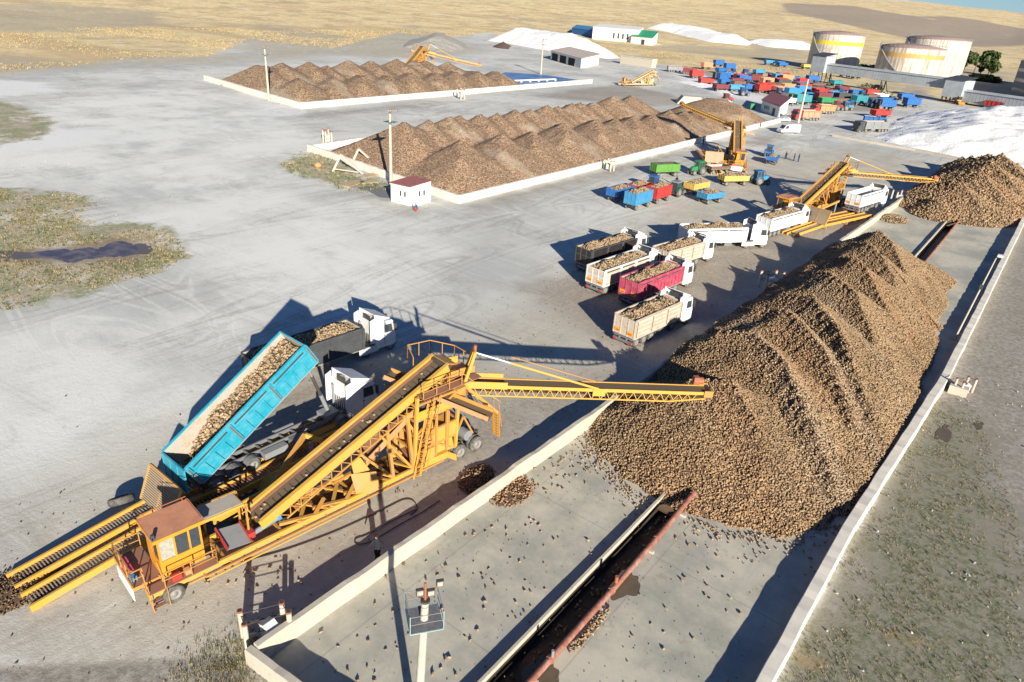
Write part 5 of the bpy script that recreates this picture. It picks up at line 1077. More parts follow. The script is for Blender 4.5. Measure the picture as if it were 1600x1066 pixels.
items = [('R', A1(105, 160), 'l', 0, 'near the end of the row by the grey gravel'), ('T', A1(20, 165), 'b', 0, 'in front of the light blue trailer by the grey gravel'), ('R', A1(165, 262), 'p', 1, 'behind the dark tractors on the left'), ('R', A1(240, 205), 'b', 0, 'below the grassy bank'),
 ('R', A1(60, 232), 'm', 1, 'left of the pink tipper'), ('T', A1(45, 275), 'k', 0, 'beside the maroon trailer'), ('R', A1(275, 298), 'r', 0, 'in the middle of the left group'), ('T', A1(215, 278), 'm', 0, 'hitched to the red trailer'),
 ('R', A1(430, 262), 'k', 0, 'behind the red trailer'), ('T', A1(320, 355), 'b', 0, 'just above the maroon hut roof'), ('R', A1(400, 330), 'p', 0, 'small, between blue tractor and cyan trailer'), ('R', A1(505, 368), 'l', 1, 'left of the lamp post'), ('R', A1(590, 285), 'b', 0, 'beyond the lamp post'),
 ('T', A1(655, 275), 'b', 0, 'beneath the tower of the conveyor gallery'), ('R', A1(690, 240), 'b', 1, 'right under the gallery tower'), ('R', A1(820, 265), 't', 0, 'beside the pale bushes'), ('R', A1(645, 368), 'r', 1, 'with blue rim, right of the lamp post'), ('R', A1(500, 295), 'n', 0, 'in the shade between blue ones'),
 ('T', A1(760, 345), 'k', 0, 'among the blue trailers'), ('R', A1(805, 375), 'b', 0, 'left of the tall blue one'), ('R', A1(900, 405), 'l', 1, 'tall, in the middle of the park'), ('R', A1(980, 420), 'k', 1, 'tall, with blue front'), ('R', A1(610, 440), 't', 1, 'behind the lamp post top'), ('R', A1(705, 440), 'g', 0, 'above the orange tipper'),
 ('R', A1(430, 405), 'd', 0, 'small, right of the hut'), ('R', A1(465, 445), 'w', 0, 'small, behind the red truck'), ('T', A1(850, 490), 'r', 0, 'right of the orange tipper'), ('T', A1(930, 490), 'l', 0, 'between red and blue tractors'), ('T', A1(1000, 480), 'b', 0, 'at the right end of the tractor line'),
 ('R', A1(1120, 440), 't', 1, 'alone near the bushes'), ('T', A1(1175, 465), 'b', 0, 'beside the lone teal trailer'), ('T', A1(1250, 480), 'k', 0, 'beside the bush'), ('R', A1(1195, 560), 'r', 0, 'behind the grey semitrailer'), ('R', A1(1390, 485), 'b', 1, 'long, at the foot of the white heap'), ('R', A1(1490, 460), 'b', 1, 'farther, at the foot of the white heap'),
 ('R', A1(205, 65), 'l', 0, 'in the back row before the grass'), ('R', A1(310, 75), 'b', 0, 'second in the back row before the grass'), ('R', A1(405, 92), 'b', 0, 'third in the back row before the grass'), ('R', A1(550, 105), 'y', 0, 'last in the back row before the grass'), ('R', A1(900, 180), 'b', 0, 'behind the conveyor gallery'), ('R', A1(1010, 198), 'g', 0, 'behind the conveyor gallery'),
 ('R', A1(330, 395), 'k', 0, 'just behind the maroon hut'), ('R', A1(740, 300), 'n', 0, 'behind the tall red trailer'), ('T', A1(880, 350), 'b', 0, 'behind the tall light blue trailer'), ('R', A1(570, 330), 'n', 0, 'left of the tall red trailer'), ('T', A1(700, 395), 'k', 0, 'beside the green trailer'),
 ('R', A1(1320, 400), 'w', 0, 'before the yellow wheel loader'), ('R', A1(1560, 400), 'b', 0, 'at the far edge of the white heap'), ('T', A1(1080, 385), 'b', 0, 'left of the lone teal trailer'),
 ('R', A2(240, 305), 'o', 1, 'farthest left of the park'), ('R', A2(740, 335), 'p', 1, 'behind the red ones'), ('R', A2(740, 440), 'r', 1, 'in the front of the left group'), ('R', A2(870, 305), 'b', 1, 'farthest in the left group'), ('R', A2(985, 345), 'b', 1, 'right of the farthest blue one'), ('R', A2(865, 455), 'k', 1, 'between red and cyan trailers'),
 ('R', A2(930, 455), 'l', 1, 'in the front left group'), ('R', A2(1025, 465), 'b', 1, 'next to the red-ended one in the left group'), ('R', A2(1090, 475), 'r', 1, 'at the right of the left group'), ('R', A2(870, 575), 'm', 0, 'in the front line of the left group'), ('R', A2(1030, 580), 'l', 0, 'front line, hitched to a blue tractor'), ('T', A2(1160, 625), 'b', 0, 'at the front of the left group'),
 ('R', A2(710, 505), 'r', 0, 'low, beside the white lime patch'), ('T', A2(1190, 405), 'b', 0, 'behind the red-ended trailer'), ('R', A2(900, 380), 'b', 0, 'in the middle of the left group'), ('T', A2(980, 700), 'r', 0, 'by the concrete loading bay'), ('T', A2(1090, 400), 'b', 0, 'between two blue trailers')]
random.seed(5); seen = {}
for kind, (px, py), c, hi, where in items:
    h = hT+D(random.uniform(-8, 8))+(PI if random.random() < 0.4 else 0); nm = 'tractor' if kind == 'T' else ('tall trailer' if hi else 'trailer')
    lb = f'{CN[c]} {nm} {where}'
    (far_tractor(px, py, c, h, lb) if kind == 'T' else far_trailer(px, py, c, h, lb, bool(hi)))
EX = g2((1060, 112), (1150, 112), (1215, 118), (1300, 140), (1365, 152), (1400, 165), (1370, 178), (1300, 178), (1240, 158), (1190, 150), (1130, 140), (1075, 128))
random.seed(9); k_ = 0; used_ = [P3(px, py) for _, (px, py), *_r in items]
while k_ < 34:
    x_, y_ = random.uniform(-130, -30), random.uniform(200, 520)
    if float(sdf(np.array([x_]), np.array([y_]), EX)[0]) < 1 or min(math.hypot(x_-u[0], y_-u[1]) for u in used_) < 5.2: continue
    used_.append((x_, y_, 0)); k_ += 1; c = random.choice('bblbrrmnkkmno'); h = hT+D(random.uniform(-6, 6))+(PI if random.random() < 0.5 else 0); kk = (c, random.random() < 0.5)
    if kk not in protoR: kk = (c, not kk[1])
    if kk not in protoR: kk = ('b', False)
    r = copy_tree(protoR[kk], (x_, y_, 0), h, f"{CN[kk[0]]} {'tall' if kk[1] else 'low'} trailer packed in the dense middle of the far vehicle park", f"{CN[kk[0]]} {'tall' if kk[1] else 'low'} trailers packed in the far park"); r.scale = (1.2, 1.2, 1.25)
def fartruck(px, py, h, cab, body, label, L=7.4, style='plain', dx=0):
    p = P3(px, py); truck(label, p[0], p[1], h, cab, body, body, L=L, load=False, semi=False, style=style, group='trucks in the far parking ground', tall=False, rear_panels=False)
fartruck(1383, 206, D(58+180), DKGREY, GREYM, 'long grey semitrailer truck parked beside the white lime heap', L=9.4, style='slats')
fartruck(1346, 196, D(20), BLUE, BLUE, 'blue truck parked behind the long grey one', L=4.0)
fartruck(1276, 188, D(58+180), RED, SALMON, 'red cab truck with salmon body near the hut', L=7.0)
fartruck(1300, 178, D(58+180), RED, SALM, 'orange tipper truck in front of the crowded trailers', L=6.5)
fartruck(1042, 112, D(40), RED, GREYM, 'grey tipper with red cab at the back of the left group', L=8.0)
fartruck(1066, 116, D(20), RED, MAROON, 'bright red cab truck facing right in the left group', L=4.5)
for px, c, l in ((1537, RED, 'red'), (1556, WHITE, 'white'), (1577, OCHRE, 'yellow'), (1594, LBLUE, 'light blue')): fartruck(px, 168, D(-20), c, c, f'{l} truck in the shade under the right end of the gallery', L=5.0)
# wheel loader
root = empty('wheel_loader', P3(1497, 163), D(-60), 'yellow wheel loader on top edge of the white lime heap', 'loader'); b = MB(); b.box(-2.2, 0.2, -0.9, 0.9, 0.9, 1.9, YEL2); b.box(0.2, 1.2, -0.6, 0.6, 0.8, 1.4, YEL2); b.build('body', root)
b = MB(); b.box(-0.9, 0.5, -0.7, 0.7, 1.9, 3.2, GLASS); b.box(-1.0, 0.6, -0.8, 0.8, 3.2, 3.35, YEL2); b.build('cab', root); b = MB(); b.bar((0.8, -0.5, 1.6), (2.6, -0.5, 0.6), 0.2, None, YEL); b.bar((0.8, 0.5, 1.6), (2.6, 0.5, 0.6), 0.2, None, YEL); b.prism([(2.5, 0.2), (3.7, 0.15), (3.8, 0.3), (2.7, 1.2)], -1.3, 1.3, YEL); b.build('bucket', root)
for x in (-1.6, 1.0):
    for s in (-1, 1): wheel(root, x, s*0.95, 0.75, 0.75, 0.45)

# ------------------------------------------------------------------ buildings
def footprint_building(name, label, A, B, C, hw, roofmat, wallmat, over=0.5, pitch=0.8, cat='building'):
    """A-B and B-C are the two visible wall feet; fourth corner by parallelogram. Mono-pitch roof."""
    A, B, C = (Vector((v[0], v[1], 0)) for v in (A, B, C)); Dp = A+C-B; root = empty(name, B, 0, label, cat); b = MB()
    P = [A-B, B-B, C-B, Dp-B]; h2 = [hw, hw, hw+pitch, hw+pitch]
    b.add(P+[p+Vector((0, 0, h)) for p, h in zip(P, h2)], [(0, 1, 5, 4), (1, 2, 6, 5), (2, 3, 7, 6), (3, 0, 4, 7), (4, 5, 6, 7)], wallmat); b.build('wall', root)
    m = (P[0]+P[2])/2; q = [m+(p-m)*1.0+(p-m).normalized()*over+Vector((0, 0, h+0.06)) for p, h in zip(P, h2)]
    b = MB(); b.plate(q[0], q[1], q[2], q[3], 0.14, roofmat)
    for i in range(9):
        f = (i+0.5)/9; b.bar(q[0].lerp(q[1], f)+Vector((0, 0, 0.17)), q[3].lerp(q[2], f)+Vector((0, 0, 0.17)), 0.06, 0.06, roofmat)
    b.build('roof', root); return root, A-B, C-B
def wall_panel(root, a, c, f0, f1, z0, z1, mat, name, out=0.03, frame=None, bars=0):
    """flat panel on the wall from a to c (both local), fractions along it"""
    a = Vector(a); c = Vector(c); d = (c-a); n = Vector((d.y, -d.x, 0)).normalized()
    cam_l = Vector((0, 0, 0))-root.location; 
    if n.dot(Vector((cam_l.x, cam_l.y, 0))) < 0: n = -n
    p = a+d*f0+n*out; q = a+d*f1+n*out; b = MB(); up = Vector((0, 0, 1))
    b.add([p+up*z0, q+up*z0, q+up*z1, p+up*z1, p-n*out+up*z0, q-n*out+up*z0, q-n*out+up*z1, p-n*out+up*z1], [(0, 1, 2, 3), (0, 4, 5, 1), (1, 5, 6, 2), (2, 6, 7, 3), (3, 7, 4, 0)], mat); o = b.build(name, root)
    if frame:
        b = MB()
        for u, v in ((p+up*z0, q+up*z0), (p+up*z1, q+up*z1), (p+up*z0, p+up*z1), (q+up*z0, q+up*z1)): b.bar(u+n*0.02, v+n*0.02, 0.07, None, frame)
        for i in range(bars): r = p.lerp(q, (i+1)/(bars+1)); b.bar(r+up*z0+n*0.02, r+up*z1+n*0.02, 0.05, None, frame)
        b.build('frame', o)
    return o
hut, wa, wc = footprint_building('site_hut', 'small white hut with maroon lean-to roof at the corner of the middle beet yard', at(611, 315), at(641, 322), at(673, 315), 2.9, MROOF, WALLW, 0.25, 0.35, 'hut')
for f in (0.45, 0.68): wall_panel(hut, wa, (0, 0, 0), f, f+0.12, 1.2, 2.1, GLASS, 'window', 0.03, WALLW)
for f in (0.38, 0.60): wall_panel(hut, (0, 0, 0), wc, f, f+0.11, 1.2, 2.1, GLASS, 'window', 0.03, WALLW)
hut2, wa, wc = footprint_building('gate_hut', 'white hut with long maroon sheet roof near the parked white car', at(1188, 173), at(1215, 184), at(1229, 176), 3.4, MROOF, WALLW, 0.5, 1.4, 'hut')
for f in (0.18, 0.29, 0.40): wall_panel(hut2, wa, (0, 0, 0), f, f+0.08, 1.2, 2.4, GLASS, 'window', 0.05, WALLW)
wall_panel(hut2, wa, (0, 0, 0), 0.66, 0.80, 0.05, 2.4, DARKM, 'door', 0.05)
p = at(1188, 172); b = MB(); b.box(-1.0, 1.0, -0.5, 0.5, 0, 1.8, GREEN); b.box(-1.05, 1.05, -0.55, 0.55, 1.8, 1.95, GREEN); tag(b.build('waste_container', None, (p.x-2.5, p.y-1.5, 0), (0, 0, 0.6)), 'bright green container standing at the corner of the gate hut', 'container')
shed, wa, wc = footprint_building('open_garage', 'long shed with three dark open bays and a white end wall before the lime heap', at(860, 93), at(907, 107), at(935, 102), 4.6, dirty('pale_roof_sheet', (0.6, 0.5, 0.42), (0.4, 0.25, 0.2), 0.3), WALLW, 0.8, 1.0)
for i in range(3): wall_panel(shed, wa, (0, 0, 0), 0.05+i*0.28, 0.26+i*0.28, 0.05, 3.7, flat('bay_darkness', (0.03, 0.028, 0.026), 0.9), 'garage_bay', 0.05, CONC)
wh, wa, wc = footprint_building('white_hall', 'long white hall with green roofed right end standing in the dry grass', at_t(925, 61), at_t(996, 68), at_t(1003, 62), 11, WALLW, WALLW, 0.8, 1.5)
for i in range(5): wall_panel(wh, wa, (0, 0, 0), 0.45+i*0.1, 0.49+i*0.1, 3, 7.5, GLASS, 'window', 0.1)
wh.location.z = float(terrain(wh.location.x, wh.location.y))-1
gh, wa, wc = footprint_building('annexe', 'green roofed annexe with turquoise end beside the white hall', at_t(985, 68), at_t(1018, 72), at_t(1026, 68), 7, dirty('green_sheet_roof', (0.05, 0.42, 0.2), (0.1, 0.25, 0.15), 0.2), WALLW, 1.0, 4.0); gh.location.z = float(terrain(gh.location.x, gh.location.y))-1
wall_panel(gh, wa, (0, 0, 0), 0.5, 0.65, 0.5, 5, GLASS, 'door', 0.1)
bh, wa, wc = footprint_building('blue_store', 'low blue sheeted store left of the white hall', at_t(893, 53), at_t(924, 60), at_t(930, 55), 7, LBLUE, BLUE, 0.5, 2.0); bh.location.z = float(terrain(bh.location.x, bh.location.y))-1
fa, wa, wc = footprint_building('factory_hall', 'dark blue-grey factory hall cut by the right edge of the picture', at(1576, 150), at(1640, 168), at(1700, 150), 17, dirty('grey_factory_roof', (0.2, 0.2, 0.22), (0.12, 0.12, 0.12), 0.3), dirty('factory_cladding', (0.16, 0.20, 0.25), (0.1, 0.1, 0.12), 0.4), 0.6, 6)
for i in range(3): wall_panel(fa, wa, (0, 0, 0), 0.02, 0.95, 3+i*4.6, 4.5+i*4.6, LGLASS, 'window_band', 0.15)
# tanks
def tank_mat(name, band, zb=12.4):
    t = NT(name); p = t.coord(); n = t.noise(t.mapping(p, (1.2, 1.2, 0.05)), 0.9, 6, 0.7); n2 = t.noise(p, 0.25, 5)
    sx = t.n('ShaderNodeSeparateXYZ'); t.l(p, sx.inputs[0])
    c = t.mix(t.ramp(n, 0.46, 0.64), (0.60, 0.575, 0.52), (0.36, 0.24, 0.15)); c = t.mix(t.ramp(n2, 0.48, 0.66, 0, 0.7), c, (0.40, 0.35, 0.30))
    a = t.math('PINGPONG', sx.outputs[2], 1.3); c = t.mix(t.ramp(a, 0, 0.12, 0.35, 0), c, (0.3, 0.22, 0.16))
    m = t.math('MULTIPLY', t.math('GREATER_THAN', sx.outputs[2], zb), t.math('LESS_THAN', sx.outputs[2], zb+2.4)); c = t.mix(t.math('MULTIPLY', m, 0.92), c, t.mix(t.ramp(n, 0.5, 0.8), band, (0.35, 0.25, 0.1)))
    return t.out(c, 0.6)
def tank(cx, cy, r, h, band, label, z=0):
    root = empty('storage_tank', (cx, cy, z), 0.4, label, 'tank', 'rusty white storage tanks'); m = tank_mat('tank_shell', band, h*0.7)
    b = MB(); b.lathe([(r, 0), (r, h)], (0, 0, 0), 'z', 56, m); b.build('shell', root)
    b = MB(); b.lathe([(r+0.25, h-0.3), (r+0.25, h), (r*0.5, h+1.3), (0.01, h+1.9)], (0, 0, 0), 'z', 56, dirty('rusty_tank_roof', (0.36, 0.25, 0.22), (0.25, 0.14, 0.1), 0.5)); b.build('roof', root)
    b = MB(); n = 40
    for i in range(n):
        a0, a1 = 2*PI*i/n, 2*PI*(i+1)/n; q = Vector((r*math.cos(a0), r*math.sin(a0), h)); q1 = Vector((r*math.cos(a1), r*math.sin(a1), h)); b.bar(q, q+Vector((0, 0, 1.2)), 0.1, None, GREYM); b.bar(q+Vector((0, 0, 1.2)), q1+Vector((0, 0, 1.2)), 0.1, None, GREYM)
    b.build('roof_rail', root)
    b = MB(); a = -2.2
    for i in range(26):
        f = i/25; a0 = -1.7-1.3*f; a1 = a0-0.052; b.bar(((r+0.5)*math.cos(a0), (r+0.5)*math.sin(a0), h*f), ((r+0.5)*math.cos(a1), (r+0.5)*math.sin(a1), h*(f+0.04)), 0.8, 0.15, GREYM)
    b.build('spiral_stairs', root); return root
tank(-139.5, 524, 16, 21.8, (0.80, 0.62, 0.03), 'leftmost storage tank, rusty white with a lemon yellow band')
tank(-88, 490, 17.5, 18.5, (0.55, 0.33, 0.10), 'nearest storage tank on the right, rusty white with an ochre brown band')
tank(-87, 560, 19, 23, (0.62, 0.58, 0.5), 'storage tank standing behind the ochre banded one, without coloured band')
# conveyor gallery
GA = at(1279, 129); GB = at(1490, 160); GC = at(1660, 186)
def gallery(a, c, z0, z1, w, label, name='conveyor_gallery'):
    d = Vector((c.x-a.x, c.y-a.y, 0)); L = d.length; h = math.atan2(d.y, d.x); root = empty(name, (a.x, a.y, 0), h, label, 'conveyor gallery'); b = MB()
    b.box(0, L, -w/2, w/2, z0, z1, CORR)
    for i in range(int(L/1.5)): b.box(i*1.5, i*1.5+0.12, -w/2-0.05, w/2+0.05, z0, z1, CORR)
    b.build('gallery_housing', root); b = MB(); b.plate((0, -w/2-0.3, z1), (L, -w/2-0.3, z1), (L, 0, z1+0.8), (0, 0, z1+0.8), 0.1, CORR); b.plate((0, 0, z1+0.8), (L, 0, z1+0.8), (L, w/2+0.3, z1), (0, w/2+0.3, z1), 0.1, CORR); b.build('roof', root)
    n = max(2, int(L/24))
    for i in range(n+1):
        b = MB(); x = L*(i+0.15)/(n+0.3)
        for y in (-w/2+0.2, w/2-0.2): b.bar((x, y, 0), (x, y, z0), 0.35, None, DARKM); b.bar((x+2, y, 0), (x, y, z0), 0.2, None, DARKM)
        b.bar((x, -w/2, z0*0.5), (x, w/2, z0*0.5), 0.25, None, DARKM); b.build('support_leg', root)
    return root
gallery(GA, GB, 5.2, 9.0, 4.0, 'long grey sheeted conveyor gallery on legs running before the storage tanks')
gallery(GB, GC, 1.0, 5.2, 4.0, 'lower grey conveyor gallery running off to the right edge')
def tower(p, sz, z0, z1, label):
    d = Vector((GB.x-GA.x, GB.y-GA.y, 0)); root = empty('transfer_tower', (p.x, p.y, 0), math.atan2(d.y, d.x), label, 'tower'); b = MB(); b.box(-sz/2, sz/2, -sz/2, sz/2, z0, z1, CORR); b.build('housing', root)
    b = MB(); b.plate((-sz/2-0.5, -sz/2-0.5, z1), (sz/2+0.5, -sz/2-0.5, z1), (sz/2+0.5, sz/2+0.5, z1+1.2), (-sz/2-0.5, sz/2+0.5, z1+1.2), 0.2, DKGREY); b.build('roof', root)
    for x in (-1, 1):
        for y in (-1, 1): b = MB(); b.bar((x*sz*0.45, y*sz*0.45, 0), (x*sz*0.45, y*sz*0.45, z0), 0.35, None, DARKM); b.build('leg', root)
    b = MB(); b.bar((-sz*.45, -sz*.45, 0.2), (sz*.45, -sz*.45, z0), 0.18, None, DARKM); b.bar((sz*.45, -sz*.45, 0.2), (-sz*.45, -sz*.45, z0), 0.18, None, DARKM); b.build('brace', root)
tower(GA, 8.0, 5.0, 13.0, 'grey transfer tower on tall legs at the left end of the gallery'); tower(GB, 8.5, 2.2, 9.5, 'yellowish grey transfer tower where the gallery steps down, beside the wheel loader')
# concrete ramps / low walls near the park
for px, py, l, lab in ((992, 103, 22, 'long pale concrete tank wall left of the red cab truck'),):
    p = at(px, py); b = MB(); b.box(-l/2, l/2, -2, 2, 0, 4.2, CONC); b.box(-l/2-0.3, l/2+0.3, -2.2, 2.2, 4.2, 4.6, CONC); tag(b.build('concrete_tank', None, (p.x, p.y+3, 0), (0, 0, D(-8))), lab, 'tank')
for px, py, lab in ((1072, 163, 'left pale concrete loading ramp behind the separate heap'), (1118, 168, 'right pale concrete loading ramp behind the separate heap')):
    p = at(px, py); b = MB(); b.prism([(0, 0), (11, 0), (8, 2.6), (2, 2.6)], -2.5, 2.5, CONC); tag(b.build('loading_ramp', None, (p.x-4, p.y, 0), (0, 0, D(35))), lab, 'ramp')
wall_run([tuple(at(*q))[:2] for q in ((1300, 213), (1360, 224), (1430, 236), (1560, 262), (1640, 280))], 0.55, 0.7, 'low dirty kerb wall along the foot of the white lime heap', side=1)
# blue tarpaulin and its pipe
t = NT('blue_tarp'); n = t.noise(t.coord(), 0.12, 5); TARP = t.out(t.mix(t.ramp(n, 0.35, 0.65), (0.03, 0.12, 0.34), (0.16, 0.26, 0.46)), 0.35)
b = MB(); b.add([tuple(at(x, y, 0.15)) for x, y in ((752, 122), (790, 113), (850, 117), (915, 127), (868, 132), (800, 137))], [(0, 1, 2, 3, 4, 5)], TARP); tag(b.build('tarpaulin'), 'blue tarpaulin sheet lying at the end of the farthest pile', 'tarpaulin')
a = at(786, 127, 0.8); c = at(868, 124, 0.8); b = MB(); b.cyl(a, c, 0.35, 0.35, 8, WHITE)
for i in range(7): q = a.lerp(c, i/6); b.box(q.x-0.3, q.x+0.3, q.y-0.3, q.y+0.3, 0, 0.8, WHITE)
tag(b.build('white_pipe'), 'white pipe on blocks lying across the blue tarpaulin', 'pipe')

# ------------------------------------------------------------------ white and grey heaps
t = NT('lime_surface'); p_ = t.coord(); n1 = t.noise(p_, 0.3, 6, 0.7); n2 = t.noise(p_, 1.6, 5, 0.7); t.bump(t.math('ADD', t.math('MULTIPLY', n1, 2.0), n2), 0.35, 0.6)
LIMEM = t.out(t.mix(t.ramp(n1, 0.55, 0.75, 0, 0.7), (0.97, 0.95, 0.91), (0.80, 0.78, 0.74)), 0.9)
t = NT('grey_spoil'); p_ = t.coord(); n1 = t.noise(p_, 0.4, 6, 0.7); t.bump(n1, 0.8, 0.6); SPOIL = t.out(t.mix(n1, (0.30, 0.28, 0.24), (0.50, 0.47, 0.42)), 0.95)
def outline_heap(name, pts, slope, top, step, mat, label, rough=0.8, cat='heap', base=False):
    P = pts; xs = [q[0] for q in P]; ys = [q[1] for q in P]
    def hf(X, Y):
        d = sdf(X, Y, P); h = np.minimum(d*slope, top*(0.75+0.5*fnoise(X, Y, 0.045, 2)))+(fnoise(X, Y, 0.22)-0.5)*rough+(fnoise(X, Y, 0.6, 7)-0.5)*rough*0.6
        h = np.where(d > 0, np.maximum(h, 0.03), -1); return h
    def hz(X, Y): h = hf(X, Y); return h
    nx = max(4, int((max(xs)-min(xs))/step)); ny = max(4, int((max(ys)-min(ys))/step))
    X, Y = np.meshgrid(np.linspace(min(xs), max(xs), nx), np.linspace(min(ys), max(ys), ny), indexing='ij'); Z = hf(X, Y); T = terrain(X, Y)
    G = np.stack([X, Y, T+np.maximum(Z, -0.3)], -1).reshape(-1, 3); I = np.arange(nx*ny).reshape(nx, ny); Fq = np.stack([I[:-1, :-1], I[1:, :-1], I[1:, 1:], I[:-1, 1:]], -1).reshape(-1, 4); Fq = Fq[Z.reshape(-1)[Fq].max(1) > 0]
    o = obj(name, raw_mesh(name, G, Fq, [mat])); return tag(o, label, cat, kind='stuff')
outline_heap('lime_heap', g2((1362, 214), (1385, 200), (1398, 188), (1432, 176), (1600, 178), (1760, 190), (1760, 300), (1600, 264), (1520, 250), (1420, 232)), 0.24, 6.0, 1.2, LIMEM, 'huge bright white lime heap on the right behind the beet pile', 0.9)
outline_heap('lime_heap', g2((762, 64), (800, 70), (860, 80), (950, 92), (968, 90), (935, 80), (870, 66), (800, 58)), 0.5, 9.0, 2.0, LIMEM, 'long white lime heap behind the shed with the open bays')
outline_heap('lime_heap', g2((1010, 44), (1050, 52), (1110, 66), (1165, 72), (1175, 68), (1120, 54), (1040, 40)), 0.4, 5.0, 4.0, LIMEM, 'white lime sheet far back beyond the white hall')
outline_heap('lime_heap', g2((1165, 66), (1200, 74), (1262, 84), (1262, 78), (1210, 66)), 0.4, 4.0, 4.0, LIMEM, 'white lime strip far back left of the first tank')
outline_heap('spoil_heap', g2((630, 74), (690, 82), (730, 76), (722, 66), (680, 60), (640, 64)), 0.35, 7.0, 2.0, SPOIL, 'grey gravel mound behind the farthest beet pile')
outline_heap('lime_heap', g2((1058, 128), (1100, 138), (1140, 150), (1150, 146), (1110, 132), (1070, 122)), 0.15, 1.2, 1.5, LIMEM, 'flat white lime spill beside the front trailers of the far park', 0.3)
for pts, lab in ((((1175, 70), (1215, 78), (1232, 76), (1200, 68)), 'dark brown soil heap between the far lime strips'), (((770, 74), (792, 77), (798, 73), (780, 69)), 'small brown heap left of the long lime heap')):
    outline_heap('soil_heap', g2(*pts), 0.5, 4.0, 2.0, flat('brown_soil', (0.16, 0.10, 0.08), 0.95), lab)

# ------------------------------------------------------------------ old cream machine, poles, pipe stands
p = at(1008, 136)
make_stacker((p.x-6, p.y-8, 0), D(70), 'old cream coloured machine folded up beside the far vehicle park', boom_rot=D(150), boom_tilt=0.25, paint=CREAM, bright=CREAM, roof=CREAM, sc=0.8, blen=9.0, ramp=False)
def light_pole(loc, h, label, r0=0.2, r1=0.12, plat=True, lean=(0, 0), s=1.0, rz=0.35):
    root = empty('light_pole', loc, rz, label, 'pole', 'concrete light poles of the yard'); b = MB(); top = Vector((lean[0], lean[1], h)); b.cyl((0, 0, 0), top, r0, r1, 16, POLEC); b.build('pole', root)
    if plat:
        z = h*0.88; c = top*0.88; b = MB(); w_ = 0.66*s
        b.box(c.x-w_, c.x+w_, c.y-w_, c.y+w_, z-0.02, z+0.02, flat('mesh_floor', (0.16, 0.16, 0.17), 0.7)); K = [(-w_, -w_), (w_, -w_), (w_, w_), (-w_, w_)]
        for (x, y), (x1, y1) in zip(K, K[1:]+K[:1]):
            b.bar((c.x+x, c.y+y, z), (c.x+x, c.y+y, z+0.95), 0.032, None, TEALM); b.bar((c.x+x, c.y+y, z), (c.x+x1, c.y+y1, z), 0.045, None, TEALM); b.bar((c.x+x, c.y+y, z+0.9), (c.x+x1, c.y+y1, z+0.9), 0.022, None, GREYM); b.bar((c.x+x, c.y+y, z+0.5), (c.x+x1, c.y+y1, z+0.5), 0.02, None, GREYM)
        b.build('service_platform', root)
        b = MB(); b.cyl(top, top+Vector((0, 0, 0.9)), 0.05, 0.05, 8, RUST); b.cyl(top-Vector((0, 0, 0.08)), top+Vector((0, 0, 0.02)), r1*1.25, r1*1.25, 12, DARKM); b.build('lamp_mast', root)
        for dx, dy in ((-0.2, 0.1), (0.22, 0.0), (w_, w_*0.6)):
            k = MB(); q = top+Vector((dx, dy, 0.35)); k.box(q.x-0.15, q.x+0.15, q.y-0.07, q.y+0.07, q.z-0.14, q.z+0.16, DARKM); k.box(q.x-0.12, q.x+0.12, q.y-0.085, q.y-0.07, q.z-0.1, q.z+0.12, LGLASS); k.bar(q, top+Vector((dx*0.2, dy*0.2, 0.1)), 0.04, None, RUST); k.build('floodlight', root)
    return root
TEALM = dirty('pale_teal_frame', (0.3, 0.42, 0.42), (0.3, 0.22, 0.18), 0.3)
light_pole((-14.3, 14.2, 0), 8.5, 'concrete light pole with wire cage inside the near yard, cut by the bottom edge', 0.21, 0.155, lean=(0.35, 0.1), rz=0.95)
p = at(611, 291); light_pole((p.x, p.y, 0), 12.0, 'light pole rising behind the small white hut before the middle pile', 0.3, 0.2, s=1.5)
p = at(420.5, 157); light_pole((p.x, p.y, 0), 13.5, 'light pole standing at the near end of the farthest beet pile', 0.34, 0.22, s=1.6)
p = at(845, 116); light_pole((p.x, p.y, 0), 14.0, 'light pole left of the shed with open bays', 0.4, 0.25, s=1.8)
p = at(1247, 192); light_pole((p.x, p.y, 0), 13.0, 'white light pole in the vehicle park behind the white van', 0.35, 0.25, plat=False)
root = empty('lamp_post', (-2.9, 83.5, 0), 0, 'thin leaning lamp post with small white head inside the right wall', 'lamp post'); b = MB(); b.cyl((0, 0, 0), (0.9, -0.5, 9.6), 0.11, 0.07, 10, POLEC); b.build('pole', root); b = MB(); b.bar((0.9, -0.5, 9.6), (1.1, -0.7, 9.9), 0.06, None, GREYM); b.box(0.95, 1.45, -0.95, -0.5, 9.8, 10.05, WHITE); b.build('lamp_head', root); b = MB(); b.box(0.45, 0.75, -0.5, -0.2, 6.1, 6.6, DKGREY); b.build('switch_box', root)
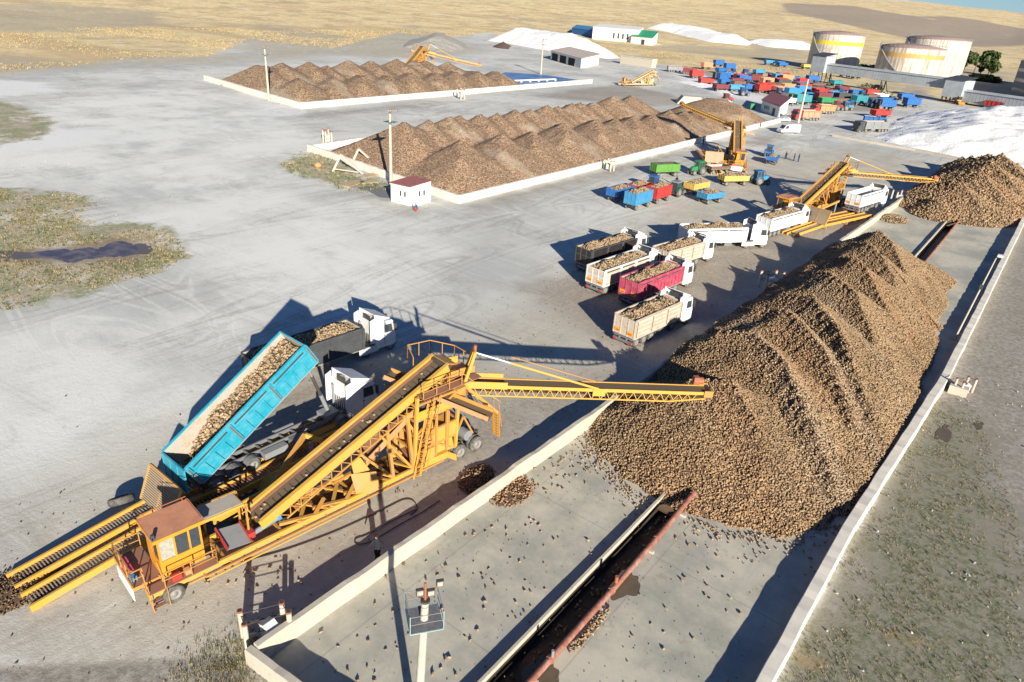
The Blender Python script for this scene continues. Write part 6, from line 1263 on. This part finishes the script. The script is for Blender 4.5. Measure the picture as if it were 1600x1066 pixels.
def pipe_stand(loc, h, label, s=1.0, box=True):
    root = empty('pipe_stand', loc, h, label, 'pipe stand', 'groups of white pipe posts'); root.scale = (s, s, s)
    P = [(0, 0, 1.85), (0.75, -0.25, 1.7), (0.95, 1.75, 1.7), (1.75, 1.6, 1.75)]
    for x, y, hh in P:
        b = MB(); b.cyl((x, y, 0), (x, y, hh), 0.14, 0.14, 12, WHITEW); k = b.build('post', root); b = MB(); b.cyl((x, y, hh-0.10), (x, y, hh+0.015), 0.146, 0.146, 12, RUST); b.cyl((x, y, hh+0.015), (x, y, hh+0.02), 0.11, 0.11, 12, DARKM); b.build('rusty_cap', k)
    b = MB()
    for z in (0.9, 1.6):
        for (a, c) in ((0, 1), (0, 2), (1, 3), (2, 3)): b.bar((P[a][0], P[a][1], z), (P[c][0], P[c][1], z), 0.035, None, DARKM)
    b.build('frame', root); 
    if box: b = MB(); b.box(0.7, 1.5, 0.55, 1.1, 0.25, 1.0, WHITE); b.prism([(0.65, 1.0), (1.55, 1.0), (1.1, 1.18)], 0.5, 1.15, WHITE); b.build('cable_box', root)
    return root
pipe_stand((-24.95, 12.45, 0), D(0), 'white pipe posts with cable box beside the corner of the near yard wall')
for (x, y, h, s, lab) in ((-24.2, 82.5, 0, 1.2, 'white posts in the shade left of the long near wall'), (-71.9, 125.5, -90, 1.2, 'white posts standing before the front wall of the middle yard'), (-158.5, 177, -90, 1.7, 'white posts before the front wall of the farthest yard'), (-1.1, 69.8, 0, 0.8, 'white posts outside the right wall on a concrete block'), (-121.5, 94, 90, 1.6, 'white posts behind the back corner of the middle yard'), (-22.8, 147.0, 0, 1.2, 'white posts beside the white tipper under the second boom')): pipe_stand((x, y, 0), D(h), lab, s)
b = MB(); b.box(0, 1.5, 0, 1.7, 0, 0.8, CONC); tag(b.build('concrete_block', None, (-1.45, 69.3, 0), (0, 0, 0.02)), 'pale concrete block built against the outside of the right wall', 'block')

# loose things around the hut
for (px, py, w_, l_, lab) in ((545, 287, 2.2, 4.5, 'wooden pallet sheet lying on the weeds farthest left'), (578, 272, 2.0, 4.0, 'timber panel lying against the end wall'), (572, 283, 1.6, 3.0, 'broken boards lying near the leaning frame')):
    p = at(px, py); b = MB()
    for i in range(6): b.box(i*w_/6, i*w_/6+w_/7, 0, l_, 0.12, 0.2, WOOD)
    for y in (0.1, l_/2, l_-0.3): b.box(0, w_, y, y+0.15, 0.0, 0.12, WOOD)
    tag(b.build('timber_pallet', None, (p.x, p.y-l_/2, 0), (0, 0, random.uniform(-0.5, 0.5))), lab, 'pallet')
for px, py, lab in ((520, 268, 'left pale concrete A-frame beside the weeds'), (548, 258, 'right pale concrete A-frame close to the end wall')):
    p = at(px, py); b = MB(); b.bar((0, 0, 0), (0.4, 1.5, 3.0), 0.35, None, CONC); b.bar((0.4, 1.5, 3.0), (3.8, 4.5, 0.15), 0.3, None, CONC); b.bar((0.1, 0.2, 0.5), (3.2, 3.8, 0.4), 0.2, None, CONC); tag(b.build('support_frame', None, (p.x, p.y, 0), (0, 0, D(-25))), lab, 'frame')
p = at(497, 262); b = MB(); b.lathe([(0.001, 0), (0.6, 0.1), (0.75, 0.5), (0.4, 0.9), (0.001, 1.0)], (0, 0, 0), 'z', 12, SALM); tag(b.build('orange_bag', None, (p.x, p.y, 0)), 'orange sack dumped in the weeds by the A-frames', 'sack')
p = at(600, 300); tag(blob('gravel_patch', p.x, p.y, 4.5, 2.5, 0.012, flat('dark_gravel', (0.2, 0.2, 0.21), 0.9), seed=4), kind='structure')
# tyre beside the ramp
def big_tyre(): 
    p = at(196, 797); r = empty('spare_wheel', (p.x-0.3, p.y, 0), 0, 'large dusty wheel standing left of the ramp', 'wheel'); a = obj('tyre', wheel_mb(0.75, 0.45).mesh('tyre'), (0, 0, 0.62), D(20), r); a.rotation_euler = (D(60), 0, D(75)); obj('rim', rim_mb(0.75, 0.45).mesh('rim'), (0, 0, 0), 0, a)
big_tyre()
# cables on the ground
def cable(pts, label):
    P = [at(*q, 0.035) for q in pts]; Q = []
    for i in range(len(P)-1):
        p0, p1, p2, p3 = P[max(i-1, 0)], P[i], P[i+1], P[min(i+2, len(P)-1)]
        for k in range(6): t_ = k/6; Q.append(0.5*((2*p1)+(p2-p0)*t_+(2*p0-5*p1+4*p2-p3)*t_*t_+(3*p1-p0-3*p2+p3)*t_**3))
    b = MB()
    for a_, c_ in zip(Q[:-1], Q[1:]): b.cyl(a_, c_+(c_-a_)*0.1, 0.03, 0.03, 6, CABLE, False)
    tag(b.build('power_cable'), label, 'cable')
cable([(345, 884), (400, 872), (455, 856), (520, 832), (565, 812), (605, 793), (630, 781), (645, 782), (652, 795), (640, 805)], 'black cable running beside the loading machine and curling at the shadow edge')
cable([(652, 795), (610, 815), (575, 835), (556, 842), (558, 850), (580, 846), (620, 822), (660, 800), (690, 780)], 'black cable looped on the ground along the long wall')

# ------------------------------------------------------------------ small beet heaps and loose beets
def mound(name, cx, cy, rx, ry, h, rad, dens, label, rot=0.0, tint=None, cat='beet heap'):
    c, s = math.cos(rot), math.sin(rot)
    hf = lambda X, Y: h*(1-np.clip(np.hypot((X*c+Y*s)/rx, (-X*s+Y*c)/ry), 0, 2)**1.2)*(0.8+0.4*fnoise(X, Y, 0.9))
    m = heap_mesh(name, hf, -max(rx, ry), max(rx, ry), -max(rx, ry), max(rx, ry), 0.3, rad, dens, tint); o = obj(name, m, (cx, cy, 0)); return tag(o, label, cat, kind='stuff')
redt = lambda x, y: np.tile([1.0, 0.82, 0.72], (len(x), 1))
p = at(800, 768); mound('beet_heap', p.x, p.y, 1.7, 2.7, 0.26, 0.085, 40, 'small scattered beet heap just inside the long wall by the channel side', 0.1, redt)
p = at(738, 745); mound('soil_and_beet_heap', p.x+0.4, p.y, 1.2, 2.1, 0.6, 0.08, 45, 'dark soil and beet scraps heap under the machine tail', 0.2, lambda x, y: np.tile([0.7, 0.66, 0.6], (len(x), 1)))
p = at(1396, 343); mound('beet_heap', p.x, p.y, 2.6, 3.4, 0.9, 0.13, 25, 'small round beet heap near the far channel', 0.1)
p = at(932, 955); mound('beet_heap', -11.75, 24.6, 0.35, 2.6, 0.3, 0.09, 60, 'strip of beets caught against the red pipe', 0.0)
dk = lambda x, y: np.tile([0.42, 0.38, 0.34], (len(x), 1))
p = at(22, 922); mound('soil_heap', p.x, p.y, 2.0, 3.2, 0.35, 0.06, 60, 'dark crumbled soil spilled at the foot of the two ramps', -0.2, dk, 'soil heap')
p = at(205, 945); mound('soil_heap', p.x, p.y, 0.5, 0.8, 0.08, 0.04, 60, 'small dark soil patch beside the steps of the near machine', 0.4, dk, 'soil patch')
p = at(622, 768); mound('soil_heap', p.x, p.y, 0.6, 0.9, 0.1, 0.045, 60, 'small brown soil patch between the near machine and the long wall', 0.4, dk, 'soil patch')
LB = []
for i in range(4):
    V = BEET_V*0.105*np.array([1, 1, 1.0+0.15*i]); V = V+rng.normal(size=V.shape)*0.008
    LB.append(raw_mesh('sugar_beet', V, ICO_F, [LOOSE]))
def loose(x, y, gz=0.0):
    o = bpy.data.objects.new('sugar_beet', random.choice(LB)); col.objects.link(o); s = random.uniform(0.5, 1.0); o.location = (x, y, gz+0.085*s); o.scale = (s, s, s); o.rotation_euler = (random.uniform(1.2, 1.9), random.uniform(-0.4, 0.4), random.uniform(0, 6.28))
    return o
random.seed(21); cnt = 0; inside = 0
while inside < 250:
    r = random.random()
    if r < 0.42: a = random.uniform(-2.6, -0.6) if random.random() < 0.8 else random.uniform(2.6, 3.3); d = 10.3+random.expovariate(1/1.3); x, y = -13.5+d*math.cos(a), 46.8+d*math.sin(a)
    elif r < 0.62: x, y = random.uniform(-22.6, -19), 30+abs(random.gauss(0, 6))+random.uniform(0, 5)
    elif r < 0.94: x, y = random.uniform(-22.7, -14.4), random.uniform(14, 31)
    else: x, y = random.uniform(-12, -4.5), random.uniform(22, 36)
    if -14.2 < x < -11.6 and y < 39: continue
    if not (wl(y)+0.6 < x < wr(y)-0.1) or float(pile_h(x, y)) > 0.05 or y > 50: continue
    tag(loose(x, y), 'single brown beet lying loose on the bare concrete of the near yard', 'beet', 'loose beets scattered on the near yard floor'); inside += 1
for i in range(26):
    p = at(random.choice([410, 440, 350, 460, 390, 425])+random.uniform(-45, 45), random.uniform(872, 930))
    if p.x < wl(p.y)-0.4: tag(loose(p.x, p.y), 'single beet lying on the dusty ground near the white pipe posts', 'beet', 'loose beets near the pipe posts')

for i in range(46):
    x, y = random.uniform(-46, -25), random.uniform(48, 112)
    if any(abs(x-a)<2.2 and -1 < y-b < 12 for a, b in ((-27.5, 56), (-32, 65), (-37, 65.5), (-41.7, 70), (-35, 77.5), (-31, 103))): continue
    tag(loose(x, y), 'single beet dropped on the dusty lane between the parked trucks', 'beet', 'loose beets dropped in the truck lane')
for i in range(9):
    p = at(random.uniform(60, 420), random.uniform(600, 780))
    if p.x < -39.5: tag(loose(p.x, p.y), 'single beet dropped on the pale ground left of the ramps', 'beet', 'loose beets left of the ramps')

# ------------------------------------------------------------------ people
def person(px, py, face, top, legs, label, hat=None, crouch=False, loc=None, arms='down', group=None):
    p = loc or at(px, py); root = empty('person', (p[0], p[1], 0), face, label, 'person', group)
    me = bpy.data.meshes.new('body'); k = 0.62 if crouch else 1.0
    if crouch: J = dict(pel=(0, 0, 0.45), sp=(0.08, 0, 0.7), ch=(0.18, 0, 0.95), nk=(0.24, 0, 1.12), hd=(0.27, 0, 1.22), ht=(0.29, 0, 1.38), k1=(0.4, 0.14, 0.5), k2=(0.4, -0.14, 0.5), a1=(0.08, 0.14, 0.08), a2=(0.08, -0.14, 0.08))
    else: J = dict(pel=(0, 0, 0.95), sp=(0, 0, 1.15), ch=(0, 0, 1.38), nk=(0, 0, 1.52), hd=(0.02, 0, 1.62), ht=(0.02, 0, 1.76), k1=(0.05, 0.12, 0.5), k2=(0.0, -0.12, 0.5), a1=(0.0, 0.13, 0.08), a2=(-0.08, -0.13, 0.08))
    J['f1'] = (J['a1'][0]+0.16, J['a1'][1], 0.04); J['f2'] = (J['a2'][0]+0.16, J['a2'][1], 0.04); J['h1'] = (J['pel'][0], 0.1, J['pel'][2]-0.06); J['h2'] = (J['pel'][0], -0.1, J['pel'][2]-0.06)
    cz = J['ch'][2]; cx = J['ch'][0]; J['s1'] = (cx, 0.19, cz+0.03); J['s2'] = (cx, -0.19, cz+0.03)
    if arms == 'out': J['e1'] = (cx+0.05, 0.42, cz+0.05); J['w1'] = (cx+0.1, 0.62, cz+0.15); J['e2'] = (cx+0.1, -0.32, cz-0.22); J['w2'] = (cx+0.3, -0.34, cz-0.35)
    elif crouch: J['e1'] = (cx+0.2, 0.26, cz-0.2); J['w1'] = (cx+0.4, 0.15, cz-0.3); J['e2'] = (cx+0.2, -0.26, cz-0.2); J['w2'] = (cx+0.4, -0.15, cz-0.3)
    else: J['e1'] = (cx, 0.26, cz-0.26); J['w1'] = (cx+0.1, 0.26, cz-0.5); J['e2'] = (cx, -0.26, cz-0.26); J['w2'] = (cx+0.14, -0.22, cz-0.48)
    Rr = dict(pel=.15, sp=.14, ch=.16, nk=.06, hd=.10, ht=.09, k1=.08, k2=.08, a1=.05, a2=.05, f1=.045, f2=.045, h1=.11, h2=.11, s1=.08, s2=.08, e1=.055, e2=.055, w1=.04, w2=.04)
    names = list(J); E = [('pel', 'sp'), ('sp', 'ch'), ('ch', 'nk'), ('nk', 'hd'), ('hd', 'ht'), ('pel', 'h1'), ('pel', 'h2'), ('h1', 'k1'), ('h2', 'k2'), ('k1', 'a1'), ('k2', 'a2'), ('a1', 'f1'), ('a2', 'f2'), ('ch', 's1'), ('ch', 's2'), ('s1', 'e1'), ('s2', 'e2'), ('e1', 'w1'), ('e2', 'w2')]
    me.from_pydata([J[n] for n in names], [(names.index(a), names.index(b)) for a, b in E], []); o = bpy.data.objects.new('body', me); col.objects.link(o); o.parent = root
    md = o.modifiers.new('skin', 'SKIN'); 
    for i, n in enumerate(names): me.skin_vertices[0].data[i].radius = (Rr[n], Rr[n]*(1.25 if n in ('pel', 'sp', 'ch') else 1)) ; me.skin_vertices[0].data[i].use_root = (n == 'pel')
    o.modifiers.new('sub', 'SUBSURF').levels = 1; o.modifiers['sub'].render_levels = 1; me.materials.append(top)
    hh = Vector(J['ht']); b = MB(); b.lathe([(0.115, -0.06), (0.12, 0.0), (0.09, 0.07), (0.001, 0.1)], (hh.x-0.01, hh.y, hh.z), 'z', 10, hat or HAIR); b.build('hat' if hat else 'hair', root)
    b = MB(); b.lathe([(0.001, -0.11), (0.06, -0.1), (0.085, -0.03), (0.08, 0.03)], (hh.x+0.03, hh.y, hh.z-0.03), 'z', 10, SKIN); b.build('face', root)
    b = MB(); 
    for s, kk, aa in ((1, 'k1', 'a1'), (-1, 'k2', 'a2')): b = MB(); b.cyl(J['h1' if s > 0 else 'h2'], J[kk], 0.125, 0.10, 10, legs); b.cyl(J[kk], J[aa], 0.10, 0.075, 10, legs); b.build('trouser_leg', root)
    return root
person(652, 331, D(-150), BLCLOTH, RDCLOTH, 'person in dark blue jacket, red trousers and orange helmet crouching before the white hut', ORHAT, crouch=True)
person(1128.7, 268, D(-60), DKCLOTH, DKCLOTH, 'person in dark clothes standing alone in front of the middle machine ramps')
person(1098, 226, D(0), DKCLOTH, BLCLOTH, 'person in dark clothes by the front wall left of the middle machine')
person(1227, 249, D(-30), DKCLOTH, DKCLOTH, 'person in dark clothes, leftmost of the three right of the middle machine')
person(1240, 252, D(200), DKCLOTH, DKCLOTH, 'person in dark clothes, in the middle of the three right of the middle machine')
person(1247, 253, D(170), DKCLOTH, BLCLOTH, 'person in dark clothes, rightmost of the three right of the middle machine')
person(1052, 290, D(-90), DKCLOTH, DKCLOTH, 'person standing between the dark green tractor and the yellow trailer', loc=at(1056, 290))
person(590, 871, D(-80), DKCLOTH, DKCLOTH, 'person all in black in the shade of the long near wall with one arm raised', arms='out', loc=at(590, 874))
person(1187, 201, D(40), DKCLOTH, DKCLOTH, 'person in dark clothes standing left of the open white van')

# ------------------------------------------------------------------ trees and bushes
def leaf_mat(name, a, b_):
    t = NT(name); n = t.noise(t.coord(), 0.8, 3); t.b.inputs['Subsurface Weight'].default_value = 0.0; return t.out(t.mix(t.ramp(n, 0.35, 0.65), a, b_), 0.8)
LEAF = leaf_mat('tree_leaves', (0.035, 0.06, 0.02), (0.09, 0.12, 0.04)); PLEAF = leaf_mat('pale_bush_leaves', (0.25, 0.25, 0.14), (0.40, 0.38, 0.24)); BARK = flat('bark', (0.12, 0.09, 0.06), 0.9)
def tree(px, py, h, w_, label, leaf=LEAF, n=1500, name='tree', trunk=True, cat='tree'):
    p = at(px, py); root = empty(name, (p.x, p.y, 0), 0, label, cat)
    if trunk:
        b = MB(); b.cyl((0, 0, 0), (0.2, 0, h*0.5), 0.4, 0.2, 8, BARK)
        for i in range(5): a = i*1.3; b.cyl((0.1, 0, h*(0.3+0.05*i)), (math.cos(a)*w_*0.35, math.sin(a)*w_*0.35, h*(0.55+0.07*i)), 0.14, 0.05, 6, BARK)
        b.build('trunk', root)
    C = [(rng.uniform(-w_*.3, w_*.3), rng.uniform(-w_*.3, w_*.3), h*rng.uniform(0.35 if trunk else 0.2, 0.85), w_*rng.uniform(0.16, 0.3)) for _ in range(11)]
    V = []; Fa = []; s0 = w_*0.075
    for i in range(n):
        cx_, cy_, cz_, r = C[i % len(C)]; d = rng.normal(size=3); d /= np.linalg.norm(d); q = np.array([cx_, cy_, cz_])+d*r*rng.uniform(0.6, 1.05)*np.array([1, 1, 0.9]); u = rng.normal(size=3); u /= np.linalg.norm(u); v = np.cross(u, rng.normal(size=3)); v /= np.linalg.norm(v); k = len(V); s = s0*rng.uniform(0.6, 1.3)
        V += [q+u*s, q+v*s, q-u*s, q-v*s]; Fa.append((k, k+1, k+2, k+3))
    V = np.array(V)
    if not trunk: V[:, 2] *= 0.5
    V[:, 2] = np.maximum(V[:, 2], 0.05); o = obj('crown', raw_mesh('crown', V, np.array(Fa), [leaf], smooth=False), parent=root); return root
tree(1504, 116, 17, 12, 'tall dark green tree left of the pair behind the scrap yard'); tree(1521, 115, 15, 5, 'narrow upright green tree between the two big ones'); tree(1543, 119, 16, 15, 'broad round green tree, rightmost behind the scrap yard'); tree(1486, 112, 9, 6, 'small tree standing left of the tall dark one'); tree(1531, 117, 7, 5, 'low leafy tree beside the broad round one')
for px, py, h, w_, lab in ((1381, 152, 4.5, 9, 'large pale feathery bush before the gallery legs'), (1306, 142, 2.5, 8, 'low pale green bush behind the far trailers'), (1370, 141, 4, 7, 'dry brown bush under the gallery'), (1355, 136, 3, 6, 'small brown bush left of the gallery bush')): tree(px, py, h, w_, lab, PLEAF, 500, 'bush', False, 'bush')
# dark scrap and shrubs between the tanks
for px, py, w_, lab in ((1358, 108, 18, 'dark green shrubs between the two front tanks'), (1480, 118, 14, 'dark shrubs behind the right end of the gallery'), (1530, 126, 26, 'dark shrubby strip beside the factory hall')): tree(px, py, 2.2, w_, lab, LEAF, 700, 'shrub', False, 'shrub')

# ------------------------------------------------------------------ grass tufts, stones
def tufts(name, n, region, sampler, hmin, hmax, mats, label, blades=6, wid=0.03):
    V = []; Fa = []; mi = []; XY = np.zeros((0, 2))
    for _ in range(30):
        x, y = sampler(n*2); k = region(x, y); XY = np.concatenate([XY, np.stack([x[k], y[k]], -1)])
        if len(XY) >= n: break
    XY = XY[:n]; TZ = np.where(np.hypot(XY[:, 0], XY[:, 1]) > 300, terrain(XY[:, 0], XY[:, 1]), 0.0)
    for (x, y), tz in zip(XY, TZ):
        h = rng.uniform(hmin, hmax); m = rng.integers(len(mats))
        for j in range(blades):
            a = random.uniform(0, 6.28); r = h*random.uniform(0.1, 0.7); bx, by = x+random.gauss(0, 1)*h*0.5, y+random.gauss(0, 1)*h*0.5; dx, dy = math.cos(a)*r, math.sin(a)*r; w_ = wid*random.uniform(0.6, 1.4); k = len(V); hh = h*random.uniform(0.5, 1.0)
            V += [(bx-math.sin(a)*w_, by+math.cos(a)*w_, tz-0.03), (bx+math.sin(a)*w_, by-math.cos(a)*w_, tz-0.03), (bx+dx, by+dy, tz+hh)]; Fa.append((k, k+1, k+2)); mi.append(m)
    o = obj(name, raw_mesh(name, np.array(V), np.array(Fa), mats, np.array(mi), smooth=False)); return tag(o, label, 'grass', kind='stuff')
G1 = leaf_mat('green_weed', (0.06, 0.085, 0.025), (0.15, 0.17, 0.06)); G2 = leaf_mat('dry_weed', (0.26, 0.20, 0.10), (0.42, 0.33, 0.18)); G3 = leaf_mat('straw', (0.36, 0.27, 0.13), (0.50, 0.39, 0.21))
def clump(x, y, s=0.25, t_=0.5, o_=0.0): return fnoise(x, y, s, o_)+0.25*rng.random(np.shape(x)) > t_+0.12
def insd(x, y, P, m=0.0): return sdf(x, y, P) > m
U = lambda a, b, n: rng.uniform(a, b, n)
tufts('grass', 5200, lambda x, y: insd(x, y, OUTG[0], -0.6) & clump(x, y, 0.9, 0.40), lambda n: (-3.0+19*rng.beta(1.1, 1.8, n), U(20, 68, n)), 0.04, 0.13, [G1, G1, G2, G2], 'low green and dry weeds on the gravel outside the right wall', 6, 0.016)
tufts('grass', 900, lambda x, y: clump(x, y, 0.4, 0.5), lambda n: (U(-2.0, 20, n), U(60, 130, n)), 0.05, 0.14, [G2, G1], 'sparse weeds farther along outside the right wall', 5, 0.02)
VL = VEG[0]; xs = [q[0] for q in VL]; ysv = [q[1] for q in VL]; PD = [tuple(at(*p))[:2] for p in pts_pond]
tufts('grass', 4200, lambda x, y: insd(x, y, VL, -1.0) & clump(x, y, 0.16, 0.5) & ~insd(x, y, PD, -1.2), lambda n: (U(min(xs), max(xs), n), U(min(ysv), max(ysv), n)), 0.06, 0.24, [G1, G2, G2], 'tall green and dry weeds around the dark pond', 7, 0.035)
tufts('grass', 450, lambda x, y: insd(x, y, VEG[2], -1.0) & clump(x, y, 0.2, 0.4), lambda n: (U(-121, -80, n), U(70, 92, n)), 0.2, 0.5, [G1, G1, G2], 'green weeds beside the end wall of the middle yard', 7, 0.05)
tufts('grass', 900, lambda x, y: (x < wl(y)-0.05) | (y < 12.0+(x+23.4)*0.09), lambda n: (rng.normal(-24.0, 1.1, n), rng.normal(11.2, 1.3, n)), 0.05, 0.17, [G1, G2], 'weeds growing around the corner of the near yard wall', 6, 0.015)
GP = GOLD[0]
tufts('grass', 9000, lambda x, y: insd(x, y, GP, 0) & clump(x, y, 0.03, 0.45, 4), lambda n: (U(-460, -120, n), U(60, 520, n)), 0.3, 0.8, [G3, G3, G2], 'dry golden grass clumps covering the slope behind the yards', 6, 0.12)
def stones(name, n, sampler, r0, r1, mat, label):
    P = []; 
    while len(P) < n:
        x, y = sampler(); P.append((x, y, float(terrain(x, y))))
    P = np.array(P, float); r = rng.uniform(r0, r1, n); P[:, 2] += r*0.3; V, Fb, C = beets_arrays(P, r); o = obj(name, raw_mesh(name, V, Fb, [mat], smooth=False)); tag(o, label, 'stones', kind='stuff')
STN = flat('pale_stone', (0.46, 0.43, 0.38), 0.9)
stones('stones', 120, lambda: (rng.uniform(-2.5, 14), rng.uniform(28, 75)), 0.03, 0.11, STN, 'pale pebbles scattered on the gravel outside the right wall')
stones('stones', 70, lambda: (rng.uniform(-165, -90), rng.uniform(22, 55)), 0.04, 0.14, STN, 'pale pebbles and litter around the pond and weeds')

stones('debris', 1500, lambda: (rng.uniform(-44, -23.8), rng.uniform(4, 130)), 0.02, 0.07, flat('soil_crumbs', (0.17, 0.12, 0.08), 0.95), 'small soil crumbs and beet scraps strewn over the truck lane')
stones('debris', 420, lambda: (rng.uniform(-22.5, -4.5), rng.uniform(14, 36)), 0.02, 0.05, flat('yard_crumbs', (0.2, 0.15, 0.1), 0.95), 'small soil crumbs strewn over the concrete of the near yard')

# beets fallen around the foot of the near pile
_n = 2600; _a = rng.uniform(0, 6.283, _n); _d = 10.3+rng.exponential(0.8, _n); _x = -13.5+_d*np.cos(_a); _y = 46.8+_d*np.sin(_a); _x2 = rng.uniform(-22.8, -18, _n//2); _y2 = 34+np.abs(rng.normal(0, 5, _n//2)); _x = np.concatenate([_x, _x2]); _y = np.concatenate([_y, _y2])
_k = (_x > wl(_y)+0.6) & (_x < wr(_y)-0.2) & (_y < 48) & (pile_h(_x, _y) < 0.06) & ~((_x > -14.3) & (_x < -11.7)); _x, _y = _x[_k][:430], _y[_k][:430]; _r = rng.uniform(0.05, 0.095, len(_x))
_V, _F, _C = beets_arrays(np.stack([_x, _y, _r*0.8], -1), _r); tag(obj('fallen_beets', raw_mesh('fallen_beets', _V, _F, [BEET], None, _C)), 'fringe of single beets rolled out around the foot of the near pile', 'beets', kind='stuff')
